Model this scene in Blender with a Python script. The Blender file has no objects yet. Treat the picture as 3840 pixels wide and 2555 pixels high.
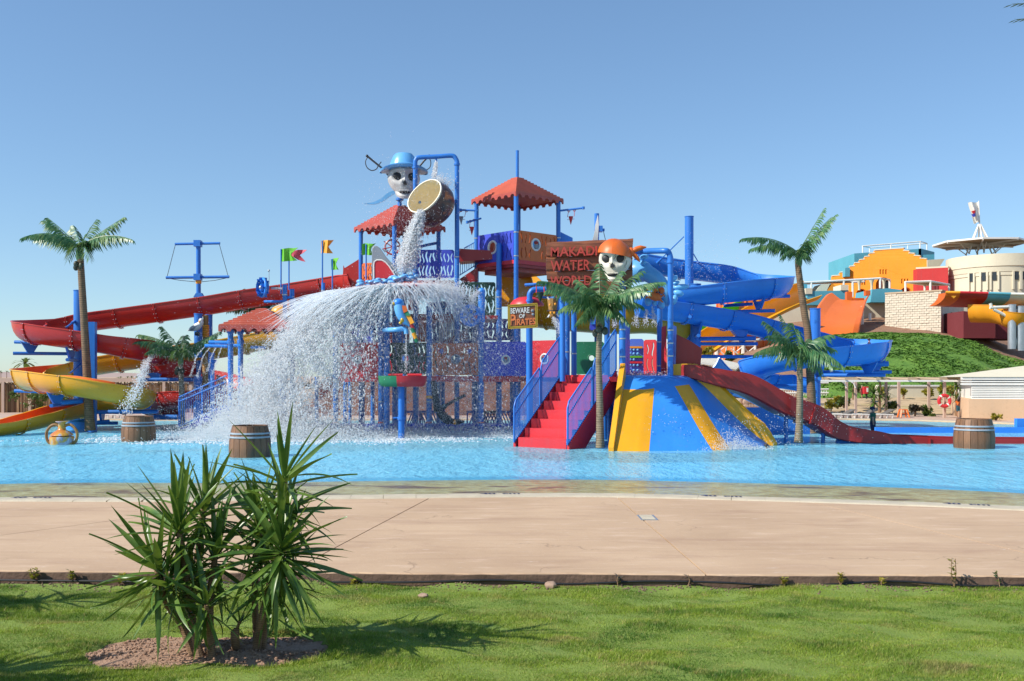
import bpy, math, random
import numpy as np
from mathutils import Vector, Matrix, noise as mn
R=math.radians; rnd=random.Random(7); V=Vector
sc=bpy.context.scene; C=sc.collection
# ---------------------------------------------------------------- camera, world, sun, exposure
CH=1.9; F=3732.; CX=1920.; HY=1411.
cam=bpy.data.cameras.new('camera'); co=bpy.data.objects.new('camera',cam); C.objects.link(co)
co.location=(0,0,CH); co.rotation_euler=(R(90),0,0)
cam.sensor_width=36; cam.lens=F/3840*36; cam.shift_y=(HY-1277.5)/3840; cam.clip_start=.1; cam.clip_end=6000
sc.camera=co
SUN_EL=R(40); SDX,SDY=-0.925,-0.38
sund=V((SDX*math.cos(SUN_EL),SDY*math.cos(SUN_EL),math.sin(SUN_EL)))
w=bpy.data.worlds.new('World'); sc.world=w; w.use_nodes=True
nt=w.node_tree; nt.nodes.clear()
sky=nt.nodes.new('ShaderNodeTexSky'); sky.sky_type='NISHITA'; sky.sun_disc=False
sky.sun_elevation=SUN_EL; sky.sun_rotation=math.atan2(SDX,SDY); sky.air_density=1.0; sky.dust_density=.12; sky.ozone_density=3.0; sky.altitude=0
bg=nt.nodes.new('ShaderNodeBackground'); bg.inputs[1].default_value=.105
wo=nt.nodes.new('ShaderNodeOutputWorld'); sm=nt.nodes.new('ShaderNodeMix'); sm.data_type='RGBA'; sm.blend_type='MULTIPLY'; sm.inputs[0].default_value=1; sm.inputs[7].default_value=(.72,.92,1.10,1); nt.links.new(sky.outputs[0],sm.inputs[6]); gm=nt.nodes.new('ShaderNodeGamma'); gm.inputs[1].default_value=.80; d1=nt.nodes.new('ShaderNodeVectorMath'); d1.operation='SCALE'; d1.inputs[3].default_value=1/4.2; d2=nt.nodes.new('ShaderNodeVectorMath'); d2.operation='SCALE'; d2.inputs[3].default_value=4.2
nt.links.new(sm.outputs[2],d1.inputs[0]); nt.links.new(d1.outputs[0],gm.inputs[0]); nt.links.new(gm.outputs[0],d2.inputs[0]); nt.links.new(d2.outputs[0],bg.inputs[0]); nt.links.new(bg.outputs[0],wo.inputs[0])
sl=bpy.data.lights.new('sun','SUN'); sl.energy=4.3; sl.angle=R(.5); sl.color=(1,.94,.84)
so=bpy.data.objects.new('sun',sl); C.objects.link(so); so.rotation_euler=sund.to_track_quat('Z','Y').to_euler()
sc.view_settings.view_transform='Standard'; sc.view_settings.look='None'; sc.view_settings.gamma=1; sc.view_settings.exposure=0.5
sc.view_settings.use_curve_mapping=False
sc.render.engine='CYCLES'; sc.cycles.max_bounces=8; sc.cycles.transparent_max_bounces=24; sc.cycles.caustics_reflective=False; sc.cycles.caustics_refractive=False
# ---------------------------------------------------------------- picture <-> place
def S(x,y,Y): return V(((x-CX)/F*Y,Y,CH-(y-HY)/F*Y))
def D(x,y,Y): return S(x*1.6292,y*1.6292,Y)
def Dg(x,y,z=0.): ys=y*1.6292; return S(x*1.6292,ys,(CH-z)*F/(ys-HY))
class Zm:
    def __init__(s,x0,y0,k): s.x0,s.y0,s.k=x0,y0,k
    def __call__(s,x,y,Y): return S(s.x0+x/s.k,s.y0+y/s.k,Y)
    def g(s,x,y,z=0.): ys=s.y0+y/s.k; return S(s.x0+x/s.k,ys,(CH-z)*F/(ys-HY))
    def x(s,x,Y): return (s.x0+x/s.k-CX)/F*Y
    def z(s,y,Y): return CH-(s.y0+y/s.k-HY)/F*Y
    def u(s,n,Y): return n/s.k/F*Y
zA=Zm(0,750,3.1357); zB=Zm(0,1150,2.6138); zC=Zm(600,850,2.6138); zE=Zm(1250,550,2.6133); zF=Zm(1250,1000,2.24)
zG=Zm(1650,550,2.6133); zH=Zm(1850,1000,2.24); zI=Zm(2000,780,3.0157); zJ=Zm(2400,800,2.6133); zK=Zm(2250,1150,2.6138)
zL=Zm(2750,750,2.6129); zM=Zm(3050,720,2.6139); zN=Zm(3000,1250,2.806); zY=Zm(250,1500,1.4867); zP=Zm(1800,1050,4.48)
zO=Zm(3500,1080,6.532); zQ=Zm(3060,1400,6.932); zR=Zm(3400,1400,5.357); zT=Zm(2500,1180,4.612); zU=Zm(480,1240,4.126); zW=Zm(1480,1060,5.6); zX=Zm(2000,1060,5.6)
# ---------------------------------------------------------------- mesh builder
class MB:
    def __init__(s): s.v=[]; s.f=[]
    def add(s,vs,fs):
        o=len(s.v); s.v.extend([tuple(v) for v in vs]); s.f.extend([tuple(i+o for i in f) for f in fs]); return s
    def box(s,c,d,M=None):
        c=V(c); x,y,z=d[0]/2,d[1]/2,d[2]/2
        vs=[V((a*x,b*y,e*z)) for a,b,e in ((-1,-1,-1),(1,-1,-1),(1,1,-1),(-1,1,-1),(-1,-1,1),(1,-1,1),(1,1,1),(-1,1,1))]
        if M is not None: vs=[M@v for v in vs]
        return s.add([c+v for v in vs],[(0,3,2,1),(4,5,6,7),(0,1,5,4),(1,2,6,5),(2,3,7,6),(3,0,4,7)])
    def bx(s,x0,x1,y0,y1,z0,z1): return s.box(((x0+x1)/2,(y0+y1)/2,(z0+z1)/2),(x1-x0,y1-y0,z1-z0))
    def beam(s,a,b,w,h=None,up=V((0,0,1))):
        a,b=V(a),V(b); h=h or w; t=(b-a).normalized()
        sd=t.cross(up)
        if sd.length<1e-4: sd=t.cross(V((0,1,0)))
        sd.normalize(); n=sd.cross(t)
        q=[sd*x*w/2+n*y*h/2 for x,y in ((-1,-1),(1,-1),(1,1),(-1,1))]
        return s.add([a+v for v in q]+[b+v for v in q],[(3,2,1,0),(4,5,6,7),(0,1,5,4),(1,2,6,5),(2,3,7,6),(3,0,4,7)])
    def tube(s,pts,r,n=10,caps=True,closed=False):
        pts=[V(p) for p in pts]; m=len(pts); rs=list(np.interp(np.linspace(0,1,m),np.linspace(0,1,len(r)),r)) if isinstance(r,(list,tuple)) else [r]*m
        prev=None; vs=[]; fs=[]
        for i,p in enumerate(pts):
            if closed: t=pts[(i+1)%m]-pts[i-1]
            else: t=pts[min(i+1,m-1)]-pts[max(i-1,0)]
            if t.length<1e-9: t=V((0,0,1))
            t.normalize()
            if prev is None: sd=t.orthogonal().normalized()
            else:
                sd=prev-t*prev.dot(t); sd=sd.normalized() if sd.length>1e-6 else t.orthogonal().normalized()
            prev=sd; n2=t.cross(sd)
            for k in range(n):
                a=2*math.pi*k/n; vs.append(p+(sd*math.cos(a)+n2*math.sin(a))*rs[i])
        for i in range(m if closed else m-1):
            j=(i+1)%m
            for k in range(n): k2=(k+1)%n; fs.append((i*n+k,i*n+k2,j*n+k2,j*n+k))
        if caps and not closed: fs.append(tuple(range(n-1,-1,-1))); fs.append(tuple((m-1)*n+k for k in range(n)))
        return s.add(vs,fs)
    def lathe(s,c,prof,n=20,M=None,caps=True):
        c=V(c); vs=[]; fs=[]; m=len(prof)
        for r,z in prof:
            for k in range(n):
                a=2*math.pi*k/n; v=V((r*math.cos(a),r*math.sin(a),z)); vs.append(c+(M@v if M is not None else v))
        for i in range(m-1):
            for k in range(n): k2=(k+1)%n; fs.append((i*n+k,i*n+k2,(i+1)*n+k2,(i+1)*n+k))
        if caps:
            if prof[0][0]>1e-5: fs.append(tuple(range(n-1,-1,-1)))
            if prof[-1][0]>1e-5: fs.append(tuple((m-1)*n+k for k in range(n)))
        return s.add(vs,fs)
    def ball(s,c,r,n=12,m=8,M=None):
        r=V((r,r,r)) if not hasattr(r,'__len__') else V(r); c=V(c); vs=[V((0,0,-r.z))]; fs=[]
        for i in range(1,m):
            a=math.pi*i/m-math.pi/2
            for k in range(n): b=2*math.pi*k/n; vs.append(V((r.x*math.cos(a)*math.cos(b),r.y*math.cos(a)*math.sin(b),r.z*math.sin(a))))
        vs.append(V((0,0,r.z)))
        if M is not None: vs=[M@v for v in vs]
        for k in range(n): k2=(k+1)%n; fs.append((0,1+k2,1+k)); fs.append((len(vs)-1,1+(m-2)*n+k,1+(m-2)*n+k2))
        for i in range(m-2):
            for k in range(n): k2=(k+1)%n; fs.append((1+i*n+k,1+i*n+k2,1+(i+1)*n+k2,1+(i+1)*n+k))
        return s.add([c+v for v in vs],fs)
    def prism(s,poly,d):
        poly=[V(p) for p in poly]; d=V(d); n=len(poly)
        return s.add(poly+[p+d for p in poly],[tuple(range(n)),tuple(range(2*n-1,n-1,-1))]+[(i,i+n,(i+1)%n+n,(i+1)%n) for i in range(n)])
    def grid(s,P,flip=False):
        m,n=len(P),len(P[0]); fs=[]
        for i in range(m-1):
            for j in range(n-1):
                q=(i*n+j,i*n+j+1,(i+1)*n+j+1,(i+1)*n+j); fs.append(q[::-1] if flip else q)
        return s.add([p for r in P for p in r],fs)
    def slab(s,P,off):  # thick sheet
        m,n=len(P),len(P[0]); off=V(off); Q=[[V(p)+off for p in r] for r in P]
        s.grid(P,True); s.grid(Q)
        for a,b in ((0,None),(m-1,None)): s.grid([P[a],Q[a]],a>0)
        s.grid([[P[i][0] for i in range(m)],[Q[i][0] for i in range(m)]],True); s.grid([[P[i][n-1] for i in range(m)],[Q[i][n-1] for i in range(m)]])
        return s
OFF={}
def mesh(mb,name,mat,off=V((0,0,0)),smooth=True,ang=38):
    me=bpy.data.meshes.new(name)
    me.from_pydata([(v[0]-off.x,v[1]-off.y,v[2]-off.z) for v in mb.v],[],mb.f)
    if mat: me.materials.append(mat)
    if smooth and len(me.polygons):
        me.polygons.foreach_set('use_smooth',np.ones(len(me.polygons),dtype=bool)); me.set_sharp_from_angle(angle=R(ang))
    me.update(); return me
def props(o,label,cat,group,kind):
    if label: o['label']=label
    if cat: o['category']=cat
    if group: o['group']=group
    if kind: o['kind']=kind
def thing(name,label,cat,loc,group=None):
    o=bpy.data.objects.new(name,None); C.objects.link(o); o.location=loc; o.empty_display_size=.2; OFF[o.name]=V(loc)
    props(o,label,cat,group,None); return o
def part(mb,name,mat,parent,smooth=True,label=None,kind=None,ang=38):
    off=OFF[parent.name]; me=mb if isinstance(mb,bpy.types.Mesh) else mesh(mb,name,mat,off,smooth,ang)
    o=bpy.data.objects.new(name,me); C.objects.link(o); o.parent=parent; OFF[o.name]=off
    if label: o['label']=label
    if kind: o['kind']=kind
    return o
def solo(mb,name,mat,label,cat=None,group=None,kind=None,smooth=True,ang=38):
    a=np.array(mb.v); lo,hi=a.min(0),a.max(0); off=V(((lo[0]+hi[0])/2,(lo[1]+hi[1])/2,lo[2]))
    o=bpy.data.objects.new(name,mesh(mb,name,mat,off,smooth,ang)); C.objects.link(o); o.location=off; OFF[o.name]=off
    props(o,label,cat,group,kind); return o
def struct(mb,name,mat,smooth=False,kind='structure'):
    o=bpy.data.objects.new(name,mesh(mb,name,mat,V((0,0,0)),smooth)); C.objects.link(o); o['kind']=kind; OFF[o.name]=V((0,0,0)); return o
def npmesh(name,mat,co,faces,k,smooth=False):
    me=bpy.data.meshes.new(name); me.vertices.add(len(co)); me.vertices.foreach_set('co',np.ascontiguousarray(co,dtype=np.float32).ravel())
    n=len(faces); me.loops.add(n*k); me.loops.foreach_set('vertex_index',np.ascontiguousarray(faces,dtype=np.int32).ravel())
    me.polygons.add(n); me.polygons.foreach_set('loop_start',np.arange(0,n*k,k,dtype=np.int32))
    if smooth: me.polygons.foreach_set('use_smooth',np.ones(n,dtype=bool))
    me.materials.append(mat); me.update(calc_edges=True); return me
def kids(o): return [c for c in o.children]
def copy_tree(o,loc=None,rz=0,label=None,parent=None,scale=None):
    c=o.copy(); C.objects.link(c)
    if parent is not None: c.parent=parent
    else:
        if loc is not None: c.location=loc
        c.rotation_euler=(0,0,rz)
        if scale: c.scale=(scale,)*3
    if label: c['label']=label
    for ch in kids(o): copy_tree(ch,parent=c)
    return c
# ---------------------------------------------------------------- materials
def nodes(name):
    m=bpy.data.materials.new(name); m.use_nodes=True; t=m.node_tree; b=t.nodes['Principled BSDF']; return m,t,b
def N(t,ty,**kw):
    n=t.nodes.new(ty)
    for k,v in kw.items(): setattr(n,k,v)
    return n
def mix(t,a,b,f,bt='MIX'):
    n=N(t,'ShaderNodeMix',data_type='RGBA',blend_type=bt)
    for s,v in ((n.inputs[0],f),(n.inputs[6],a),(n.inputs[7],b)):
        if hasattr(v,'is_linked') or isinstance(v,bpy.types.NodeSocket): t.links.new(v,s)
        elif isinstance(v,(int,float)): s.default_value=v
        else: s.default_value=(*v[:3],1)
    return n.outputs[2]
def noise(t,vec,scale,detail=4,rough=.55,dist=0):
    n=N(t,'ShaderNodeTexNoise'); n.inputs['Scale'].default_value=scale; n.inputs['Detail'].default_value=detail; n.inputs['Roughness'].default_value=rough; n.inputs['Distortion'].default_value=dist
    if vec is not None: t.links.new(vec,n.inputs['Vector'])
    return n.outputs['Fac']
def ramp(t,fac,stops):
    n=N(t,'ShaderNodeValToRGB'); e=n.color_ramp.elements
    while len(e)<len(stops): e.new(.5)
    for i,(p,c) in enumerate(stops): e[i].position=p; e[i].color=(*c,1) if hasattr(c,'__len__') else (c,c,c,1)
    t.links.new(fac,n.inputs[0]); return n.outputs[0]
def coord(t,kind='Object',scale=None,rot=None):
    c=N(t,'ShaderNodeTexCoord').outputs[kind]
    if scale or rot:
        m=N(t,'ShaderNodeMapping')
        if scale: m.inputs['Scale'].default_value=scale
        if rot: m.inputs['Rotation'].default_value=rot
        t.links.new(c,m.inputs[0]); c=m.outputs[0]
    return c
def wpos(t,scale=None):
    c=N(t,'ShaderNodeNewGeometry').outputs['Position']
    if scale:
        m=N(t,'ShaderNodeMapping'); m.inputs['Scale'].default_value=scale; t.links.new(c,m.inputs[0]); c=m.outputs[0]
    return c
def bump(t,b,h,st,dist=.02):
    n=N(t,'ShaderNodeBump'); n.inputs['Strength'].default_value=st; n.inputs['Distance'].default_value=dist; t.links.new(h,n.inputs['Height']); t.links.new(n.outputs[0],b.inputs['Normal'])
def paint(name,col,rough=.38,var=.14,scale=1.3,stretch=(1,1,.35),bmp=.0,bs=30,spec=.5,metal=0,coat=0,fade=.1):
    m,t,b=nodes(name); c=coord(t,'Object',stretch)
    k=ramp(t,noise(t,c,scale,6),[(.3,0.),(.72,1.)])
    dk=tuple(x*(1-var) for x in col); lt=tuple(min(1,x*(1+var*.6)+fade*.06) for x in col)
    base=mix(t,dk,lt,k); fine=noise(t,coord(t),scale*14,3)
    base=mix(t,base,tuple(x*.72+.012 for x in col),ramp(t,fine,[(.55,0.),(.8,.5)])); stn=noise(t,coord(t,'Object',(3.2,3.2,.22)),2.1,6,.65); base=mix(t,base,tuple(x*.7+.16*(sum(col)/3+.08) for x in col),ramp(t,stn,[(.56,0.),(.74,.55)]))
    t.links.new(base,b.inputs['Base Color']); b.inputs['Roughness'].default_value=rough; b.inputs['Metallic'].default_value=metal
    b.inputs['Specular IOR Level'].default_value=spec; b.inputs['Coat Weight'].default_value=coat
    r=N(t,'ShaderNodeMapRange'); r.inputs[3].default_value=rough*.8; r.inputs[4].default_value=min(1,rough*1.35); t.links.new(fine,r.inputs[0]); t.links.new(r.outputs[0],b.inputs['Roughness'])
    if bmp: bump(t,b,noise(t,coord(t),bs,4),bmp)
    return m
BLUE=(.025,.18,.60); 
M={}
M['blue']=paint('blue_paint',BLUE,.36)
M['blue2']=paint('blue_fibreglass',(.035,.24,.76),.3,.1,.8)
M['lblue']=paint('light_blue_fibreglass',(.035,.26,.78),.34,.12)
M['sky']=paint('pale_blue_fibreglass',(.14,.43,.78),.3,.2,2)
M['purple']=paint('violet_blue_panel',(.045,.075,.55),.4,.1)
M['periw']=paint('periwinkle_panel',(.10,.2,.75),.4,.1)
M['red']=paint('red_fibreglass',(.50,.028,.02),.3,.12,.8)
M['redp']=paint('red_panel',(.60,.025,.035),.38,.12)
M['dred']=paint('dark_and_shade_red_fibreglass',(.36,.018,.018),.34,.14)
M['yellow']=paint('yellow_fibreglass',(.80,.36,.010),.3,.1,.8)
M['orange_in']=paint('orange_fibreglass',(.78,.16,.010),.34,.1)
M['orange']=paint('orange_panel',(.66,.13,.012),.4,.14)
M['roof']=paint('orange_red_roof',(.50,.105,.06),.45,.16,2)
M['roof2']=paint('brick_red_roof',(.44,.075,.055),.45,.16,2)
M['green']=paint('green_panel',(.02,.20,.09),.4,.16)
M['dgreen']=paint('dark_green_panel',(.008,.05,.03),.4,.2)
M['lime']=paint('lime_green',(.13,.50,.02),.45,.15)
M['pink']=paint('pink_red_flag',(.55,.06,.10),.5,.2,6)
M['flago']=paint('orange_flag',(.90,.36,.015),.45,.12)
M['white']=paint('white_paint',(.78,.76,.70),.4,.08)
M['cream']=paint('cream_bone',(.70,.66,.55),.45,.12,3,bmp=.15,bs=14)
M['grey']=paint('grey_fibreglass',(.25,.29,.33),.38,.2,2)
M['dark']=paint('dark_iron',(.035,.035,.04),.5,.3)
M['black']=paint('black_paint',(.012,.012,.014),.5,.2)
M['steel']=paint('galvanised_steel',(.50,.53,.55),.35,.15,6,metal=.7)
M['gold']=paint('gold_paint',(.62,.40,.05),.3,.2,6,metal=.4)
M['tan']=paint('tan_plaster',(.62,.42,.26),.8,.08,.8,bmp=.1)
M['wood']=None
def woodmat(name,a,b_,sc_=3.,st=(6,6,.6)):
    m,t,b=nodes(name); c=coord(t,'Object',st); oi=N(t,'ShaderNodeObjectInfo')
    n1=noise(t,c,sc_,7,.6,.6); base=mix(t,a,b_,ramp(t,n1,[(.3,0.),(.7,1.)]))
    hs=N(t,'ShaderNodeHueSaturation'); mr=N(t,'ShaderNodeMapRange'); mr.inputs[3].default_value=.65; mr.inputs[4].default_value=1.25
    t.links.new(oi.outputs['Random'],mr.inputs[0]); t.links.new(mr.outputs[0],hs.inputs['Value']); t.links.new(base,hs.inputs['Color'])
    st_=mix(t,hs.outputs[0],(.05,.06,.05),ramp(t,noise(t,coord(t),2.2,5),[(.5,0.),(.8,.55)])); t.links.new(st_,b.inputs['Base Color'])
    b.inputs['Roughness'].default_value=.55; bump(t,b,n1,.35,.01); return m
M['stave']=woodmat('barrel_wood',(.13,.06,.03),(.27,.13,.06))
M['plank']=woodmat('sign_wood',(.10,.03,.015),(.30,.105,.045),2.,(.6,6,6))
M['crate']=woodmat('brown_wood',(.28,.13,.03),(.42,.22,.06))
def foliage(name,cols,trans=.25,scale=6,rough=.45):
    m,t,b=nodes(name); oi=N(t,'ShaderNodeObjectInfo'); g=N(t,'ShaderNodeNewGeometry')
    k=noise(t,wpos(t),scale,3); f=N(t,'ShaderNodeMath',operation='ADD'); t.links.new(k,f.inputs[0])
    r2=N(t,'ShaderNodeMath',operation='MULTIPLY'); r2.inputs[1].default_value=.35; t.links.new(g.outputs['Random Per Island'],r2.inputs[0]); t.links.new(r2.outputs[0],f.inputs[1])
    n=len(cols); base=ramp(t,f.outputs[0],[(.3+.6*i/(n-1),c) for i,c in enumerate(cols)])
    t.links.new(base,b.inputs['Base Color']); b.inputs['Roughness'].default_value=rough
    if trans:
        tr=N(t,'ShaderNodeBsdfTranslucent'); t.links.new(mix(t,base,(.30,.36,.03),.35),tr.inputs[0]); mx=N(t,'ShaderNodeMixShader'); mx.inputs[0].default_value=trans
        t.links.new(b.outputs[0],mx.inputs[1]); t.links.new(tr.outputs[0],mx.inputs[2]); t.links.new(mx.outputs[0],t.nodes['Material Output'].inputs[0])
    return m
M['frond']=foliage('plastic_frond',[(.016,.085,.03),(.04,.15,.055),(.10,.22,.085),(.18,.29,.10)],.2,5,.38)
M['yucca']=foliage('yucca_leaf',[(.028,.08,.016),(.07,.155,.028),(.18,.28,.05)],.22,7,.36)
M['leaf']=foliage('green_leaf',[(.03,.06,.012),(.07,.12,.02),(.13,.17,.035)],.25,3)
M['ygreen']=foliage('yellow_green_leaf',[(.12,.13,.015),(.28,.26,.03),(.42,.34,.04)],.3,6)
M['dleaf']=foliage('dark_purple_leaf',[(.02,.018,.012),(.05,.04,.025),(.07,.06,.035)],.15,4)
def trunkmat(name,a,b_,rs=14):
    m,t,b=nodes(name); c=coord(t); wv=N(t,'ShaderNodeTexWave',bands_direction='Z'); wv.inputs['Scale'].default_value=rs; wv.inputs['Distortion'].default_value=1.5; wv.inputs['Detail'].default_value=3
    t.links.new(c,wv.inputs[0]); base=mix(t,a,b_,wv.outputs['Fac']); base=mix(t,base,tuple(x*.45 for x in a),ramp(t,noise(t,c,7,5),[(.5,0.),(.75,.8)]))
    t.links.new(base,b.inputs['Base Color']); b.inputs['Roughness'].default_value=.75; bump(t,b,noise(t,c,25,5),.5,.02); return m
M['trunk']=trunkmat('palm_trunk',(.16,.12,.075),(.30,.235,.15),5)
M['trunkb']=trunkmat('brown_palm_trunk',(.12,.075,.04),(.26,.16,.085),5)
M['ytrunk']=trunkmat('yucca_trunk',(.17,.10,.055),(.33,.20,.11),22)
# ================================================================ THE SETTING
def arr(f,xs,ys): return [[f(x,y) for x in xs] for y in ys]
# ground sheet with the pool basin cut out
m,t,b=nodes('desert_sand'); c=wpos(t)
base=mix(t,(.42,.28,.17),(.56,.40,.26),noise(t,c,.15,8)); base=mix(t,base,(.30,.19,.11),ramp(t,noise(t,c,1.3,6),[(.5,0.),(.8,.6)])); t.links.new(base,b.inputs['Base Color']); b.inputs['Roughness'].default_value=.9; bump(t,b,noise(t,c,3,6),.5,.1); M['sand']=m
xs=[-4000,-400,-120,-60,60,120,400,4000]; ys=[-400,-60,2,52,120,400,1200,5000]
mb=MB()
for i in range(len(ys)-1):
    for j in range(len(xs)-1):
        if ys[i]>=2 and ys[i+1]<=52 and xs[j]>=-60 and xs[j+1]<=60: continue
        mb.add([(xs[j],ys[i],-.06),(xs[j+1],ys[i],-.06),(xs[j+1],ys[i+1],-.06),(xs[j],ys[i+1],-.06)],[(0,1,2,3)])
struct(mb,'desert_ground',M['sand'])
# distant ridge far left
mb=MB(); P=[]
for i in range(60):
    x=-1400+i*22; h=max(0,9*math.exp(-((x+800)/330)**2))*(1+.2*math.sin(x*.02))
    P.append([V((x,1480,-.5)),V((x,1500,h)),V((x,1600,-.5))])
mb.grid(P); m,t,b=nodes('far_ridge'); b.inputs['Base Color'].default_value=(.36,.27,.24,1); b.inputs['Roughness'].default_value=.95; struct(mb,'far_ridge',m,True)
# ---- pool outline (near side)
inner=[(-700,1160),(-300,1150),(0,1143.5),(400,1144),(800,1138.5),(1150,1134.5),(1400,1134.5),(1700,1141.5),(2000,1150.5),(2357,1164.5),(2700,1184),(3100,1212)]
def crm(P,n):
    out=[]; Q=[P[0]*2-P[1]]+list(P)+[P[-1]*2-P[-2]]
    for i in range(1,len(Q)-2):
        a,b_,c_,d=Q[i-1:i+3]
        for k in range(n):
            u=k/n; out.append(.5*((2*b_)+(c_-a)*u+(2*a-5*b_+4*c_-d)*u*u+(3*b_-a-3*c_+d)*u**3))
    out.append(V(P[-1])); return out
inW=crm([Dg(x,y) for x,y in inner],8)
def offs(P,d):
    o=[]
    for i,p in enumerate(P):
        t_=P[min(i+1,len(P)-1)]-P[max(i-1,0)]; n=V((t_.y,-t_.x,0)).normalized(); o.append(p+n*d)
    return o
CW=.62
outW=offs(inW,CW); 
def arclen(P):
    L=[0]
    for i in range(1,len(P)): L.append(L[-1]+(P[i]-P[i-1]).length)
    return L
def at_len(P,L,s):
    for i in range(1,len(P)):
        if s<=L[i] or i==len(P)-1:
            u=(s-L[i-1])/max(1e-9,L[i]-L[i-1]); return P[i-1].lerp(P[i],u)
# water
m,t,b=nodes('pool_water'); t.nodes.remove(b); out=t.nodes['Material Output']
c=wpos(t,(1.,1.,1.)); 
n1=noise(t,wpos(t,(1,.55,1)),2.6,5,.6,.4); n2=noise(t,wpos(t,(1,.6,1)),9,4,.6,.3); n3=noise(t,wpos(t),.35,2)
ad=N(t,'ShaderNodeMath',operation='MULTIPLY_ADD'); ad.inputs[1].default_value=.35; t.links.new(n2,ad.inputs[0]); t.links.new(n1,ad.inputs[2])
bp=N(t,'ShaderNodeBump'); bp.inputs['Strength'].default_value=1.; bp.inputs['Distance'].default_value=.16; t.links.new(ad.outputs[0],bp.inputs['Height'])
gl=N(t,'ShaderNodeBsdfGlossy'); gl.inputs['Roughness'].default_value=.05; t.links.new(bp.outputs[0],gl.inputs['Normal'])
tr=N(t,'ShaderNodeBsdfTransparent'); tr.inputs[0].default_value=(.80,.95,.98,1)
df=N(t,'ShaderNodeBsdfDiffuse'); df.inputs[0].default_value=(.28,.72,.90,1); t.links.new(bp.outputs[0],df.inputs['Normal'])
fr=N(t,'ShaderNodeFresnel'); bfn=N(t,'ShaderNodeNewGeometry'); bmr=N(t,'ShaderNodeMapRange'); bmr.inputs[3].default_value=1.33; bmr.inputs[4].default_value=1/1.33; t.links.new(bfn.outputs['Backfacing'],bmr.inputs[0]); t.links.new(bmr.outputs[0],fr.inputs[0]); t.links.new(bp.outputs[0],fr.inputs['Normal'])
fm=N(t,'ShaderNodeMath',operation='MULTIPLY'); fm.inputs[1].default_value=.55; t.links.new(fr.outputs[0],fm.inputs[0])
# turbid blue body where the pool is deep, clear over the shelf
sp=N(t,'ShaderNodeAttribute',attribute_name='deep'); 
mxa=N(t,'ShaderNodeMixShader'); dm=N(t,'ShaderNodeMath',operation='MULTIPLY'); dm.inputs[1].default_value=.55; t.links.new(sp.outputs['Fac'],dm.inputs[0]); t.links.new(dm.outputs[0],mxa.inputs[0]); t.links.new(tr.outputs[0],mxa.inputs[1]); t.links.new(df.outputs[0],mxa.inputs[2])
mxb=N(t,'ShaderNodeMixShader'); t.links.new(fm.outputs[0],mxb.inputs[0]); t.links.new(mxa.outputs[0],mxb.inputs[1]); t.links.new(gl.outputs[0],mxb.inputs[2]); t.links.new(mxb.outputs[0],out.inputs[0])
M['water']=m
inX=[V((-48,inW[0].y-.6,0)),V((-28,inW[0].y-.3,0))]+inW+[V((28,inW[-1].y-.5,0)),V((48,inW[-1].y-1.,0))]
mb=MB(); far=47.5; P=[]; prm=[0,.02,.6,1.3,1.9,2.6,3.0,6,12,20,100]; deep=[]
for p in inX:
    row=[]
    for d in prm:
        y=min(p.y+d,far) if d<100 else far
        row.append(V((p.x*(1+.0*d),y,-.014))); deep.append(0. if d<1.8 else (.12 if d<2.2 else (.5 if d<2.8 else 1.)))
    P.append(row)
mb.grid(P,True); wa=struct(mb,'water',M['water'],True)
at=wa.data.attributes.new('deep','FLOAT','POINT'); at.data.foreach_set('value',deep)
# pool floor: brown pebbled shelf then blue painted floor
m,t,b=nodes('pebble_shelf'); c=wpos(t); vo=N(t,'ShaderNodeTexVoronoi'); vo.inputs['Scale'].default_value=9; t.links.new(wpos(t,(1,1.6,1)),vo.inputs['Vector'])
base=mix(t,(.50,.28,.11),(.72,.50,.25),ramp(t,noise(t,c,5,6),[(.35,0.),(.65,1.)]))
base=mix(t,base,(.22,.09,.06),ramp(t,noise(t,wpos(t,(.55,1.4,1)),.75,3,.5,.8),[(.55,0.),(.62,.9)])); base=mix(t,base,(.55,.50,.30),ramp(t,vo.outputs['Distance'],[(.0,.45),(.25,0.)]))
t.links.new(base,b.inputs['Base Color']); b.inputs['Roughness'].default_value=.7; M['shelf']=m
m,t,b=nodes('blue_pool_floor'); c=wpos(t)
vo=N(t,'ShaderNodeTexVoronoi',feature='DISTANCE_TO_EDGE'); vo.inputs['Scale'].default_value=2.6; dn=N(t,'ShaderNodeMix',data_type='VECTOR'); 
t.links.new(wpos(t,(1,.8,1)),vo.inputs['Vector'])
base=mix(t,(.08,.52,.80),(.17,.66,.88),noise(t,c,.35,4)); t.links.new(base,b.inputs['Base Color']); b.inputs['Roughness'].default_value=.6; M['poolfloor']=m
mb=MB(); mb.grid([[p+V((0,d,z)) for d,z in ((-.1,-.03),(.6,-.042),(2.72,-.07))] for p in inX],True); struct(mb,'pool_shelf',M['shelf'],True)
mb=MB(); mb.grid([[V((p.x,p.y+2.7,-.071)),V((p.x,p.y+3.4,-.09)),V((p.x,p.y+8,-.30)),V((p.x,far+1,-.45))] for p in inX],True); struct(mb,'pool_floor',M['poolfloor'],True)
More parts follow.
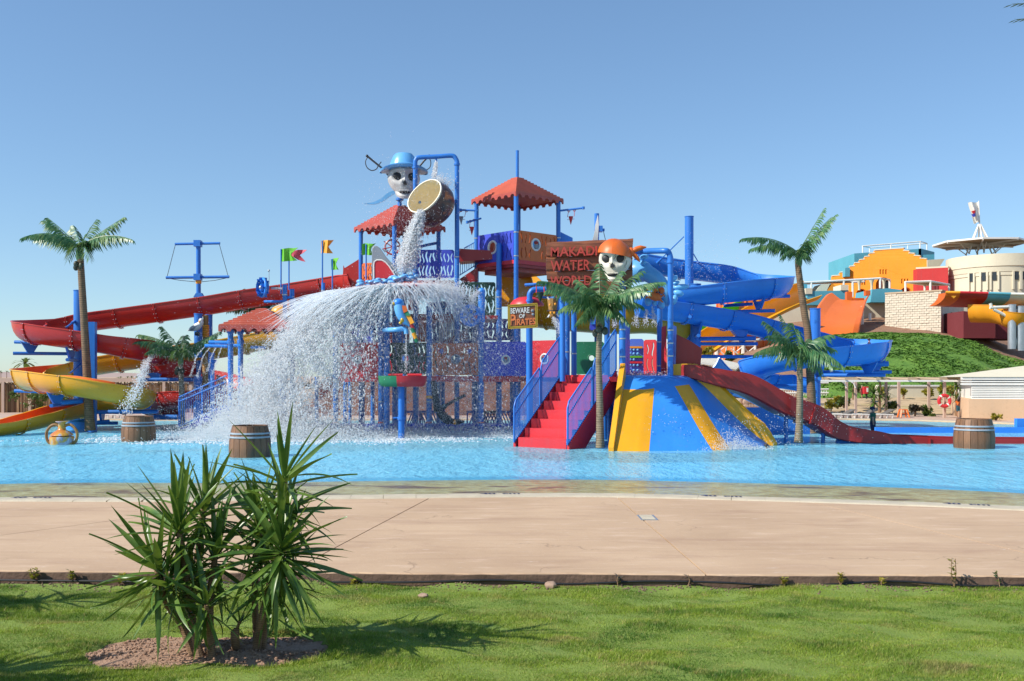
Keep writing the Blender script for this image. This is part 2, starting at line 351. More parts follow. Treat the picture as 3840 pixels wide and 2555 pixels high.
# coping stones
M['coping']=paint('cream_coping',(.54,.47,.345),.7,.14,3,(1,1,1),bmp=.2)
L=arclen(inW); root=thing('pool_coping','cream stone coping along the near edge of the pool','pool edge',inW[40])
n=int(L[-1]/.51); outm=offs(inW,CW*.5)
for k in range(n):
    s0,s1=k*.51+.004,(k+1)*.51-.004; dz=rnd.uniform(-.003,.003)
    a0,a1=at_len(inW,L,s0),at_len(inW,L,s1)
    t_=(a1-a0).normalized(); nn=V((t_.y,-t_.x,0)); mb=MB()
    prof=[(0,-.3),(0,-.016+dz),(.03,-.004+dz),(.10,.004+dz),(CW-.12,.022+dz),(CW-.03,.014+dz),(CW,-.02+dz),(CW,-.3)]
    A=[a0+nn*d+V((0,0,z)) for d,z in prof]; B=[a1+nn*d+V((0,0,z)) for d,z in prof]
    mb.grid([A,B]); mb.add(A,[tuple(range(len(A)-1,-1,-1))]); mb.add(B,[tuple(range(len(B)))])
    part(mb,'coping_stone',M['coping'],root,False)
# text helper
def text_mb(s,size,depth=.004,bold=0.,sx=1.):
    cu=bpy.data.curves.new('t','FONT'); cu.body=s; cu.size=size; cu.extrude=depth; cu.offset=bold; cu.align_x='CENTER'; cu.align_y='CENTER'
    o=bpy.data.objects.new('t',cu); C.objects.link(o); dg=bpy.context.evaluated_depsgraph_get(); me=bpy.data.meshes.new_from_object(o.evaluated_get(dg))
    mb=MB(); mb.add([(v.co.x*sx,v.co.y,v.co.z) for v in me.vertices],[tuple(p.vertices) for p in me.polygons])
    bpy.data.objects.remove(o); bpy.data.curves.remove(cu); bpy.data.meshes.remove(me); return mb
def xf(mb,Mx): mb.v=[tuple(Mx@V(v)) for v in mb.v]; return mb
def frame(o,x,y): # columns x,y,normal
    x=V(x).normalized(); n=x.cross(V(y)).normalized(); y=n.cross(x); return Matrix((( x.x,y.x,n.x,o[0]),(x.y,y.y,n.y,o[1]),(x.z,y.z,n.z,o[2]),(0,0,0,1)))
M['ink']=paint('navy_ink',(.03,.035,.10),.7,.3,8)
for px,lab in ((84,'at the left edge'),(1152,'in the middle'),(1662,'right of the middle'),(2237,'at the right edge')):
    i=min(range(len(inW)),key=lambda k:abs(inW[k].x/inW[k].y*2291+1178.5-px)); p=inW[i]; t_=(inW[i+1]-inW[i-1]).normalized(); nn=V((t_.y,-t_.x,0))
    
    for wd_,dx_ in (('40',-.2),('cm',.17)): mb=text_mb(wd_,.16,.001,.004,1.5); xf(mb,frame(p+nn*CW*.42+t_*dx_+V((0,0,.021)),t_,-nn+V((0,0,.03)))); part(mb,'depth_marking',M['ink'],root,False)
# deck slabs
m,t,b=nodes('beige_concrete'); c=wpos(t); st=wpos(t,(.5,2.2,1))
base=mix(t,(.46,.31,.19),(.565,.395,.25),ramp(t,noise(t,c,.55,6),[(.3,0.),(.7,1.)])); base=mix(t,base,(.68,.50,.36),ramp(t,noise(t,st,2.4,7,.65),[(.55,0.),(.78,.8)]))
base=mix(t,base,(.36,.22,.14),ramp(t,noise(t,st,1.1,7,.6,1.),[(.50,0.),(.78,.7)])); base=mix(t,base,(.22,.13,.09),ramp(t,noise(t,wpos(t,(.35,2.6,1)),5,6,.7),[(.70,0.),(.78,.7)]))
base=mix(t,base,(.70,.58,.47),ramp(t,noise(t,wpos(t,(.6,3,1)),6,5,.7),[(.62,0.),(.70,.75)]))
vc=N(t,'ShaderNodeTexVoronoi',feature='DISTANCE_TO_EDGE'); vc.inputs['Scale'].default_value=.33; wn=N(t,'ShaderNodeTexNoise'); wn.inputs['Scale'].default_value=2.2; wn.inputs['Detail'].default_value=6; t.links.new(c,wn.inputs['Vector']); va=N(t,'ShaderNodeVectorMath',operation='MULTIPLY_ADD'); va.inputs[1].default_value=(.9,.9,0); t.links.new(wn.outputs['Color'],va.inputs[0]); t.links.new(c,va.inputs[2]); t.links.new(va.outputs[0],vc.inputs['Vector'])
ck=ramp(t,vc.outputs['Distance'],[(.0,.5),(.003,0.)]); cm_=N(t,'ShaderNodeMath',operation='MULTIPLY'); t.links.new(ck,cm_.inputs[0]); t.links.new(ramp(t,noise(t,c,.7,3),[(.48,0.),(.56,1.)]),cm_.inputs[1]); base=mix(t,base,(.17,.10,.065),cm_.outputs[0])
t.links.new(base,b.inputs['Base Color']); b.inputs['Roughness'].default_value=.75; bump(t,b,noise(t,c,12,6,.7),.25,.02); M['deck']=m
M['bedd']=paint('dark_joint',(.035,.024,.018),.95)
M['kerb']=paint('shaded_brown_kerb_face',(.16,.095,.065),.9,.35,2.5,(1,1,2.5),bmp=.6,bs=18)  # brown face also holds its grazing-light shade in the colour
deck=thing('pool_deck','beige concrete deck between the lawn and the pool','pool deck',(0,12,0)); 
del deck['label']; del deck['category']; deck['kind']='structure'
def kerbY(x): return 9.60-.025*x+.02*math.sin(x*2.1)
lines=[None,((-3.78,15.2),(-7.55,9.6)),((-1.345,15.10),(-2.16,9.6)),((1.655,15.38),(1.86,9.6)),((4.54,14.86),(5.87,9.4)),None]
def on(l,y):
    (x0,y0),(x1,y1)=l; return x0+(x1-x0)*(y-y0)/(y1-y0)
outX=sorted([(p.x,p.y) for p in outW])
def outY(x):
    for i in range(1,len(outX)):
        if x<=outX[i][0]: u=(x-outX[i-1][0])/(outX[i][0]-outX[i-1][0]+1e-9); return outX[i-1][1]*(1-u)+outX[i][1]*u
    return outX[-1][1]
g=.010; R2=random.Random(3)
for k in range(5):
    lf,rt=lines[k],lines[k+1]; nx=30; Pn=[]; Pf=[]
    nl=on(lf,9.6)+g if lf else -16; nr=on(rt,9.6)-g if rt else 16; fl=on(lf,outY(on(lf,15)))+g if lf else -16; fr_=on(rt,outY(on(rt,15)))-g if rt else 16
    for i in range(nx+1):
        u=i/nx; xn=nl+(nr-nl)*u; xf_=fl+(fr_-fl)*u; Pn.append(V((xn,kerbY(xn)+R2.uniform(-.012,.012),0))); Pf.append(V((xf_,outY(xf_)-.006,0)))
    mb=MB(); rows=[[Pn[i]+V((0,0,-.4)) for i in range(nx+1)],[p+V((0,0,-.012)) for p in Pn],[p+V((0,.012,0)) for p in Pn]]
    for q in range(1,9): rows.append([Pn[i].lerp(Pf[i],q/8) for i in range(nx+1)])
    rows.append([p+V((0,0,-.4)) for p in Pf]); mb.grid(rows)
    for e in (0,nx): mb.add([r[e] for r in rows],[tuple(range(len(rows)))])
    part(mb,'concrete_slab',M['deck'],deck,False)
mb=MB()
for sx in (-1,1): mb.add([(sx*15.9,9.3,-.02),(sx*60,9.3,-.02),(sx*60,15.5,-.02),(sx*15.9,15.5,-.02)],[(0,1,2,3)])
struct(mb,'outer_deck',M['deck']); mb=MB(); bxs=np.linspace(-15.5,15.5,60); mb.grid([[V((x,kerbY(x)+.02,-.016)) for x in bxs],[V((x,outY(x)-.03,-.016)) for x in bxs]]); struct(mb,'slab_bed',M['bedd'])
mb=MB(); mb.slab([[V((x,kerbY(x)-.03,-.3)) for x in np.linspace(-12,12,120)],[V((x,kerbY(x)-.026-.004*math.sin(x*9),-.014+.004*math.sin(x*17))) for x in np.linspace(-12,12,120)]],(0,.02,0)); struct(mb,'kerb_face',M['kerb'])
dr=thing('drain_cover','pale grey rectangular drain cover set in the concrete deck','drain cover',Dg(1490,1192))
p=Dg(1490,1192); mb=MB(); mb.box(p+V((0,0,.004)),(.17,.42,.012)); part(mb,'plate',M['coping'],dr,False); mb=MB(); mb.box(p+V((0,0,.002)),(.23,.48,.009)); part(mb,'frame',M['steel'],dr,False)
# ---- lawn
BED=[(85,1405),(160,1375),(250,1340),(400,1315),(540,1292),(700,1300),(900,1302),(1100,1288),(1300,1288),(1430,1315),(1470,1360),(1420,1450),(1280,1470),(1150,1478),(950,1465),(700,1458),(560,1478),(400,1482),(260,1482),(180,1478),(120,1440)]
bedW=[zY.g(x,y,-.1) for x,y in BED]; bedc=sum(bedW,V((0,0,0)))/len(bedW)
bx=np.array([p.x for p in bedW]); by=np.array([p.y for p in bedW])
def inbed(x,y,k=1.0):
    px=bedc.x+(bx-bedc.x)*k; py=bedc.y+(by-bedc.y)*k; ins=np.zeros(np.shape(x),bool); j=len(px)-1
    for i in range(len(px)):
        c_=((py[i]>y)!=(py[j]>y))&(x<(px[j]-px[i])*(y-py[i])/(py[j]-py[i]+1e-12)+px[i]); ins^=c_; j=i
    return ins
def lawn_h(x,y):
    return -.105+.014*np.sin(x*6.1+2*np.sin(y*2.7))*np.sin(y*7.9+1.5*np.sin(x*2.1))+.018*np.sin(x*1.7+y*.9)*np.sin(y*2.3-x*.6)+.012*np.sin(x*4.1+1)*np.sin(y*5.2+x)+.006*np.sin(x*9+y*3)*np.sin(y*11)
m,t,b=nodes('lawn_soil'); c=wpos(t); base=mix(t,(.09,.17,.02),(.26,.32,.06),noise(t,c,3,6)); t.links.new(base,b.inputs['Base Color']); b.inputs['Roughness'].default_value=.95; bump(t,b,noise(t,c,60,4),.6,.02); M['lawnsoil']=m
xs=np.linspace(-9,9,241); ys=np.linspace(3.2,9.62,110); X,Yy=np.meshgrid(xs,ys); Z=lawn_h(X,Yy)-.0; Z=np.where(inbed(X,Yy,.97),Z-.13,Z)
co_=np.stack([X,Yy,Z],-1).reshape(-1,3); nx=len(xs); ii,jj=np.meshgrid(np.arange(len(ys)-1),np.arange(nx-1),indexing='ij'); a=(ii*nx+jj).ravel(); fc=np.stack([a,a+1,a+nx+1,a+nx],-1)
o=bpy.data.objects.new('lawn',npmesh('lawn',M['lawnsoil'],co_,fc,4,True)); C.objects.link(o); o['kind']='structure'
mb=MB(); mb.add([(-60,-20,-.16),(60,-20,-.16),(60,3.2,-.16),(-60,3.2,-.16)],[(0,1,2,3)]); 
for sx in (-1,1): mb.add([(sx*9,3.2,-.16),(sx*60,3.2,-.16),(sx*60,9.6,-.16),(sx*9,9.6,-.16)],[(0,1,2,3)])
struct(mb,'lawn_ground',M['lawnsoil'])
m,t,b=nodes('grass_blade'); c=wpos(t); g_=N(t,'ShaderNodeNewGeometry')
pat=noise(t,wpos(t,(.8,1.5,1)),1.5,5,.6,.5); pat2=noise(t,wpos(t,(1,1.4,1)),7,4)
base=mix(t,(.08,.19,.014),(.31,.41,.04),ramp(t,pat,[(.36,0.),(.58,1.)])); base=mix(t,base,(.50,.44,.13),ramp(t,pat2,[(.52,0.),(.74,.8)])); 
base=mix(t,base,(.46,.34,.15),ramp(t,noise(t,wpos(t,(.7,1.8,1)),1.15,5,.6,.3),[(.57,0.),(.72,.85)]))
dry=N(t,'ShaderNodeMath',operation='GREATER_THAN'); dry.inputs[1].default_value=.965; t.links.new(g_.outputs['Random Per Island'],dry.inputs[0]); base=mix(t,base,(.40,.30,.12),dry.outputs[0])
hv=N(t,'ShaderNodeHueSaturation'); mr=N(t,'ShaderNodeMapRange'); mr.inputs[3].default_value=.6; mr.inputs[4].default_value=1.3; t.links.new(g_.outputs['Random Per Island'],mr.inputs[0]); t.links.new(mr.outputs[0],hv.inputs['Value']); t.links.new(base,hv.inputs['Color'])
t.links.new(hv.outputs[0],b.inputs['Base Color']); b.inputs['Roughness'].default_value=.55; tr=N(t,'ShaderNodeBsdfTranslucent'); t.links.new(hv.outputs[0],tr.inputs[0]); mx=N(t,'ShaderNodeMixShader'); mx.inputs[0].default_value=.35
t.links.new(b.outputs[0],mx.inputs[1]); t.links.new(tr.outputs[0],mx.inputs[2]); t.links.new(mx.outputs[0],t.nodes['Material Output'].inputs[0]); M['grass']=m
def grass(n,x0,x1,y0,y1,hmin,hmax,wd,seed,mask,hf,name):
    r=np.random.default_rng(seed); x=r.uniform(x0,x1,n); y=y0+(y1-y0)*r.uniform(0,1,n)**1.15; k=mask(x,y,r); x,y=x[k],y[k]; n=len(x); z=hf(x,y)
    tf=np.sin(x*2.3+1.7*np.sin(y*3.1))*np.sin(y*6.3+x)+.8*np.sin(x*5.1+2*np.sin(y*4.)+1)*np.sin(y*11+2*np.sin(x*1.7))
    a=r.uniform(0,2*np.pi,n); h=r.uniform(hmin,hmax,n)*(.75+.55*np.clip(tf,-.6,1.3)); ln=r.normal(.1,.55,n)*h; lb=r.normal(0,.55,n)*h; wv=wd*r.uniform(.7,1.4,n)
    cx,cy=np.cos(a)*wv/2,np.sin(a)*wv/2
    p=np.empty((n,3,3),np.float32); p[:,0]=np.stack([x-cx,y-cy,z-.004],-1); p[:,1]=np.stack([x+cx,y+cy,z-.004],-1); p[:,2]=np.stack([x+ln,y+lb,z+h],-1)
    o=bpy.data.objects.new(name,npmesh(name,M['grass'],p.reshape(-1,3),np.arange(n*3).reshape(-1,3),3)); C.objects.link(o); o['kind']='stuff'; return o
def kerb_np(x): return 9.60-.025*x
def msk(x,y,r):
    inside=inbed(x,y,1.0)
    bare=(y>kerb_np(x)-.26+.1*np.sin(x*3.1)+.08*np.sin(x*7.7))&(r.uniform(0,1,len(x))>.25+.6*((np.sin(x*1.3+2)+np.sin(x*3.3))>.4))
    patch=(np.sin(x*1.9+4+np.sin(y*3))*np.sin(y*5.7+1+np.sin(x*2))+.5*np.sin(x*6.3+y*5)+.3*np.sin(x*13+y*17))>.88
    return (~inside)&(~bare)&(np.abs(x)<.56*y+.5)&(~(patch&(r.uniform(0,1,len(x))<.7)))
grass(860000,-5.9,5.9,5.4,9.5,.012,.027,.0042,5,msk,lawn_h,'grass')
grass(70000,-2.6,.6,6.3,8.0,.02,.05,.005,9,lambda x,y,r: inbed(x,y,1.13)&~inbed(x,y,1.0),lawn_h,'grass')
# soil bed
m,t,b=nodes('red_soil'); c=wpos(t); base=mix(t,(.34,.19,.12),(.55,.36,.245),noise(t,c,14,7,.65)); base=mix(t,base,(.16,.08,.05),ramp(t,noise(t,c,40,5),[(.55,0.),(.75,.7)])); t.links.new(base,b.inputs['Base Color']); b.inputs['Roughness'].default_value=.95; bump(t,b,noise(t,c,45,6,.7),.9,.03); M['soil']=m
rr=np.random.default_rng(4)
def bedh(x,y): return -.145+.012*math.sin(x*7+y*3)+.014*math.sin(y*13-x*5)+.05*math.exp(-((x-bedc.x)**2+((y-bedc.y)*2)**2)/.5)
P=[]
for q in range(0,15):
    k=q/14*1.05; P.append([V((bedc.x+(p.x-bedc.x)*k,bedc.y+(p.y-bedc.y)*k,0)) for p in bedW+[bedW[0]]])
for r_ in P:
    for p in r_: p.z=bedh(p.x,p.y)
mb=MB(); mb.grid(P,True); struct(mb,'soil_bed',M['soil'],True)
def pebbles(name,n,fx,mat,s0,s1,seed):
    r=random.Random(seed); mb=MB()
    for _ in range(n):
        x,y,z=fx(r); s=r.uniform(s0,s1); Mx=Matrix.Rotation(r.uniform(0,6),3,'Z')@Matrix.Rotation(r.uniform(0,1),3,'X'); mb.ball((x,y,z),(s,s*r.uniform(.6,1),s*r.uniform(.4,.7)),6,4,Mx)
    o=struct(mb,name,mat,True,'stuff'); return o
def bp_(r):
    while True:
        x=r.uniform(bx.min(),bx.max()); y=r.uniform(by.min(),by.max())
        if inbed(np.array([x]),np.array([y]))[0]: return x,y,bedh(x,y)+.002
pebbles('soil_clods',1500,bp_,M['soil'],.006,.018,1)
M['kdirt']=paint('kerb_dirt',(.20,.13,.085),.95,.4,9)
def kp_(r):
    x=r.uniform(-5.5,5.5); y=kerb_np(x)-abs(r.gauss(0,.13))-.04; return x,y,float(lawn_h(x,y))+.004
pebbles('kerb_dirt',900,kp_,M['kdirt'],.006,.016,2)
M['rock']=paint('tan_rock',(.36,.24,.17),.9,.3,6,bmp=.6,bs=20)
for (x,y,s,lab) in ((958,1484,.045,'small brown stone lying on the bare soil bed left of the yucca trunks'),):
    pass
for px,py,s,lab in ((1268,1351,.055,'reddish clod of earth lying on the lawn behind the yucca shadow'),(974,1375,.04,'small clod of earth on the grass left of the larger clod'),(1200,1339,.05,'tan stone beside the black hose at the kerb'),(491,1499,.06,'flat tan stone on the soil bed under the left yucca')):
    p=Dg(px,py,-.1); mb=MB(); mb.ball(p+V((0,0,s*.3)),(s*1.2,s,s*.6),10,7)
    for i,v in enumerate(mb.v): q=V(v); mb.v[i]=tuple(q+(q-p)*(.35*mn.noise(q*22)))
    solo(mb,'stone',M['rock'],lab,'stone','stones on the lawn')
# hose
pts=[Dg(x,y,-.1)+V((0,0,.02)) for x,y in ((-200,1338),(60,1341),(250,1343),(520,1346))]
H=[(780,1328),(960,1326),(1150,1327),(1300,1331),(1480,1327),(1640,1328),(1760,1335),(1900,1340),(2050,1336),(2230,1335),(2500,1341)]
pts+= [V((Dg(x,y,-.07).x,kerbY(Dg(x,y,-.07).x)-.05-.02*math.sin(x*.02),-.075+.02*math.sin(x*.013))) for x,y in H]
mb=MB(); mb.tube(crm(pts,6),.011,8); solo(mb,'irrigation_hose',M['black'],'black irrigation hose lying along the foot of the brown kerb','hose')
# seedlings
def seedling(px,py,h,mat,n,lab,seed):
    r=random.Random(seed); p=Dg(px,py,-.1); p.y=min(p.y,kerbY(p.x)-.07); p.z=float(lawn_h(p.x,p.y)); t_=thing('seedling',lab,'seedling',p,'yellow seedlings along the kerb'); st=MB(); lf=MB()
    for s_ in range(2 if n>14 else 1):
        top=p+V((r.uniform(-.3,.3)*h,r.uniform(-.1,.1)*h,h*r.uniform(.8,1))); st.tube([p,p.lerp(top,.5)+V((r.uniform(-.02,.02),0,0)),top],[.006,.005,.003],5)
        for i in range(n):
            u=.25+.75*i/n; q=p.lerp(top,u); a=r.uniform(0,6.28); l=r.uniform(.03,.065); d=V((math.cos(a),math.sin(a),r.uniform(.1,.8))).normalized()*l; sd=d.cross(V((0,0,1))).normalized()*l*.28
            lf.add([q,q+d*.5+sd,q+d,q+d*.5-sd],[(0,1,2),(0,2,3)])
    part(st,'stem',M['ytrunk'],t_); part(lf,'foliage',mat,t_,False)
for i,(px,py,h,n,mt,lab) in enumerate(((84,1338,.16,22,'ygreen','yellow seedling at the kerb, leftmost in the photo'),(172,1340,.13,20,'ygreen','yellow seedling at the kerb, second from the left edge'),(284,1338,.13,22,'ygreen','yellow seedling at the kerb half behind the left yucca leaves'),(820,1340,.06,20,'ygreen','low yellow seedling at the kerb right of the yuccas'),(1798,1346,.1,18,'ygreen','small yellow seedling at the kerb below the drain cover joint'),(1930,1347,.12,20,'ygreen','yellow seedling at the kerb below the long slide, right of a smaller one'),(2018,1344,.07,12,'ygreen','tiny yellow seedling beside the hose near the tall seedling'),(2168,1338,.30,17,'ygreen','tallest seedling at the kerb, a single yellow upright stem'),(2274,1341,.19,12,'leaf','sparse dull green seedling nearest the right edge of the kerb'),(1580,1344,.13,7,'dleaf','dry brown twiggy seedling at the kerb joint'),(1420,1342,.12,6,'dleaf','dry bare twig seedling left of the kerb joint'))): seedling(px,py,h,M[mt],n,lab,i)
# ---- far deck and bank behind the pool
farE=[(-900,1552),(-300,1566),(0,1572),(700,1575),(1500,1574),(2600,1572),(3143,1572.5),(3420,1577),(3600,1583),(3809,1590),(4300,1602)]
fe=[S(x,y,CH*F/(y-HY)) for x,y in farE]
M['deck2']=paint('far_tan_deck',(.50,.36,.28),.85,.15,.5,(1,1,1))
mb=MB(); mb.grid([[p+V((0,0,-.4)),p+V((0,0,0)),p+V((0,.5,.0)),p+V((0,.5,-.005)),V((p.x*1.05,53,0)),V((p.x*1.05,53,-.1))] for p in fe],True); struct(mb,'far_pool_deck',M['deck2'])
mb=MB()
mb.grid([[p+V((0,-.05,-.25)),p+V((0,-.05,.03)),p+V((0,.45,.035)),p+V((0,.45,-.02))] for p in fe],True); struct(mb,'far_pool_edge',M['coping'])
mb=MB(); mb.grid([[p+V((0,-1.7,-.02)) ,p+V((0,-.05,-.012))] for p in fe],True); struct(mb,'far_pool_shelf',M['shelf'])
# ================================================================ PLANTS IN FRONT
def leaf_mesh(name,droop,kink=0,curl=0.):
    n=8; P=[]; p=V((0,0,0)); a=0
    for i in range(n+1):
        u=i/n; wd=.052*(.55+1.5*u if u<.3 else 1.0*(1-((u-.3)/.7)**1.7)) ; wd=max(wd,.001); a=droop*u**1.5+(kink if u>.55 else 0)
        side=V((0,1,0)); nrm=V((-math.sin(-a),0,math.cos(a)))
        P.append([p+side*wd+nrm*wd*.45+V((0,0,curl*u*u*.1)),p+V((0,0,0)),p-side*wd+nrm*wd*.45]); p=p+V((math.cos(a),0,-math.sin(a)))/n
    mb=MB(); mb.grid(P); return mesh(mb,name,M['yucca'],V((0,0,0)),True,60)
LEAF=[leaf_mesh('leaf',d,k,c) for d,k,c in ((.05,0,0),(.2,0,.2),(.45,0,0),(.8,0,0),(1.25,0,0),(.25,1.1,0))]
def rosette(root,c,axis,n,ln,seed,lo=-70,hi=86,pw=.95,small=1.):
    r=random.Random(seed); q=V((0,0,1)).rotation_difference(V(axis).normalized()).to_matrix().to_4x4(); off=OFF[root.name]
    for i in range(n):
        u=(i+.5)/n; el=R(hi-(hi-lo)*u**pw+r.uniform(-9,9)); az=i*2.39996+r.uniform(-.35,.35)
        v=r.choice((0,0,1)) if u<.3 else (r.choice((0,1,2,2)) if u<.65 else r.choice((1,2,3,4,5,2)))
        l=ln*(.72+.38*math.sin(math.pi*min(1,u+.25)))*r.uniform(.82,1.15); base=c-V(axis).normalized()*.17*u*ln/.5
        o=bpy.data.objects.new('leaf',LEAF[v]); C.objects.link(o); o.parent=root
        o.matrix_local=Matrix.Translation(base-off)@q@Matrix.Rotation(az,4,'Z')@Matrix.Rotation(-el,4,'Y')@Matrix.Rotation(r.uniform(-.5,.5),4,'X')@Matrix.Diagonal((l,l*r.uniform(.8,1.1)*small,l,1))
def ring_tube(mb,pts,r0,r1,n=10,ring=.02,amp=.08,flare=0):
    P=crm(pts,10); L_=arclen(P); tot=L_[-1]; k=max(6,int(tot/ring)); Q=[];rs=[]
    for i in range(k+1):
        u=i/k; Q.append(at_len(P,L_,u*tot)); rs.append((r0+(r1-r0)*u+flare*r0*math.exp(-u*12))*(1+amp*((i%2)*2-1)*.5))
    mb.tube(Q,rs,n)
def yuc(name,lab,base,trunks,heads,seed):
    t_=thing(name,lab,'yucca',base,'yuccas in the soil bed')
    for pts,r0,r1 in trunks:
        mb=MB(); ring_tube(mb,pts,r0,r1,9,.022,.12,.25); part(mb,'trunk',M['ytrunk'],t_)
    for i,(c,ax,n,ln,lo,hi) in enumerate(heads): rosette(t_,c,ax,n,ln,seed+i*13,lo,hi)
    return t_
q=lambda x,y,Y:zY(x,y,Y)
def gb(x,y): p=zY.g(x,y,-.1); p.z=bedh(p.x,p.y)-.02; return p
b1=gb(720,1400)
y1=yuc('yucca','broad yucca with several leaning trunks in the left of the soil bed',b1,
 [([gb(712,1405),q(640,1250,7.2),q(560,1130,7.15),q(505,940,7.1)],.030,.024),([gb(745,1425),q(705,1240,7.18),q(670,1000,7.15),q(622,715,7.15)],.029,.022),([gb(812,1435),q(800,1250,7.1),q(805,1050,7.2),q(830,860,7.25)],.028,.022),([gb(700,1385),q(700,1100,7.4),q(740,800,7.45),q(765,610,7.45)],.03,.022),([gb(800,1415),q(790,1280,7.05),q(780,1140,6.95)],.02,.016)],
 [(q(620,700,7.15),(-.05,0,1),46,.52,-75,86),(q(765,600,7.45),(.1,.1,1),40,.45,-70,86),(q(505,930,7.1),(-.45,-.1,1),40,.50,-70,80),(q(830,850,7.25),(.1,0,1),40,.46,-75,84),(q(780,1130,6.95),(.1,-.2,1),24,.40,-75,70),(q(560,1030,7.0),(-.6,-.2,.7),20,.5,-80,50),(q(690,960,7.35),(.1,.1,1),26,.46,-80,70)],11)
b2=gb(1060,1370)
y2=yuc('yucca','taller yucca with one thick trunk in the right of the soil bed',b2,
 [([gb(1055,1385),q(1085,1230,7.2),q(1120,1080,7.2),q(1185,820,7.05)],.030,.024),([gb(1085,1375),q(1120,1150,7.3),q(1195,900,7.25),q(1215,640,7.2),q(1216,445,7.2)],.029,.022),([gb(1060,1340),q(1050,1050,7.4),q(1075,700,7.45)],.026,.022)],
 [(q(1215,440,7.2),(.05,0,1),26,.50,-80,70),(q(1195,800,7.0),(.05,-.1,1),48,.52,-78,84),(q(1078,680,7.45),(-.05,.1,1),40,.48,-70,86),(q(1165,960,7.25),(.25,0,1),34,.50,-85,60),(q(1230,600,7.2),(.3,-.05,1),34,.5,-60,50),(q(1120,820,7.3),(-.3,.1,1),30,.46,-80,60),(q(1240,860,7.1),(.4,-.1,.9),26,.52,-85,35)],71)
for (x0,y0,x1,y1_,Y) in ((1222,420,1258,2,7.2),(1205,420,1178,55,7.18),(1250,400,1483,105,7.15),(1150,430,765,335,7.15),(1240,430,1600,550,7.1)):
    a,b_=q(x0,y0,Y),q(x1,y1_,Y-.05); d=b_-a; o=bpy.data.objects.new('leaf',LEAF[3 if y1_==550 else 0]); C.objects.link(o); o.parent=y2
    o.matrix_local=Matrix.Translation(a-OFF[y2.name])@d.to_track_quat('X','Z').to_matrix().to_4x4()@(Matrix.Rotation(R(-25),4,'Y') if y1_==550 else Matrix())@Matrix.Diagonal((d.length,d.length*.85,d.length,1))
st=thing('yucca_stump','short cut yucca stump with a leafy sprout between the two yuccas','stump',gb(945,1385)); mb=MB(); ring_tube(mb,[gb(948,1390),q(938,1330,7.2),q(940,1285,7.22)],.034,.031,10,.02,.1); part(mb,'trunk',M['ytrunk'],st)
mb=MB(); mb.tube([q(940,1284,7.215),q(940,1282.5,7.21)],.018,8); part(mb,'hollow_top',M['dark'],st); rosette(st,q(965,1235,7.2),(.2,0,1),12,.17,5,-30,80)
mb=MB(); mb.tube([q(945,1300,7.22),q(965,1230,7.2)],.012,6); part(mb,'stem',M['ytrunk'],st)
for rt_,x0,y0,x1,y1_,Y in ((y1,500,1060,518,1470,6.95),(y1,745,1140,712,1455,6.85),(y1,800,1195,865,1425,6.95),(y1,470,990,215,1250,6.9),(y1,480,1090,320,1340,6.95),(y1,500,1000,130,1180,7.0),(y2,1165,1080,1168,1390,6.95),(y2,1235,950,1440,1260,6.9),(y2,1255,930,1540,1050,7.0),(y2,1180,1220,1370,1345,6.95),(y2,1090,1010,1130,1290,6.9),(y2,1040,930,880,1240,7.1),(y2,1210,1000,1330,1300,6.95)):
    a,b_=q(x0,y0,Y),q(x1,y1_,Y-.04); d=b_-a; o=bpy.data.objects.new('leaf',LEAF[1]); C.objects.link(o); o.parent=rt_
    o.matrix_local=Matrix.Translation(a-OFF[rt_.name])@d.to_track_quat('X','Y').to_matrix().to_4x4()@Matrix.Rotation(R((x0*37)%360),4,'X')@Matrix.Diagonal((d.length,d.length*.95,d.length,1))
# the same plants stand outside the left of the frame and shade the lawn
copy_tree(y1,V((-5.0,5.95,-.12)),1.1,'yucca beside the lawn past the left edge, nearest the camera',scale=1.4); copy_tree(y2,V((-5.6,8.0,-.12)),2.2,'yucca beside the lawn past the left edge, nearer the kerb',scale=1.0)
copy_tree(y2,V((-4.55,5.25,-.12)),.4,'yucca beside the lawn past the left edge, between two others',scale=1.35)
# ================================================================ PALMS
def frond(base,tip,arch,r,lw=.028,lmax=.36,nl=30,hang=.8):
    base,tip=V(base),V(tip); d=tip-base; Ln=d.length; ctl=base.lerp(tip,.45)+V((0,0,arch))
    pt=lambda u: base*(1-u)**2+ctl*2*u*(1-u)+tip*u*u
    mb=MB(); mb.tube([pt(i/9) for i in range(10)],[.018*(1-.8*i/9) for i in range(10)],5)
    for i in range(nl):
        u=.07+.93*i/(nl-1); p=pt(u); t_=(pt(min(1,u+.02))-pt(u-.02)).normalized(); sd=t_.cross(V((0,0,1)))
        sd=sd.normalized() if sd.length>.05 else V((1,0,0)); up=sd.cross(t_)
        l=lmax*(.55+.45*math.sin(math.pi*min(1,.15+u*.95)))*1.25*(1 if u<.85 else .75)
        for s_ in (-1,1):
            if r.random()<.04: continue
            ll=l*r.uniform(.8,1.12); dr=(sd*s_*(.75+.3*r.random())+t_*(.45+.35*u)+V((0,0,-hang*r.uniform(.6,1.3)))).normalized()
            m_=p+dr*ll*.5; e=p+dr*ll*.92+V((0,0,-hang*.35*ll)); wv=t_*lw*r.uniform(.7,1.2)*.5; tw=up*lw*.25
            mb.add([p-wv*.4,p+wv*.4,m_+wv+tw,m_-wv-tw,e],[(0,1,2,3),(3,2,4)])
    return mb
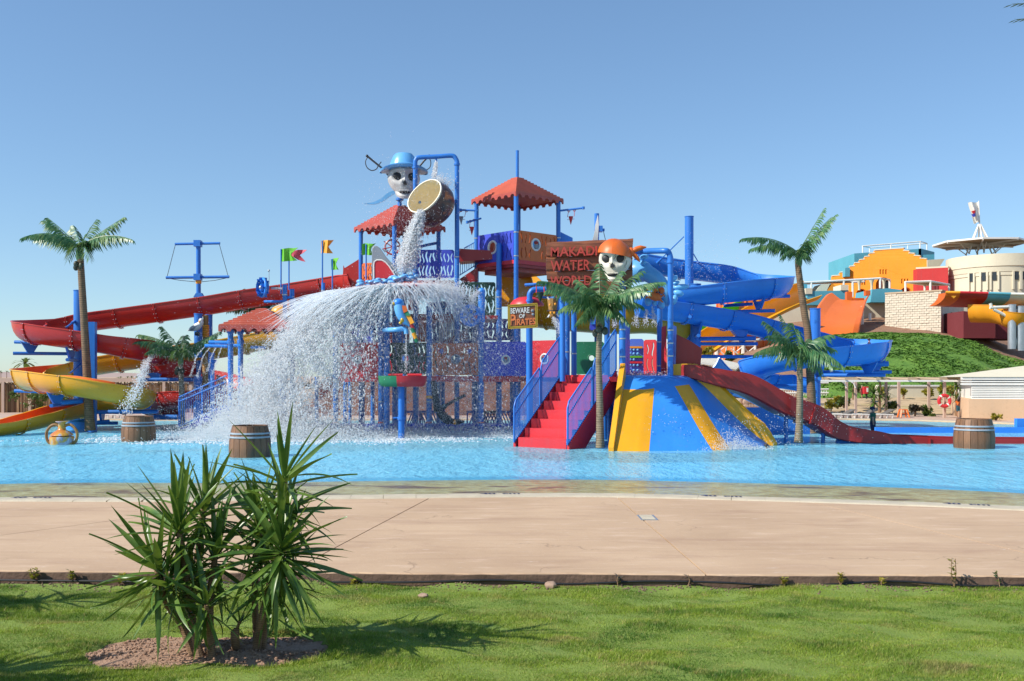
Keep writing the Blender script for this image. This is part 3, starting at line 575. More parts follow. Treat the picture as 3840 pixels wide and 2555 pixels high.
def palm(name,lab,trunk,r0,r1,cc,fr,seed,tm,lmax=.36,coco=True,group='artificial palm trees in the pool',lw=.05,hang=.9,leaf='frond'):
    r=random.Random(seed); t_=thing(name,lab,'palm tree',trunk[0],group); mb=MB(); ring_tube(mb,trunk,r0,r1,14,.035,.05,.2); part(mb,'trunk',M[tm],t_,ang=60)
    for tip,arch in fr: part(frond(cc+V((r.uniform(-.04,.04),r.uniform(-.04,.04),r.uniform(-.12,.05))),tip,arch,r,lw,lmax,max(26,int((tip-cc).length/.042)),hang),'frond',M[leaf],t_,False)
    mb=MB(); mb.lathe(cc+V((0,0,-.5)),[(r1*.9,0),(r1*1.25,.15),(r1*1.1,.4),(.05,.62)],12); part(mb,'crown_shaft',M[leaf],t_)
    if coco:
        for k in range(3):
            a=(4.2,5.4,3.0)[k]; mb=MB(); mb.ball(cc+V((math.cos(a)*.15,math.sin(a)*.15,-.62-.05*k)),(.085,.085,.11),12,8); part(mb,'coconut',M['cnut'],t_)
    return t_
M['cnut']=paint('green_brown_coconut',(.05,.055,.03),.45,.4,6)
# left tall palm
Y=33.72; cc=zA(940,545,Y); T=lambda z,x,y,dy,ar: (z(x,y,Y+dy),ar)
palm('palm_tree','tall leaning artificial palm in front of the looping slides at far left',[zB(885,1215,Y),zB(868,950,Y),zB(848,560,Y),zB(825,150,Y),zA(958,900,Y),zA(942,620,Y)],.15,.105,cc,
 [T(zA,270,440,-.5,.55),T(zA,560,210,.3,.1),T(zA,520,240,.9,.15),T(zA,1135,230,.6,.1),T(zA,1455,205,.2,.05),T(zA,1550,465,-.5,.5),T(zA,1050,700,-1.0,.35),T(zA,800,700,-1.2,.45),T(zA,860,300,1.0,.1),T(zA,430,470,.8,.4),T(zA,1020,480,-.4,.1)],21,'trunkb',.40)
# short left palm
Y=35.2; cc=zU(815,330,Y)
palm('palm_tree','short artificial palm with a water jet, right of the yellow slide',[zU(835,1500,Y),zU(838,1200,Y),zU(830,900,Y),zU(815,600,Y),zU(812,400,Y)],.11,.085,cc,
 [T(zU,110,170,-.5,.35),T(zU,170,60,.5,.25),T(zU,530,-60,.3,.05),T(zU,1410,20,.2,.12),T(zU,1330,80,-.6,.15),T(zU,300,330,-1.0,.4),T(zU,850,80,.8,.1),T(zU,900,70,.2,.05),T(zU,700,420,-1.1,.4),T(zU,960,330,-.9,.3),T(zU,620,300,.9,.4)],22,'trunk',.38)
# palm behind the small hut
Y=38; cc=zC(1130,850,Y)
palm('palm_tree','artificial palm half hidden behind the small red roofed hut',[V((cc.x+.05,Y,-.3)),V((cc.x+.03,Y,1.5)),cc+V((0,0,-.1))],.12,.09,cc,
 [T(zC,670,810,-.3,.35),T(zC,835,610,.2,.1),T(zC,850,620,.8,.1),T(zC,1100,720,.4,.1),T(zC,1480,760,.1,.2),T(zC,1560,900,-.4,.3),T(zC,900,1000,-.5,.3)],23,'trunk',.4,False)
# front palm by the stairs
Y=26.3; cc=zH(905,330,Y)
palm('palm_tree','artificial palm standing in front of the blue and yellow wide slide',[zH(898,1522,Y),zH(893,1100,Y),zH(885,800,Y),zH(893,560,Y),zH(905,400,Y)],.105,.065,cc,
 [T(zH,385,120,-.3,.35),T(zH,450,200,.4,.35),T(zH,700,110,.6,.15),T(zH,890,-20,.5,.05),T(zH,1070,40,.4,.1),T(zH,1420,130,.1,.3),T(zH,1300,210,-.6,.35),T(zH,1240,40,.7,.2),T(zH,770,390,-.7,.3),T(zH,620,260,-.7,.35),T(zH,1000,400,-.6,.25),T(zH,860,440,-.8,.2),T(zH,1040,240,-.8,.25),T(zH,560,360,.2,.35),T(zH,1250,330,.2,.4),T(zH,700,470,-.4,.3),T(zH,1130,470,-.4,.3),T(zH,800,180,-.5,.3),T(zH,940,500,.3,.25)],24,'trunk',.34)
# right tall palm
Y=33.5; cc=zL(640,520,Y)
palm('palm_tree','tall artificial palm with sparse fronds near the blue slide at right',[zK(2010,1345,Y+.0)+V((.3,0,-.15)),zJ(1650,1250,Y),zL(700,1130,Y),zL(660,850,Y),zL(635,640,Y),cc+V((0,0,-.1))],.16,.10,cc,
 [T(zL,85,380,-.3,.45),T(zL,170,480,.4,.4),T(zL,885,90,.2,.0),T(zL,1000,150,-.1,.05),T(zL,960,170,.6,.1),T(zL,730,540,-.9,.15),T(zL,480,560,-.8,.35),T(zL,720,400,-.6,.1)],25,'trunkb',.36,False)
# right short palm
Y=27.6; cc=zJ(1570,1330,Y)
palm('palm_tree','artificial palm with long drooping fronds beside the long straight red slide',[zK(1945,1335,Y),zK(1955,1100,Y),zK(1960,800,Y),zK(1958,560,Y),zJ(1568,1400,Y)],.105,.075,cc,
 [T(zJ,1130,1370,-.3,.35),T(zJ,1215,1060,.3,.1),T(zJ,1380,1000,.3,.05),T(zJ,1870,1190,.2,.15),T(zJ,1990,1500,-.4,.4),T(zJ,1880,1500,-.8,.3),T(zJ,1560,1500,-.9,.25),T(zJ,1340,1420,.5,.35),T(zJ,1780,1560,.3,.35),T(zJ,1650,1230,.7,.05),T(zJ,1250,1200,-.4,.3),T(zJ,1900,1330,.3,.3),T(zJ,1450,1480,-.7,.3),T(zJ,1700,1520,-.6,.3),T(zJ,1480,1080,-.3,.2)],26,'trunk',.36,False)
# frond tip of a palm outside the frame, upper right
cc=V((5.6,8.0,4.9))
palm('palm_tree','natural palm past the right edge, only frond tips showing at the top corner',[V((5.9,8.0,-.1)),V((5.75,8,2.5)),cc+V((0,0,-.2))],.16,.12,cc,[(S(3800,16,8.0),.0),(S(3812,74,7.9),.05),(cc+V((1.4,.5,-.5)),.4),(cc+V((.6,1.3,.2)),.3),(cc+V((.5,-1.3,0)),.3),(cc+V((-.3,1.2,.7)),.1)],27,'trunkb',.16,False,None,.010,.1,'leaf')
# ================================================================ BARRELS AND JUG
def barrel(c,k,lab,seed):
    t_=thing('barrel',lab,'barrel',c,'wooden barrels in the pool'); prof=[(0,.462),(.12,.474),(.26,.478),(.40,.470),(.52,.452),(.64,.428),(.75,.40)]; n=18
    pr=[(z*k,r*k) for z,r in prof]; me=None
    for i in range(n):
        a=2*math.pi*i/n+.1; g_=.012
        if me is None:
            P=[]; half=math.pi/n-g_
            for z,r in pr: P.append([V((math.cos(b)*r,math.sin(b)*r,z)) for b in (-half,-half*.4,half*.4,half)])
            mb=MB(); mb.grid(P); Pi=[[V((math.cos(b)*(r-.035),math.sin(b)*(r-.035),z)) for b in (-half,half)] for z,r in pr]; mb.grid(Pi,True)
            mb.grid([P[-1],[Pi[-1][0],Pi[-1][0].lerp(Pi[-1][1],.3),Pi[-1][0].lerp(Pi[-1][1],.7),Pi[-1][1]]]); mb.grid([[P[j][0] for j in range(len(P))],[Pi[j][0] for j in range(len(P))]]); mb.grid([[P[j][3] for j in range(len(P))],[Pi[j][1] for j in range(len(P))]],True)
            me=mesh(mb,'stave',M['stave'])
        o=bpy.data.objects.new('stave',me); C.objects.link(o); o.parent=t_; o.rotation_euler=(0,0,a)
    for z in (.50,.585):
        r=.472 if z<.55 else .456; mb=MB(); mb.lathe(c+V((0,0,z*k-.022)),[((r-.02)*k,0),((r+.004)*k,.004),((r)*k,.042),((r-.03)*k,.046)],36,caps=False); part(mb,'hoop',M['hoop'],t_)
    mb=MB(); mb.lathe(c+V((0,0,.70*k)),[(.37*k,0),(0,.0)],24); part(mb,'dark_inside',M['black'],t_)  # black disc stands in for the shade inside the open barrel
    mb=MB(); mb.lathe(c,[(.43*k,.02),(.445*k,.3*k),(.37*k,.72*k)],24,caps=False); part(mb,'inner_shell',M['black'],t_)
    mb=MB(); mb.lathe(c+V((0,0,.745*k)),[(.365*k,0),(.405*k,0),(.402*k,.02),(.368*k,.02),(.365*k,0)],30,caps=False); part(mb,'rim',M['stave'],t_); return t_
M['hoop']=paint('pale_grey_hoop',(.34,.38,.42),.4,.2,5)
p=zY.g(994,320); barrel(V((p.x,p.y+.45,-.06)),1.03,'wooden barrel in the pool behind the yuccas, in front of the splash',1)
p=zB.g(1302,1322); barrel(V((p.x,p.y+.45,-.06)),1.02,'wooden barrel catching a water jet below the yellow slide',2)
p=zN.g(1915,1213); barrel(V((p.x,p.y+.45,-.06)),1.08,'wooden barrel at the far right in front of the red run-out lane',3)
p=zB.g(558,1352); c=V((p.x,p.y+.3,-.06)); k=1/zB.k/F*27.9
m,t,b=nodes('painted_clay'); cc_=coord(t); n_=noise(t,cc_,3.2,3,.5,.5); base=ramp(t,n_,[(.30,(.50,.14,.05)),(.46,(.62,.26,.05)),(.52,(.66,.40,.06)),(.60,(.40,.34,.42)),(.66,(.60,.62,.70)),(.74,(.50,.16,.06))]); t.links.new(base,b.inputs['Base Color']); b.inputs['Roughness'].default_value=.25; M['clay']=m
jt=thing('amphora','two handled clay jug painted orange, yellow and white standing in the pool','jug',c)
mb=MB(); mb.lathe(c,[(x*k,z*k) for x,z in ((100,0),(112,40),(114,70),(112,92),(80,98),(108,104),(98,118),(70,140),(52,150),(38,160),(33,180),(33,215),(42,228),(58,236),(58,242),(42,242))],28); part(mb,'body',M['clay'],jt,ang=50)
for s_ in (-1,1):
    mb=MB(); mb.tube(crm([c+V((s_*x*k,0,z*k)) for x,z in ((30,196),(70,208),(110,192),(143,150),(152,105),(140,50),(106,14))],6),.042,8); part(mb,'handle',M['crate'],jt)
# ================================================================ SLIDES
def resample(P,nper,extra=None):
    W_=crm(P,nper)
    if extra is None: return W_,None
    out=[]
    for i in range(len(P)-1):
        for k in range(nper): u=k/nper; u=u*u*(3-2*u); out.append(tuple(a*(1-u)+b_*u for a,b_ in zip(extra[i],extra[i+1])))
    out.append(extra[-1]); return W_,out
def profile(w,hl,hr,sq=1.):
    if sq<.6: return [(-w,hl),(-w,hl*.66),(-w,hl*.33),(-w,.03),(-w*.9,.0),(-w*.5,0),(0,0),(w*.5,0),(w*.9,.0),(w,.03),(w,hr*.33),(w,hr*.66),(w,hr)]
    n=12; pr=[]
    for k in range(n+1):
        a=math.pi*(k/n-.5); sx=math.sin(a); h=hl if sx<0 else hr; cx=math.copysign(abs(sx)**sq,sx); pr.append((cx*w,h*(1-math.cos(a)**(1.0 if sq==1 else .7))))
    return pr
def slide(name,lab,P,mat,w=.5,h=.6,hh=None,t=.035,flange=1.6,inner=None,nper=8,sq=1.,roll=None,lip=.06,bolts=True,root=None,group=None,cat='slide'):
    ex=hh or [(h,h)]*len(P); ex=[tuple(e)+((0,) if len(e)==2 else ()) for e in ex]; Wp,E=resample(P,nper,ex); n=len(Wp)
    root=root or thing(name,lab,cat,P[-1],group); frames=[]
    for i,p in enumerate(Wp):
        t_=Wp[min(i+1,n-1)]-Wp[max(i-1,0)]; sd=V((t_.y,-t_.x,0)).normalized(); t_.normalize(); up=sd.cross(t_); ro=E[i][2]
        if ro: q_=Matrix.Rotation(ro,3,t_); sd=q_@sd; up=q_@up
        frames.append((p,t_,sd,up))
    ins=[];outs=[];rim=[]
    for (p,t_,sd,up),e in zip(frames,E):
        pr=profile(w,e[0],e[1],sq); ins.append([p+sd*x+up*z for x,z in pr])
        out=[(-w-lip,e[0]+.005),(-w-lip,e[0]-.03),(-w-t,e[0]-.035)]+[(x*(w+t)/w,z-t*max(0,1-(z/max(e[0] if x<0 else e[1],.01))**2)) for x,z in pr[1:-1]]+[(w+t,e[1]-.035),(w+lip,e[1]-.03),(w+lip,e[1]+.005)]
        outs.append([p+sd*x+up*z for x,z in out])
    mb=MB(); mb.grid(outs,False)
    if inner is None: mb.grid(ins,True)
    for k in (0,-1): mb.grid([[a[k] for a in ins],[a[k] for a in outs]],k==0)
    for i in (0,n-1):
        A,B=ins[i],outs[i]; mb.add(A+B,[tuple(list(range(len(A)))+list(range(len(A)+len(B)-1,len(A)-1,-1)))])
    part(mb,'trough',mat,root,True,ang=50)
    if inner is not None: mb=MB(); mb.grid(ins,True); part(mb,'sliding_surface',inner,root,True,ang=60)
    if flange:
        L_=arclen(Wp); nf=max(1,int(L_[-1]/flange))
        for k in range(1,nf):
            s=L_[-1]*k/nf; i=min(range(n),key=lambda j:abs(L_[j]-s)); p,t_,sd,up=frames[i]; e=E[i]; pr=profile(w,e[0],e[1],sq); ww=.022
            q1=[(x*(w+t+.035)/w,z-(t+.035)*(1-(z/max(e[0] if x<0 else e[1],.01))**2)) for x,z in pr]
            mb=MB(); A=[p+sd*x+up*(z-.02)-t_*ww for x,z in q1]; B=[p+sd*x+up*(z-.02)+t_*ww for x,z in q1]; q0=[(x*(w+t*.9)/w,z-t*.9) for x,z in pr]; A0=[p+sd*x+up*(z-.02)-t_*ww for x,z in q0]; B0=[p+sd*x+up*(z-.02)+t_*ww for x,z in q0]
            mb.grid([A,B]); mb.grid([A0,A]); mb.grid([B,B0]); fl=part(mb,'flange',mat,root,True,ang=30)
            if bolts:
                mb=MB()
                for j in range(0,13,1):
                    for s_ in (-1,1):
                        x,z=q1[j]; c_=p+sd*x*1.005+up*(z-.02)+t_*s_*.045; mb.ball(c_,.016,6,4)
                part(mb,'bolts',M['steel'],fl,True,kind='stuff')
    return root,frames
def cradle(root,frames,i,toward,mat='blue'):
    """saddle under a trough and the arm that carries it from a post"""
    p,t_,sd,up=frames[i]; mb=MB(); mb.prism([p+sd*x+V((0,0,z))-t_*.04 for x,z in ((-.34,.02),(-.12,-.36),(.12,-.36),(.34,.02),(.2,-.06),(0,-.09),(-.2,-.06))],t_*.08); part(mb,'saddle',M[mat],root,False)
    mb=MB(); a=p+V((0,0,-.42)); b_=V(toward); b_.z=a.z; d=(a-b_).normalized(); mb.tube([b_,a+d*.55],.062,10); part(mb,'support_arm',M[mat],root)
def post(root,x,y,z0,z1,r,mat='blue',name='post',bands=(),cap=True):
    mb=MB(); pr=[(r,z0),(r,z1)] ; mb.lathe((x,y,0),pr,16)
    if cap: mb.lathe((x,y,0),[(r*1.08,z1),(r*1.08,z1+.025)],16)
    o=part(mb,name,M[mat],root)
    for zb in bands: mb=MB(); mb.lathe((x,y,0),[(r+.012,zb-.018),(r+.012,zb+.018)],16,caps=False); part(mb,'clamp',M['steel'],o)
    return o
b=lambda x,y,Y: zB(x,y,Y)
# red looping slide, upper left
Pr=[zC(1960,640,35.9),zC(1790,662,36.6),zC(1300,735,37.2),zC(830,800,37.3),zC(350,878,37.3),b(980,222,37.3),b(650,262,37.3),b(400,300,36.95),b(275,325,36.1),b(330,352,35.2),b(600,392,34.75),b(1000,452,34.75),b(1250,500,35.0),b(1450,535,35.9),b(1600,575,36.9),b(1800,620,37.9)]
hr_=[(.6,.6),(.62,.62)]+[(.62,.62)]*4+[(.55,.62),(.5,.66),(.5,.68),(.52,.68),(.58,.64),(.6,.62),(.55,.66),(.5,.66),(.55,.62),(.6,.6)]
rr_,fr_=slide('looping_slide','long red slide looping round the blue post at far left',Pr,M['red'],.5,.62,hr_,group='looping slides')
# lower red loop further back
Pr2=[b(2000,650,37.8),b(1800,690,37.5),b(1600,700,37.3),b(1500,690,38.2),b(1700,720,39.6),b(2050,780,39.8),b(2330,870,39.0),b(2300,960,37.6),b(1950,985,36.9),b(1650,1000,37.2),b(1480,1030,38),b(1540,1080,38.9),b(1800,1100,39.2)]
slide('looping_slide','lower red slide loop seen behind the short palm at left',Pr2,M['red'],.5,.62,group='looping slides')
# yellow looping slide
Py=[zC(1250,1180,36.8),zC(1050,1200,37.0),zC(600,1280,37.2),b(1450,590,37.3),b(980,660,37.3),b(680,712,37.3),b(410,765,36.95),b(265,800,36.1),b(330,818,34.4),b(640,856,33.1),b(1000,915,32.95),b(1230,955,33.4),b(1365,985,34.7),b(1280,1010,35.8),b(1000,1030,36.1),b(800,1075,35.6),b(600,1130,34.6),b(330,1200,33.2),b(0,1262,32.0),b(-350,1290,31.2)]
hy=[(.62,.62)]*5+[(.55,.62),(.5,.68),(.5,.7),(.52,.68),(.58,.64),(.62,.6),(.66,.55),(.7,.5),(.66,.5),(.62,.55),(.58,.58),(.55,.55),(.5,.5),(.42,.42),(.3,.3)]
ry_,fy_=slide('looping_slide','yellow looping slide running out past the left edge of the photo',Py,M['yellow'],.5,.6,hy,inner=M['orange_in'],group='looping slides')
sp=thing('slide_post','thick blue post carrying the red and yellow loops at far left','post',b(790,1200,36)); px,py_=b(775,0,36).x,36
post(sp,px,py_,-.4,zA.z(1070,36),.185); mb=MB(); mb.lathe((px,py_,0),[(.42,-.4),(.42,.12),(.38,.25),(.27,.32),(.25,.6)],20); part(mb,'base',M['lblue'],sp)
x0,x1=b(850,0,34.0).x,b(928,0,34.0).x; mb=MB(); mb.bx(x0,x1,34.0,34.2,-.3,zB.z(150,34)); part(mb,'box_post',M['blue'],sp,False)
for (a,c_) in ((b(650,205,34.9),b(735,140,35.9)),(b(690,650,34.9),b(800,565,35.9)),(b(620,1120,34.4),b(790,1010,35.9))):
    mb=MB(); mb.tube([a,c_],.03,8); mb.tube([c_,c_.lerp(a,.35)],.055,8); part(mb,'brace',M['blue'],sp)
for i in (70,82): cradle(rr_,fr_,i,(px,py_,0))
for i in (70,112): cradle(ry_,fy_,min(i,len(fy_)-1),(px,py_,0))
for zz,xx in ((348,290),(826,290)):
    mb=MB(); mb.tube([b(145,zz,36.1),b(640,zz+14,36.0)],.062,12); part(mb,'support_arm',M['blue'],sp)
mb=MB(); mb.tube([b(590,942,33.6),b(800,925,34.2)],.085,12); part(mb,'support_arm',M['lblue'],sp)
mb=MB(); mb.tube([b(930,1035,35.6),b(1550,1030,35.6)],.075,12); part(mb,'support_arm',M['blue'],sp)
mb=MB(); mb.prism([b(x,y,35.2) for x,y in ((1270,965),(1340,1005),(1440,1005),(1475,935),(1400,965))],(0,.3,0)); part(mb,'saddle',M['blue'],sp,False)
mb=MB(); mb.tube([b(900,1140,35.9),b(1070,1122,35.9)],.06,12); part(mb,'support_arm',M['blue'],sp)
p2=thing('slide_post','blue double post under the back end of the red slide, beside the perched gull','post',b(1930,1000,37)); x_=b(1938,0,36.6).x
post(p2,x_,36.6,-.4,b(0,690,36.6).z,.15); post(p2,x_+.32,36.9,-.4,zC.z(870,36.9),.13)
post(p2,x_+.02,36.6,b(0,500,36.6).z,zC.z(860,36.6),.15)
mb=MB(); mb.tube([b(1360,716,36.8),b(2000,716,36.8)],.075,12); part(mb,'support_arm',M['blue'],p2); mb=MB(); mb.tube([b(1450,1085,37),b(1740,1085,37)],.1,12); part(mb,'support_arm',M['blue'],p2)
mb=MB(); mb.prism([b(x,y,36.9) for x,y in ((1445,655),(1480,700),(1555,700),(1600,640))],(0,.4,0)); part(mb,'saddle',M['blue'],p2,False)
# blue slides on the right
j=lambda x,y,Y: zJ(x,y,Y)
Pb=[j(-60,560,37.6),j(330,625,37.6),j(800,682,37.5),j(1080,735,37.3),j(1260,775,36.9),j(1362,805,36.1),j(1290,830,35.3),j(1000,855,34.8),j(600,895,34.7),j(250,935,34.9),j(-20,975,35.6),j(-120,1000,36.1)]
hb=[(.62,.62)]*3+[(.62,.55),(.66,.5),(.68,.5),(.68,.5),(.66,.55)]+[(.62,.6)]*4
rb1,fb1=slide('looping_slide','upper blue slide loop high on the right, behind the tall thick post',Pb,M['blue2'],.5,.62,hb,group='looping slides')
Pb2=[j(-30,1010,34.6),j(300,1050,34.8),j(650,1102,35.2),j(1000,1165,35.8),j(1350,1255,36.2),j(1700,1330,36.4),j(1980,1385,36.3),j(2200,1415,35.9),j(2310,1440,35.2),j(2240,1468,34.4),j(2000,1490,33.9),j(1750,1500,33.6),j(1500,1530,33.5),j(1250,1580,33.9),j(1120,1640,34.8),j(1200,1690,35.8),j(1450,1720,36.3),j(1650,1760,36.0)]
hb2=[(.72,.72)]+[(.64,.62)]*4+[(.62,.6),(.62,.55),(.66,.5),(.7,.5),(.7,.5),(.66,.55),(.6,.6),(.56,.25,.0),(.62,.22),(.66,.3),(.6,.4),(.5,.5),(.5,.5)]
rb2,fb2=slide('looping_slide','middle blue slide run sweeping right to a loop in front of the grassy hill',Pb2,M['blue2'],.5,.62,hb2,group='looping slides')
Pb3=[j(280,1640,32.5),j(420,1690,33.2),zK(1450,860,34.0),zK(1700,1010,34.0),zK(1900,1090,33.4)]
slide('looping_slide','lowest short blue slide under the long straight red slide',[zK(1000,640,31.5),zK(1120,760,32.2),zK(1280,850,33.0),zK(1440,905,33.6),zK(1600,990,33.9)],M['blue2'],.45,.5,group='looping slides')
tp=thing('slide_post','tallest thick blue post with tie rods above the upper blue loop','post',zJ.g(480,2300)); Yt=36.3; xt=j(482,0,Yt).x
post(tp,xt,Yt,-.4,zJ.z(38,Yt),j(525,0,Yt).x-xt); 
for a,c_ in ((j(430,230,Yt),j(165,490,37.1)),(j(525,400,Yt),j(580,495,37.1))):
    mb=MB(); mb.tube([a,c_],.02,6); mb.tube([c_,c_.lerp(a,.18)],.045,8); part(mb,'tie_rod',M['blue'],tp)
tp2=thing('slide_post','shorter thick blue post holding up the blue slide behind the thin grey steelwork','post',zJ.g(545,2300)); Yp=35.9; xp=j(545,0,Yp).x
post(tp2,xp,Yp,-.4,zJ.z(700,Yp),.19)
for i,bx_ in ((52,tp),(66,tp2)): cradle(rb1,fb1,i,(xp,Yp,0))
for i in (14,24,36): cradle(rb2,fb2,i,(xp,Yp,0))
mb=MB(); mb.tube([j(820,905,35.6),j(1105,890,35.2)],.06,10); part(mb,'support_arm',M['blue'],tp2)
mb=MB(); mb.tube([j(1010,825,35.6),j(1465,812,35.8)],.065,10); part(mb,'support_arm',M['blue'],tp2)
mb=MB(); mb.tube([j(580,1232,35.8),j(1135,1226,35.6)],.075,10); part(mb,'support_arm',M['blue'],tp2)
mb=MB(); mb.prism([j(x,y,35.5) for x,y in ((900,1140),(960,1210),(1020,1210),(1060,1150))],(0,.4,0)); part(mb,'saddle',M['blue'],tp2,False)
tp3=thing('slide_post','thick blue post between the two right hand palms','post',zJ.g(1715,2000)); Yq=35.2; xq=j(1717,0,Yq).x; post(tp3,xq,Yq,-.4,zJ.z(940,Yq),j(1768,0,Yq).x-xq,bands=())
mb=MB(); mb.tube([N_ for N_ in (zN(200,322,35.0),zN(930,322,34.6))],.09,10); part(mb,'support_arm',M['blue'],tp3)
mb=MB(); mb.tube([zK(1690,782,34.6),zK(2060,782,35.0)],.075,10); part(mb,'support_arm',M['blue'],tp3)
for i in (64,72,88): cradle(rb2,fb2,i,(xq,Yq,0))
# long straight red slide, its shaded side put into the darker red
k_=lambda x,y,Y: zK(x,y,Y)
Pd=[k_(820,672,28.35),k_(985,706,28.1),k_(1130,768,28.0),k_(1400,850,28.1),k_(1750,1035,28.3),zN(60,930,28.5),zN(300,1070,28.6),zN(520,1125,28.6),zN(700,1140,28.6),zN(1080,1148,28.6),zN(1700,1152,28.6),zN(2357,1154,28.6),zN(2700,1156,28.6)]
hd=[(.30,.30),(.37,.37),(.45,.45),(.52,.52),(.5,.5),(.5,.5),(.44,.44),(.38,.38),(.34,.34),(.2,.2),(.15,.15),(.14,.14),(.14,.14)]
rd_,fd_=slide('straight_slide','long red slide, toned dark for its shaded side, sloping down right to a shallow run-out lane',Pd,M['dred'],.42,.5,hd,t=.04,flange=3.4,sq=.45,lip=.03,bolts=False)
mb=MB()
for i in (34,46): p=fd_[i][0]; mb=MB(); mb.tube([(p.x,p.y,-.4),(p.x,p.y,p.z-.02)],.06,10); mb.tube([(p.x-.35,p.y,p.z-.5),(p.x+.35,p.y,p.z-.5)],.05,8); part(mb,'leg',M['blue'],rd_)
mb=MB(); p=fd_[56][0]; mb.tube([p+V((-.4,-.1,-.05)),p+V((.2,-.1,-.05))],.1,10); part(mb,'foot',M['blue'],rd_)
# low blue lane walls behind
for pts,lab in (([zN(790,1030,33.6),zN(2357,1030,33.6),zN(2700,1032,33.6)],'low blue lane wall standing in the water behind the red run-out lane'),([zK(1420,1140,32.6),zK(1930,1150,32.8),zK(2050,1150,32.9)],'low blue lane wall behind the foot of the wide slide')):
    h=.2 if 'red' in lab else .9; mb=MB()
    for a,c_ in zip(pts,pts[1:]): mb.beam(V((a.x,a.y,h/2-.15)),V((c_.x,c_.y,h/2-.15)),.12,h+.25)
    solo(mb,'lane_wall',M['blue2'] if h<.5 else M['blue'],lab,'wall','blue lane walls',smooth=False)
mb=MB(); a=zR(2190,910,34.0); c_=zR(2700,910,34.0); mb.bx(a.x,c_.x,33.9,34.1,-.2,a.z)
solo(mb,'slide_end_panel',M['lblue'],'pale blue block at the end of the lanes at the right edge','panel',smooth=False)
# ---------------- wide slide with yellow stripes
ws=thing('wide_slide','blue and yellow wide fan-shaped slide ending in the pool','slide',zK(700,1400,26))
TOP=[(255,690,27.25),(400,690,27.25),(545,690,27.3),(655,690,27.4),(800,704,27.65),(880,735,27.9)]
BOT=[(140,1408,25.35),(310,1408,25.3),(480,1408,25.3),(1115,1392,25.6),(1300,1382,25.95),(1690,1345,27.4)]
tW=[k_(*p) for p in TOP]; bW=[k_(*p) for p in BOT]
for p in tW: p.z=1.89
for p in bW: p.z=-.06
def row(pts,n): return crm(pts,n)
Tt,Bb=row(tW,6),row(bW,6); nu=len(Tt); nv=18
def wsp(iu,v):
    a,c_=Tt[iu],Bb[iu]; u=iu/(nu-1); e=v
    pz=1-v; zz=a.z+(c_.z-a.z)*(v if u<.35 else v); ez=min(1,v*1.0)
    bend=max(0,(u-.3)/.7)
    hv=v**(1.+.35*bend); zv=v**(1.+.55*(.35+bend)*(1-v))
    return V((a.x+(c_.x-a.x)*hv,a.y+(c_.y-a.y)*hv,a.z+(c_.z-a.z)*zv))
G_=[[wsp(i,v/nv) for i in range(nu)] for v in range(nv+1)]
lipv=[[p+V((0,.5,.03)) for p in G_[0]],[p+V((0,.18,.03)) for p in G_[0]]]
def patch(r0,r1,c0,c1): return [[G_[r][c_] for c_ in range(c0,c1+1)] for r in range(r0,r1+1)]
cs=[0,12,16,24,30]; vb=4
mb=MB(); mb.grid(lipv+patch(0,vb,0,nu-1),True); mb.grid(patch(vb,nv,12,18),True); mb.grid(patch(vb,nv,24,nu-1),True); part(mb,'slide_surface',M['lblue'],ws,True,ang=70)
mb=MB(); mb.grid(patch(vb,nv,0,12),True); part(mb,'yellow_stripe',M['yellow'],ws,True,ang=70); mb=MB(); mb.grid(patch(vb,nv,18,24),True); part(mb,'yellow_stripe',M['yellow'],ws,True,ang=70)
def wall(col,h0,h1,t_,out,name,h_start=None):
    A=[G_[r][col] for r in range(nv+1)]; hs=[h0+(h1-h0)*r/nv for r in range(nv+1)]
    if name=='right_wall': A=[A[0]+V((-.52,.02,0)),A[0]+V((-.2,.0,0))]+A; hs=[.34,.36]+hs; hs[-1]*=.25; hs[-2]*=.7
    mb=MB(); mb.slab([[p+V((0,0,-.12)) for p in A],[p+V((out*.02,0,hh)) for p,hh in zip(A,hs)]],(out*t_,t_*.4,0)); part(mb,'side_wall',M['yellow'],ws,True,ang=50)
wall(0,.36,.14,.13,-1,'left_wall'); wall(nu-1,.36,.42,.13,1,'right_wall')
mb=MB(); mb.grid([[p+V((0,0,-.02)) for p in (G_[0][0],G_[0][0]+V((0,2.2,0)))],[V((p.x,p.y,-.3)) for p in (G_[nv][0],G_[0][0]+V((0,2.2,0)))]]); mb.grid([[G_[0][nu-1]+V((0,.0,0)),G_[0][nu-1]+V((0,1.2,0))],[V((G_[0][nu-1].x,G_[0][nu-1].y,-.3)),V((G_[0][nu-1].x,G_[0][nu-1].y+1.2,-.3))]]); part(mb,'under_panel',M['blue'],ws,False)
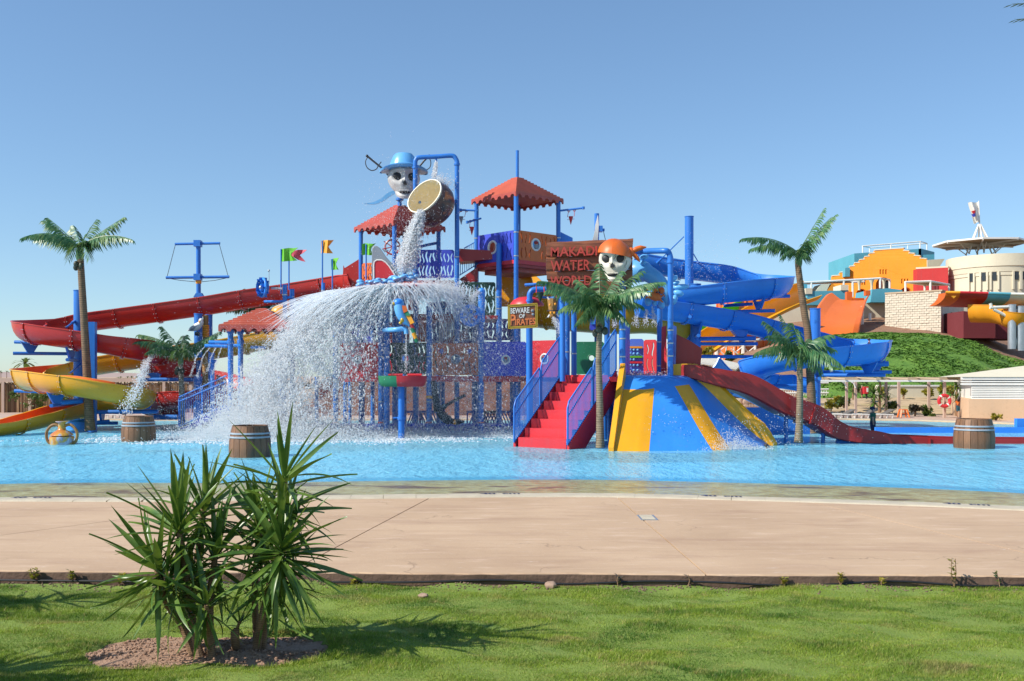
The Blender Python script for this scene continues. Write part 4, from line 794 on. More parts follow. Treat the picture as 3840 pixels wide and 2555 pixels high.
# ---------------- stairs
h_=zH; A0=h_.g(195,1508); B0=h_.g(627,1530); wd=(B0-A0).to_2d(); Wv=V((wd.x,wd.y,0)); wn=Wv.normalized(); dv=V((-wn.y,wn.x,0)) 
rise=1.93; ns=8; topL=h_(640,925,28.6); run=2.45
ss=thing('staircase','red staircase with blue railings climbing from the pool','stairs',A0)
def stp(s,wu,z): return A0+Wv*wu+dv*(s*run)+V((0,0,z-.0))
for i in range(ns):
    z0=i*rise/ns-(.3 if i==0 else 0.02); z1=(i+1)*rise/ns; s0,s1=i/ns,(i+1)/ns
    mb=MB(); a=[stp(s0,u,0) for u in (.035,.965)]; c_=[stp(s1+.01,u,0) for u in (.035,.965)]
    mb.add([V((a[0].x,a[0].y,z0)),V((a[1].x,a[1].y,z0)),V((a[1].x,a[1].y,z1)),V((a[0].x,a[0].y,z1)),V((c_[0].x,c_[0].y,z1)),V((c_[1].x,c_[1].y,z1)),V((c_[0].x,c_[0].y,z1-.05)),V((c_[1].x,c_[1].y,z1-.05))],[(0,1,2,3),(3,2,5,4),(4,5,7,6)]); part(mb,'step',M['redp'],ss,False)
for u in (0,1):
    e=-1 if u==0 else 1; mb=MB(); P=[stp(-.02,u,0)+V((0,0,-.25)),stp(-.02,u,0)+V((0,0,.10)),stp(.99,u,0)+V((0,0,rise+.12)),stp(1.02,u,0)+V((0,0,rise-.5)),stp(.2,u,0)+V((0,0,-.25))]; mb.prism(P,wn*e*.07); part(mb,'stringer',M['redp'],ss,False)
mb=MB(); mb.prism([stp(-.12,-.12,0)+V((0,0,-.02)),stp(-.12,1.05,0)+V((0,0,-.02)),stp(.1,1.05,0)+V((0,0,-.02)),stp(.1,-.12,0)+V((0,0,-.02))],(0,0,-.1)); part(mb,'foot_plate',M['redp'],ss,False)
bal=None
for u in (0,1):
    e=u-.5; o_=wn*(.03 if u else -.03); rl=lambda s,dz: stp(s,u,0)+o_+V((0,0,s*rise+.16+dz))
    for s0,s1 in ((-.03,.48),(.5,1.0)):
        dzt=1.08 if s0<.3 else 1.16
        bot=[rl(s0,.0),rl(s1,.0)]; top=[rl(s0,.0),rl(s0,dzt-.12),rl(s0+.03,dzt),rl(s1-.02,dzt),rl(s1,dzt-.1),rl(s1,0)]
        mb=MB(); mb.tube(top,.022,8); part(mb,'handrail',M['blue'],ss); mb=MB(); mb.tube(bot,.018,8); part(mb,'bottom_rail',M['blue'],ss)
        mb=MB(); mb.tube([rl(s0,.74),rl(s0+.06,.74),rl(s1,.80)],.018,8); part(mb,'inner_handrail',M['blue'],ss)
        for q_ in range(1,21):
            s=s0+(s1-s0)*q_/21; c_=rl(s,0)
            if bal is None: mb=MB(); mb.tube([V((0,0,0)),V((0,0,.98))],.012,6); bal=mesh(mb,'baluster',M['blue'])
            o=bpy.data.objects.new('baluster',bal); C.objects.link(o); o.parent=ss; o.location=c_-A0
            o.scale=(1,1,dzt/.98)
# ================================================================ PLAY STRUCTURE
def panel_mb(wd,ht,slots=(),hole=None,thick=.05,outline=None):
    cu=bpy.data.curves.new('p','CURVE'); cu.dimensions='2D'; cu.fill_mode='BOTH'; cu.extrude=thick/2
    def sp_(pts):
        s=cu.splines.new('POLY'); s.points.add(len(pts)-1); s.use_cyclic_u=True
        for p,(x,y) in zip(s.points,pts): p.co=(x,y,0,1)
    c=.05; sp_(outline or [(c,0),(wd-c,0),(wd,c),(wd,ht-c),(wd-c,ht),(c,ht),(0,ht-c),(0,c)])
    for (u,v0,v1,ph,w_,am) in slots:
        L_,R_=[],[]
        for i in range(9):
            q=i/8; y=v0+(v1-v0)*q; x=u+am*math.sin(ph+q*5.2); e=w_*(.35 if i in (0,8) else 1); L_.append((x-e,y)); R_.append((x+e,y))
        sp_(L_+R_[::-1])
    if hole: u,v,r=hole; sp_([(u+r*math.cos(a),v+r*math.sin(a)) for a in [2*math.pi*i/24 for i in range(24)]])
    o=bpy.data.objects.new('p',cu); C.objects.link(o); me=bpy.data.meshes.new_from_object(o.evaluated_get(bpy.context.evaluated_depsgraph_get()))
    mb=MB(); mb.add([v.co.copy() for v in me.vertices],[tuple(p.vertices) for p in me.polygons]); bpy.data.objects.remove(o); bpy.data.curves.remove(cu); bpy.data.meshes.remove(me); return mb
def mkslots(wd,ht,n,seed,hole=None,wv=.022,rows=2):
    r=random.Random(seed); out=[]
    for i in range(n):
        u=wd*(i+.7)/(n+.4)
        rr=[(.07,.47),(.54,.93)] if rows==2 else [(.1,.9)]
        for v0,v1 in rr:
            v0+=r.uniform(-.02,.06); v1-=r.uniform(-.02,.08)
            if hole and abs(u-hole[0])<hole[2]*1.3+.03 and v0*ht<hole[1]+hole[2]*1.25 and v1*ht>hole[1]-hole[2]*1.25: continue
            out.append((u,v0*ht,v1*ht,r.uniform(0,6),wv*r.uniform(.8,1.2),.025))
    return out
def panel(root,p0,p1,z0,z1,mat,n=0,hole=None,seed=1,face=False,thick=.05,label=None,rim='white',rows=2):
    p0=V((p0[0],p0[1],z0)); p1=V((p1[0],p1[1],z0)); wd=(p1-p0).length; ht=z1-z0; hl=(hole[0]*wd,hole[1]*ht,hole[2]) if hole else None
    Mx=frame(p0,p1-p0,V((0,0,1))); mb=panel_mb(wd,ht,mkslots(wd,ht,n,seed,hl,rows=rows) if n else (),hl,thick); xf(mb,Mx); o=part(mb,'panel',M[mat],root,False,label)
    if hl:
        mb=MB(); mb.tube([Mx@V((hl[0]+hl[2]*math.cos(a),hl[1]+hl[2]*math.sin(a),.02)) for a in [2*math.pi*i/28 for i in range(28)]],hl[2]*.13+.012,8,closed=True); part(mb,'porthole_ring',M[rim],o)
        if face:
            mb=MB(); cc_=[Mx@V((hl[0]+hl[2]*math.cos(a),hl[1]+hl[2]*math.sin(a),-.005)) for a in [2*math.pi*i/28 for i in range(28)]]; mb.add(cc_,[tuple(range(28))]); part(mb,'porthole_disc',M['sky'],o,False)
            for nm,mt,x,y,rx,ry,zz in (('face','skin',.06,.02,.42,.5,.01),('beard','grey',.0,-.35,.55,.45,.015),('bandana','dred',-.02,.38,.5,.28,.02)):
                mb=MB(); mb.ball(Mx@V((hl[0]+x*hl[2],hl[1]+y*hl[2],zz)),(rx*hl[2],.03,ry*hl[2]),12,8); part(mb,nm,M[mt],o)
    return o
M['skin']=paint('tan_skin',(.50,.26,.16),.5,.15,6)
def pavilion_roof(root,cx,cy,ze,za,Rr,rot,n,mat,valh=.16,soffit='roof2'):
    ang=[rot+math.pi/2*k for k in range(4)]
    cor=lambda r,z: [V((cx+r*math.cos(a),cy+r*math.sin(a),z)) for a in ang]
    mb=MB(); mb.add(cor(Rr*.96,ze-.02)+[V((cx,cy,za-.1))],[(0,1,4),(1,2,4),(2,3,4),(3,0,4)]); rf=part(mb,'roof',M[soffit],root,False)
    for k in range(n):
        u0,u1=k/n,(k+1.12)/n; r0,r1=Rr*(1-u0*.93),Rr*(1-min(1,u1)*.93); z0=ze+(za-ze)*u0; z1=ze+(za-ze)*min(1,u1)
        A,B,B2=cor(r0+.01,z0-.012),cor(r0+.012,z0+.038),cor(r1,z1-.005); mb=MB(); 
        for i in range(4): i2=(i+1)%4; mb.add([A[i],A[i2],B[i2],B[i]],[(0,1,2,3)]); mb.add([B[i],B[i2],B2[i2],B2[i]],[(0,1,2,3)])
        if k==n-1: mb.add(B2,[(0,1,2,3)])
        part(mb,'roof_course',M[mat],rf,False)
    E=cor(Rr+.015,ze)
    for i in range(4):
        a,b_=E[i],E[(i+1)%4]; L_=(b_-a).length; m_=7; out=[(0,0),(L_,0)]; 
        for q in range(m_,0,-1):
            x1=L_*q/m_; x0=L_*(q-1)/m_; out.append((x1,-valh))
            for s_ in range(7): a_=math.pi*s_/6; out.append(((x0+x1)/2+ (L_/m_)*.32*math.cos(a_),-valh+ (L_/m_)*.30*math.sin(a_)))
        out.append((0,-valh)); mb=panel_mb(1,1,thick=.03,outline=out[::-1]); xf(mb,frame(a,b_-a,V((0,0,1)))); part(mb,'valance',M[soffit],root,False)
    return rf
# ---- right pavilion tower
Y0=35.0; cx=zG.x(758,Y0); Rr=1.60
pt=thing('pavilion_tower','tallest blue posted tower with a square orange red roof and a mast on top','tower',V((cx,Y0,0)),'roofed play towers')
rot=R(-92); ze=zG.z(522,Y0); za=zG.z(305,Y0); pavilion_roof(pt,cx,Y0,ze,za,Rr,rot,13,'roof')
post(pt,cx,Y0,za-.1,zG.z(47,Y0),.055,'blue','mast')
PT=[]
for k,(a) in enumerate((rot,rot+math.pi/2,rot+math.pi,rot+1.5*math.pi)):
    x,y=cx+(Rr*.90)*math.cos(a),Y0+(Rr*.90)*math.sin(a); PT.append((x,y)); post(pt,x,y,-.4,ze+.02,.078,bands=(5.95,6.75))
zd=zG.z(1128,Y0-1); 
for (i0,i1,mt,fc,hb) in ((3,0,'purple',False,(.42,.52,.21)),(0,1,'orange',True,(.44,.58,.19)),(1,2,'purple',False,None),(2,3,'orange',False,None)):
    a,c_=V((*PT[i0],0)),V((*PT[i1],0)); d=(c_-a).normalized(); panel(pt,a+d*.1,c_-d*.1,zd+.02,zG.z(848,Y0-.7),mt,9,hb,seed=i0+3,face=fc)
    mb=MB(); mb.beam(a+V((0,0,zd-.05)),c_+V((0,0,zd-.05)),.1,.13); part(mb,'deck_beam',M['redp'],pt,False)
mb=MB(); mb.prism([V((x,y,zd-.10)) for x,y in PT],(0,0,-.12)); part(mb,'deck',M['dred'],pt,False)
mb=MB(); mb.prism([V((cx+(x-cx)*.8,Y0+(y-Y0)*.8,zd-.22)) for x,y in PT],(0,0,-.14)); part(mb,'deck_frame',M['roof2'],pt,False)
mb=MB(); mb.prism([zG(x,y,Y0+.2) for x,y in ((1150,822),(1300,895),(1300,985),(1150,985))],(0,.06,0)); part(mb,'slide_side_panel',M['blue2'],pt,False)
# arms with small hanging buckets
def hang_bucket(root_thing,pipe_a,pipe_b,bx_,by_,mat,lab,r=.085):
    mb=MB(); mb.tube([pipe_a,pipe_b],.035,8); mb.lathe(pipe_b+V((0,0,-.045)),[(.05,0),(.05,.09)],8); part(mb,'arm',M['blue'],root_thing)
    c=bx_; t_=thing('hanging_bucket',lab,'bucket',c,'small tipping buckets'); d=(pipe_b-pipe_a).normalized(); top=by_
    for s_ in (-1,1): mb=MB(); mb.tube([top+d*s_*.10+V((0,0,.05)),c+d*s_*.12+V((0,0,.12))],.010,6); mb.tube([top+d*s_*.10+V((.04*math.cos(i*.8),0,.04*math.sin(i*.8))) for i in range(9)],.012,5); part(mb,'hanger',M['redp'],t_)
    mb=MB(); mb.lathe(c,[(.005,-.16),(r,.13),(r-.012,.13),(.004,-.13)],14,caps=False); part(mb,'cone',M[mat],t_)
    mb=MB(); mb.tube([c+d*-.13+V((0,0,.03)),c+d*.13+V((0,0,.03))],.01,6); part(mb,'axle',M['steel'],t_)
g_=zG
hang_bucket(pt,g_(1150,632,Y0),g_(1405,602,Y0-.2),g_(1282,722,Y0-.1),g_(1290,628,Y0-.1),'redp','red cone bucket hanging from the right arm of the tallest tower')
hang_bucket(pt,g_(400,705,Y0),g_(268,742,Y0-.5),g_(312,825,Y0-.3),g_(315,728,Y0-.3),'redp','red cone bucket hanging left of the tallest tower, below a longer arm')
hang_bucket(pt,g_(370,628,Y0),g_(200,622,Y0+.1),g_(208,722,Y0+.1),g_(232,630,Y0+.1),'grey','grey cone bucket half hidden behind the bucket frame post')
# ---- left pavilion under the skull
cx2=zE.x(650,35.2); Y2=35.2
pl=thing('pavilion_tower','roofed tower with a brick red roof under the skull with the blue hat','tower',V((cx2,Y2,0)),'roofed play towers')
ze2=zE.z(797,Y2); za2=zE.z(572,Y2); pavilion_roof(pl,cx2,Y2,ze2,za2,Rr,R(-91),13,'roof2')
for a in (R(-91),R(-1),R(89),R(179)):
    x,y=cx2+Rr*.86*math.cos(a),Y2+Rr*.86*math.sin(a); post(pl,x,y,-.4,ze2+.02,.075,bands=(4.6,))
mb=MB(); mb.tube([zE(825,985,Y2),zE(1040,940,Y2)],.05,8); part(mb,'arm',M['blue'],pl)
panel(pl,(zE.x(285,34.6),34.6),(zE.x(395,34.4),34.4),zE.z(1335,34.6),zE.z(1145,34.6),'orange',4,None,5)
panel(pl,(zE.x(822,34.2),34.2),(zE.x(1185,34.2),34.2),zE.z(1290,34.2),zE.z(1012,34.2),'purple',10,None,8)
mb=MB(); mb.bx(zE.x(290,35),zE.x(1190,35),34.3,37,zE.z(1330,35)-.12,zE.z(1330,35)); part(mb,'deck',M['dred'],pl,False)
# red chute leaving this tower
for dy_ in (0,1.0): mb=MB(); mb.prism([zC(x,y,35.75+dy_) for x,y in ((1790,520),(1797,380),(1808,408),(1962,312),(1962,655),(1790,668))],(0,.07,0)); part(mb,'slide_mouth',M['red'],pl,False)
mb=MB(); mb.slab([[zC(1962,352,35.85),zC(1808,450,35.85),zC(1792,600,35.85)],[zC(1962,340,36.7),zC(1808,440,36.7),zC(1792,600,36.7)]],(0,0,-.05)); part(mb,'slide_bed',M['red'],pl,True)
# ship wheel on that tower
wc=zE(580,985,34.6); sw=thing('ship_wheel',"dark red ship's steering wheel under the brick red roof",'ship wheel',wc)
rw=zE.u(72,34.6); cir=lambda r,n=28: [wc+V((r*math.cos(2*math.pi*i/n),0,r*math.sin(2*math.pi*i/n))) for i in range(n)]
mb=MB(); mb.tube(cir(rw),.03,8,closed=True); part(mb,'rim',M['dred'],sw); mb=MB(); mb.lathe(wc,[(.06,-.03),(.06,.03)],12,Matrix.Rotation(R(90),3,'X')); part(mb,'hub',M['dred'],sw)
for i in range(8): a=i*math.pi/4+.2; mb=MB(); mb.tube([wc,wc+V((math.cos(a),0,math.sin(a)))*rw*1.42],.018,6); part(mb,'spoke',M['dred'],sw)
mb=MB(); mb.tube([wc,zE(655,975,35.0)],.03,8); part(mb,'axle',M['blue'],sw)
# ---- skulls
def skull_mb(s):
    n,m=48,36; P=[]
    for i in range(m+1):
        th=math.pi*i/m; row=[]
        for k in range(n):
            a=2*math.pi*k/n; d=V((math.sin(th)*math.sin(a),-math.sin(th)*math.cos(a),math.cos(th)))
            p=V((d.x*.5,d.y*.56,d.z*.5)); f=max(0,-d.y)
            if p.z<-.05: p.x*=1-.30*min(1,(-.05-p.z)/.4)*(.35+.65*f); p.y*=1-.12*min(1,(-.05-p.z)/.4)
            if p.z<-.15: p.z-=.30*f*min(1,(-.15-p.z)/.2)
            for ex,ez,r,dp in ((-.2,.0,.17,.17),(.2,.0,.17,.17),(0,-.23,.075,.09)):
                q=((p.x-ex)/r)**2+((p.z-ez)/r)**2
                if d.y<0: p.y+=dp*math.exp(-q*q*.9)
            for ex in (-.3,.3): p.y-=.06*math.exp(-(((p.x-ex)/.1)**2+((p.z+.2)/.08)**2)) if d.y<0 else 0
            for ex in (-.18,.18): p.y-=.05*math.exp(-(((p.x-ex)/.18)**2+((p.z-.17)/.05)**2)) if d.y<0 else 0
            p+=d*.012*mn.noise(d*4); row.append(p*s)
        P.append(row+[row[0]])
    mb=MB(); mb.grid(P); return mb
def skull(root,c,s,yaw,mat,tilt=0):
    Mx=Matrix.Translation(c)@Matrix.Rotation(yaw,4,'Z')@Matrix.Rotation(tilt,4,'X'); mb=xf(skull_mb(s),Mx); part(mb,'cranium',M[mat],root,True,ang=80)
    for ex in (-.2,.2): mb=MB(); mb.ball((ex*s,-.352*s,.0),(.15*s,.055*s,.122*s),14,10,Matrix.Rotation(-.35*(1 if ex>0 else -1),3,'Y')); xf(mb,Mx); part(mb,'eye_socket',M['black'],root)
    mb=MB(); mb.prism([V((x*s,-.53*s,z*s)) for x,z in ((0,-.13),(.05,-.22),(.062,-.28),(.02,-.27),(0,-.255),(-.02,-.27),(-.062,-.28),(-.05,-.22))],(0,.12*s,0)); xf(mb,Mx); part(mb,'nose_hole',M['black'],root)
    mb=MB(); mb.ball((0,-.44*s,-.50*s),(.17*s,.10*s,.05*s),12,8); xf(mb,Mx); part(mb,'mouth',M['black'],root)
    for i in range(8):
        x=(i-3.5)*.042; 
        mb=MB(); mb.ball((x*s,(-.50+1.2*x*x)*s,-.455*s),(.02*s,.02*s,.036*s),8,6); xf(mb,Mx); part(mb,'tooth',M[mat],root)
    P=[]
    for i in range(13):
        a=-1.5+3*i/12; x,y=.27*math.sin(a),-.12-.36*math.cos(a); z=-.64+.12*(abs(a)/1.5)**2*1.8
        P.append([V((x*s,y*s,(z-.07)*s)),V((x*1.06*s,(y-.03)*s,z*s)),V((x*s,y*s,(z+.09)*s)),V((x*.85*s,(y+.06)*s,(z+.08)*s)),V((x*.85*s,(y+.06)*s,(z-.05)*s)),V((x*s,y*s,(z-.07)*s))])
    mb=MB(); mb.grid(P,True); xf(mb,Mx); part(mb,'jaw',M[mat],root)
    return Mx
Ys=35.0; sc_=zE(690,315,Ys-.1); s=zE.u(315,Ys)
sk=thing('skull_figure','weathered skull in a blue brimmed hat with crossed swords, up on a pole','skull figure',zE(650,575,Ys))
M['bone2']=paint('weathered_bone',(.48,.47,.46),.5,.25,3,bmp=.15,bs=14)
Mx=skull(sk,sc_,s,R(10),'bone2')
mb=MB(); P=[]
for i in range(6):
    r=(.42,.46,.62,.80,.86,.84)[i]; row=[]
    for k in range(41): a=2*math.pi*k/40; rr_2=r*s; up=(.36,.30,.25,.24,.28,.27)[i]+ (.16*math.cos(2*a)*-1*((i/5)**2))*.6; row.append(Mx@V((rr_2*math.cos(a)*.88,rr_2*math.sin(a)*.8,(up)*s-.02)))
    P.append(row)
mb.slab(P,(0,0,.03)); part(mb,'hat_brim',M['sky'],sk)
mb=MB(); mb.lathe((0,0,0),[(.47*s,.24*s),(.45*s,.36*s),(.40*s,.52*s),(.33*s,.68*s),(.26*s,.76*s),(.02,.73*s)],28); xf(mb,Mx); part(mb,'hat_crown',M['sky'],sk)
for pts in ([(330,92),(400,150),(480,215),(545,290)],[(940,90),(890,140),(835,205),(780,275)]):
    mb=MB(); mb.tube([zE(x,y,Ys+.45) for x,y in pts],[.038,.034,.036,.03],8); part(mb,'sword_grip',M['dark'],sk)
    mb=MB(); mb.ball(zE(pts[0][0],pts[0][1],Ys+.45),.05,8,6); part(mb,'pommel',M['dark'],sk)
for pts in ([(335,105),(315,150),(330,205),(375,235),(420,222),(440,190),(470,150)],[(935,105),(955,150),(945,205),(900,232),(860,215),(845,190)]):
    mb=MB(); mb.tube(crm([zE(x,y,Ys+.45) for x,y in pts],5),.018,6); part(mb,'sword_guard',M['dark'],sk)
mb=MB(); A=crm([zE(x,y,Ys+.5) for x,y in ((600,430),(540,450),(470,505),(390,545),(303,557))],6); B=crm([zE(x,y,Ys+.5) for x,y in ((610,455),(545,495),(480,540),(400,566),(303,560))],6); mb.slab([A,B],(0,.05,0)); part(mb,'sword_blade',M['sky'],sk)
mb=MB(); mb.lathe((zE.x(650,Ys),Ys,0),[(.075,zE.z(600,Ys)),(.075,zE.z(470,Ys))],14); mb.lathe((zE.x(650,Ys),Ys,0),[(.14,zE.z(528,Ys)),(.14,zE.z(512,Ys))],14); part(mb,'pole',M['blue'],sk)
# ---- bucket frame and tipping bucket
Yb=33.9; bf=thing('bucket_frame','tall blue pipe arch that carries the tipping bucket','pipe frame',V((zE.x(1000,Yb),Yb,0)))
xl,xr=zE.x(803,Yb),zE.x(1212,Yb); zt=zE.z(108,Yb); zt2=zE.z(90,Yb); pr_=.078
mb=MB(); mb.tube(crm([V((xl,Yb,zE.z(205,Yb))),V((xl,Yb,zt-.16)),V((xl+.03,Yb,zt-.07)),V((xl+.13,Yb,zt)),V(((xl+xr)/2,Yb,(zt+zt2)/2)),V((xr-.2,Yb,zt2)),V((xr-.07,Yb,zt2-.06)),V((xr,Yb,zt2-.2)),V((xr,Yb,zE.z(170,Yb)))],5),pr_,14); part(mb,'arch_pipe',M['blue'],bf)
for x in (xl,xr):
    post(bf,x,Yb,-.4,zE.z(190,Yb),pr_,'blue','post',bands=(zE.z(1105 if x==xl else 1083,Yb),)); mb=MB(); z_=zE.z(208 if x==xl else 175,Yb); mb.lathe((x,Yb,0),[(pr_*1.35,z_-.03),(pr_*1.35,z_+.03)],14); part(mb,'pipe_flange',M['blue'],bf)
mb=MB(); mb.lathe(zE(1008,135,Yb),[(.035,-.06),(.035,.1)],10); part(mb,'spout',M['blue'],bf)
M['bucket']=None
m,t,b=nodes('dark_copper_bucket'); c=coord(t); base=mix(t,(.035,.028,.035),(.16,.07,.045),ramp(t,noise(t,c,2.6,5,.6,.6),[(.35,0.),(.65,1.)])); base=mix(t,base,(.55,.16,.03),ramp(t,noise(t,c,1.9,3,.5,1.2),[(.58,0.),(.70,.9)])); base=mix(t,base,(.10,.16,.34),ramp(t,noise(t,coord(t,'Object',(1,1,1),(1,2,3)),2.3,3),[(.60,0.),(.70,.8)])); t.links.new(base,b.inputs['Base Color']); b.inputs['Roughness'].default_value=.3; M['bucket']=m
m,t,b=nodes('cream_bucket_inside'); c=coord(t); base=mix(t,(.70,.60,.40),(.82,.74,.54),noise(t,c,2.5,5)); t.links.new(base,b.inputs['Base Color']); b.inputs['Roughness'].default_value=.35; M['binside']=m
bc=zE(893,485,32.95); ax=V((-.42,-.80,.40)).normalized(); tb=thing('tipping_bucket','big round bucket tipping water out of its cream mouth','bucket',bc)
ku=zE.u(1,33.2); q=V((0,0,1)).rotation_difference(ax).to_matrix(); q=q@Matrix.Rotation(R(0),3,'Z')
dx=Matrix.Translation(bc).to_4x4()@q.to_4x4()
# mouth wobble makes the pouring lips
lip_ang=R(0)
def bprof(pr,n=44,flip=False):
    P=[]
    for r,z in pr:
        row=[]
        for k in range(n+1):
            a=2*math.pi*k/n; w_=1+(.10*math.cos(2*(a-.4)) if z>-.25 else .05*math.cos(2*(a-.4))); row.append(dx@V((r*w_*math.cos(a)*ku,r*w_*math.sin(a)*ku,z)))
        P.append(row)
    mb=MB(); mb.grid(P,flip); return mb
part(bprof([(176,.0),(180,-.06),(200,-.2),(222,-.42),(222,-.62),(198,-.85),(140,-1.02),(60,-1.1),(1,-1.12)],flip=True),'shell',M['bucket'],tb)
part(bprof([(168,.0),(170,-.08),(190,-.3),(190,-.6),(120,-.9),(1,-.98)]),'inside',M['binside'],tb)
part(bprof([(169,-.01),(172,.02),(180,.02),(183,-.02),(180,-.05)],flip=True),'lip',M['binside'],tb)
for x in (xl,xr): mb=MB(); a=V((x,Yb,zE.z(540,Yb))); mb.tube([a,a.lerp(bc-ax*.5,.3)],.045,8); part(mb,'trunnion',M['blue'],tb)
# ---- shark and lumps on the water canopy
Yk=32.4; kz=lambda x,y,dy=0: zE(x,y,Yk+dy)
sh=thing('shark_figure','grey shark head bursting up with an open red mouth','shark figure',kz(510,1300))
out=[(378,1295),(376,1100),(380,1000),(395,972),(430,975),(462,1000),(520,1085),(580,1150),(625,1215),(660,1290)]
P=[]
for dy,sc2 in ((-.02,.97),(.0,1.0),(.25,1.0),(.5,.86),(.62,.6)):
    cx_,cy_=500,1250; P.append([kz(cx_+(x-cx_)*sc2,cy_+(y-cy_)*sc2,dy) for x,y in out])
mb=MB(); mb.grid(P); mb.add(P[0],[tuple(range(len(out)))]); mb.add(P[-1],[tuple(range(len(out)-1,-1,-1))]); part(mb,'head',M['grey'],sh,True,ang=60)
inn=[(398,1292),(396,1160),(402,1128),(425,1112),(470,1112),(508,1130),(545,1170),(585,1230),(618,1288)]
mb=MB(); mb.prism([kz(x,y,-.05) for x,y in inn],(0,.04,0)); part(mb,'mouth',M['redp'],sh,False); mb=MB(); mb.tube([kz(x,y,-.05) for x,y in inn],.022,6); part(mb,'gum_rim',M['white'],sh)
mb=MB(); mb.prism([kz(x,y,.25) for x,y in ((480,1010),(540,1015),(500,1035))],(0,.1,0)); part(mb,'fin',M['grey'],sh,False)
wl=thing('wave_base','heap of rounded light blue waves under the shark head','wave ornament',kz(520,1390)); r=random.Random(5)
for i in range(46):
    u=r.random(); x=245+u*575; yb=1388-u*95; y=yb-r.uniform(0,62)*(1-.35*u); mb=MB(); a=.5 if u>.6 else r.uniform(-.4,.6)
    mb.ball(kz(x,y,r.uniform(-.45,.3)),(r.uniform(.08,.17),.12,r.uniform(.06,.085)),12,8,Matrix.Rotation(-a*.6,3,'Y')); part(mb,'wave_lump',M['sky'],wl)
# ---- water canopy
cn=V((zF.x(455,32.6),32.6,zF.z(215,32.6))); cp=thing('water_canopy','wide round red canopy under the shark shedding a curtain of water','canopy',V((cn.x,cn.y,-.3)))
tl=Matrix.Rotation(R(-4),3,'Y'); RC=1.95
mb=MB(); mb.lathe(cn,[(RC,-.03),(RC+.02,.01),(RC*.75,.08),(RC*.4,.14),(.05,.17)],48,tl,caps=False); mb.lathe(cn,[(.05,.11),(RC*.4,.06),(RC*.75,.0),(RC,-.03)],48,tl,caps=False); part(mb,'dome',M['redp'],cp)
post(cp,cn.x-.05,cn.y+.2,-.4,cn.z+.08,.1); post(cp,cn.x+.32,cn.y+.6,-.4,cn.z+.06,.09)
# ---- lower play platform
Yf=33.0; f_=zF; lp=thing('play_platform','lower play deck with coloured porthole panels on blue posts','play structure',V((f_.x(700,Yf),Yf,0)))
zd1=1.88
fx=lambda x: f_.x(x,Yf)
for x,r_,zt_,dy in ((20,.09,f_.z(380,Yf),0),(402,.10,f_.z(300,Yf),0),(452,.09,f_.z(640,34),1.2),(540,.075,1.85,3.2),(690,.085,f_.z(280,35),2.0),(805,.095,f_.z(340,Yf),0),(1035,.075,1.85,1.2),(1240,.095,f_.z(380,Yf),0),(1385,.075,1.85,2.0),(140,.06,1.85,3.4),(250,.06,1.85,3.0),(-140,.07,1.85,2.8)):
    Yq_=Yf+dy; post(lp,f_.x(x,Yq_),Yq_,-.4,zt_,r_,bands=((1.05,2.55) if dy==0 else ()))
    if dy==0: mb=MB(); mb.lathe((f_.x(x,Yq_),Yq_,0),[(r_+.014,.34),(r_+.014,.39)],14,caps=False); part(mb,'red_collar',M['redp'],lp)
mb=MB(); mb.bx(fx(30),zH.x(560,33),Yf+.05,Yf+4.2,zd1-.16,zd1-.02); part(mb,'deck',M['dred'],lp,False)
for x0,x1 in ((45,385),(420,790),(825,1225),(1255,1560)): mb=MB(); mb.bx(fx(x0),fx(x1),Yf-.06,Yf+.04,f_.z(968,Yf),zd1+.02); part(mb,'fascia',M['redp'],lp,False)
for i,(x0,x1,y0,y1,mt,n,hx,hy_,hr) in enumerate(((52,380,920,643,'redp',0,.46,.5,.13),(418,785,905,640,'dgreen',9,.51,.5,.13),(832,1224,912,645,'orange',8,.50,.5,.14),(1256,1620,920,632,'purple',0,.53,.48,.13))):
    panel(lp,(fx(x0),Yf),(fx(x1),Yf),f_.z(y0,Yf),f_.z(y1,Yf),mt,n,(hx,hy_,hr),20+i,face=(i in (0,3)),rim='grey' if i in (1,2) else 'white')
for (x,y) in ((908,712),(1145,712)):
    mb=MB(); mb.ball(V((fx(x),Yf-.02,f_.z(y,Yf))),(.075,.03,.085),12,8); part(mb,'blue_plaque',M['purple'],lp)
panel(lp,(zH.x(325,32.2),32.2),(zH.x(545,31.6),31.6),zH.z(930,32),zH.z(622,32),'redp',0,(.5,.5,.15),31,True)
panel(lp,(zH.x(692,31.8),31.8),(zH.x(930,31.8),31.8),zH.z(905,31.8),zH.z(632,31.8),'green',0,(.56,.5,.11),32,rim='green')
# back wall panels of the deck, partly visible through the spray
for x0,x1,mt in ((60,380,'purple'),(430,780,'redp'),(840,1200,'dgreen')): panel(lp,(f_.x(x0,36.8),36.8),(f_.x(x1,36.8),36.8),1.95,2.75,mt,7,None,x0)
for x0,x1,y0,y1,mt,n in ((40,390,640,470,'purple',8),(430,640,640,470,'dred',0),(800,1180,640,300,'purple',9),(120,420,470,300,'purple',0),(1080,1560,620,440,'purple',12)): panel(lp,(f_.x(x0,37.2),37.2),(f_.x(x1,37.2),37.2),f_.z(y0,37.2),f_.z(y1,37.2),mt,n,None,x0+5)
mb=MB(); mb.bx(f_.x(60,37),f_.x(1560,37),36.9,37.3,f_.z(655,37),f_.z(640,37)); part(mb,'back_beam',M['dred'],lp,False)
for x in (100,330,700,920,1180,1500): post(lp,f_.x(x,37.1),37.1,-.4,f_.z(300,37.1),.075)
panel(lp,(f_.x(720,34.6),34.6),(f_.x(790,34.4),34.4),f_.z(635,34.5),f_.z(475,34.5),'orange',3,None,77); panel(lp,(f_.x(630,34.8),34.8),(f_.x(672,34.8),34.8),f_.z(370,34.8),f_.z(262,34.8),'redp',0,None,78)
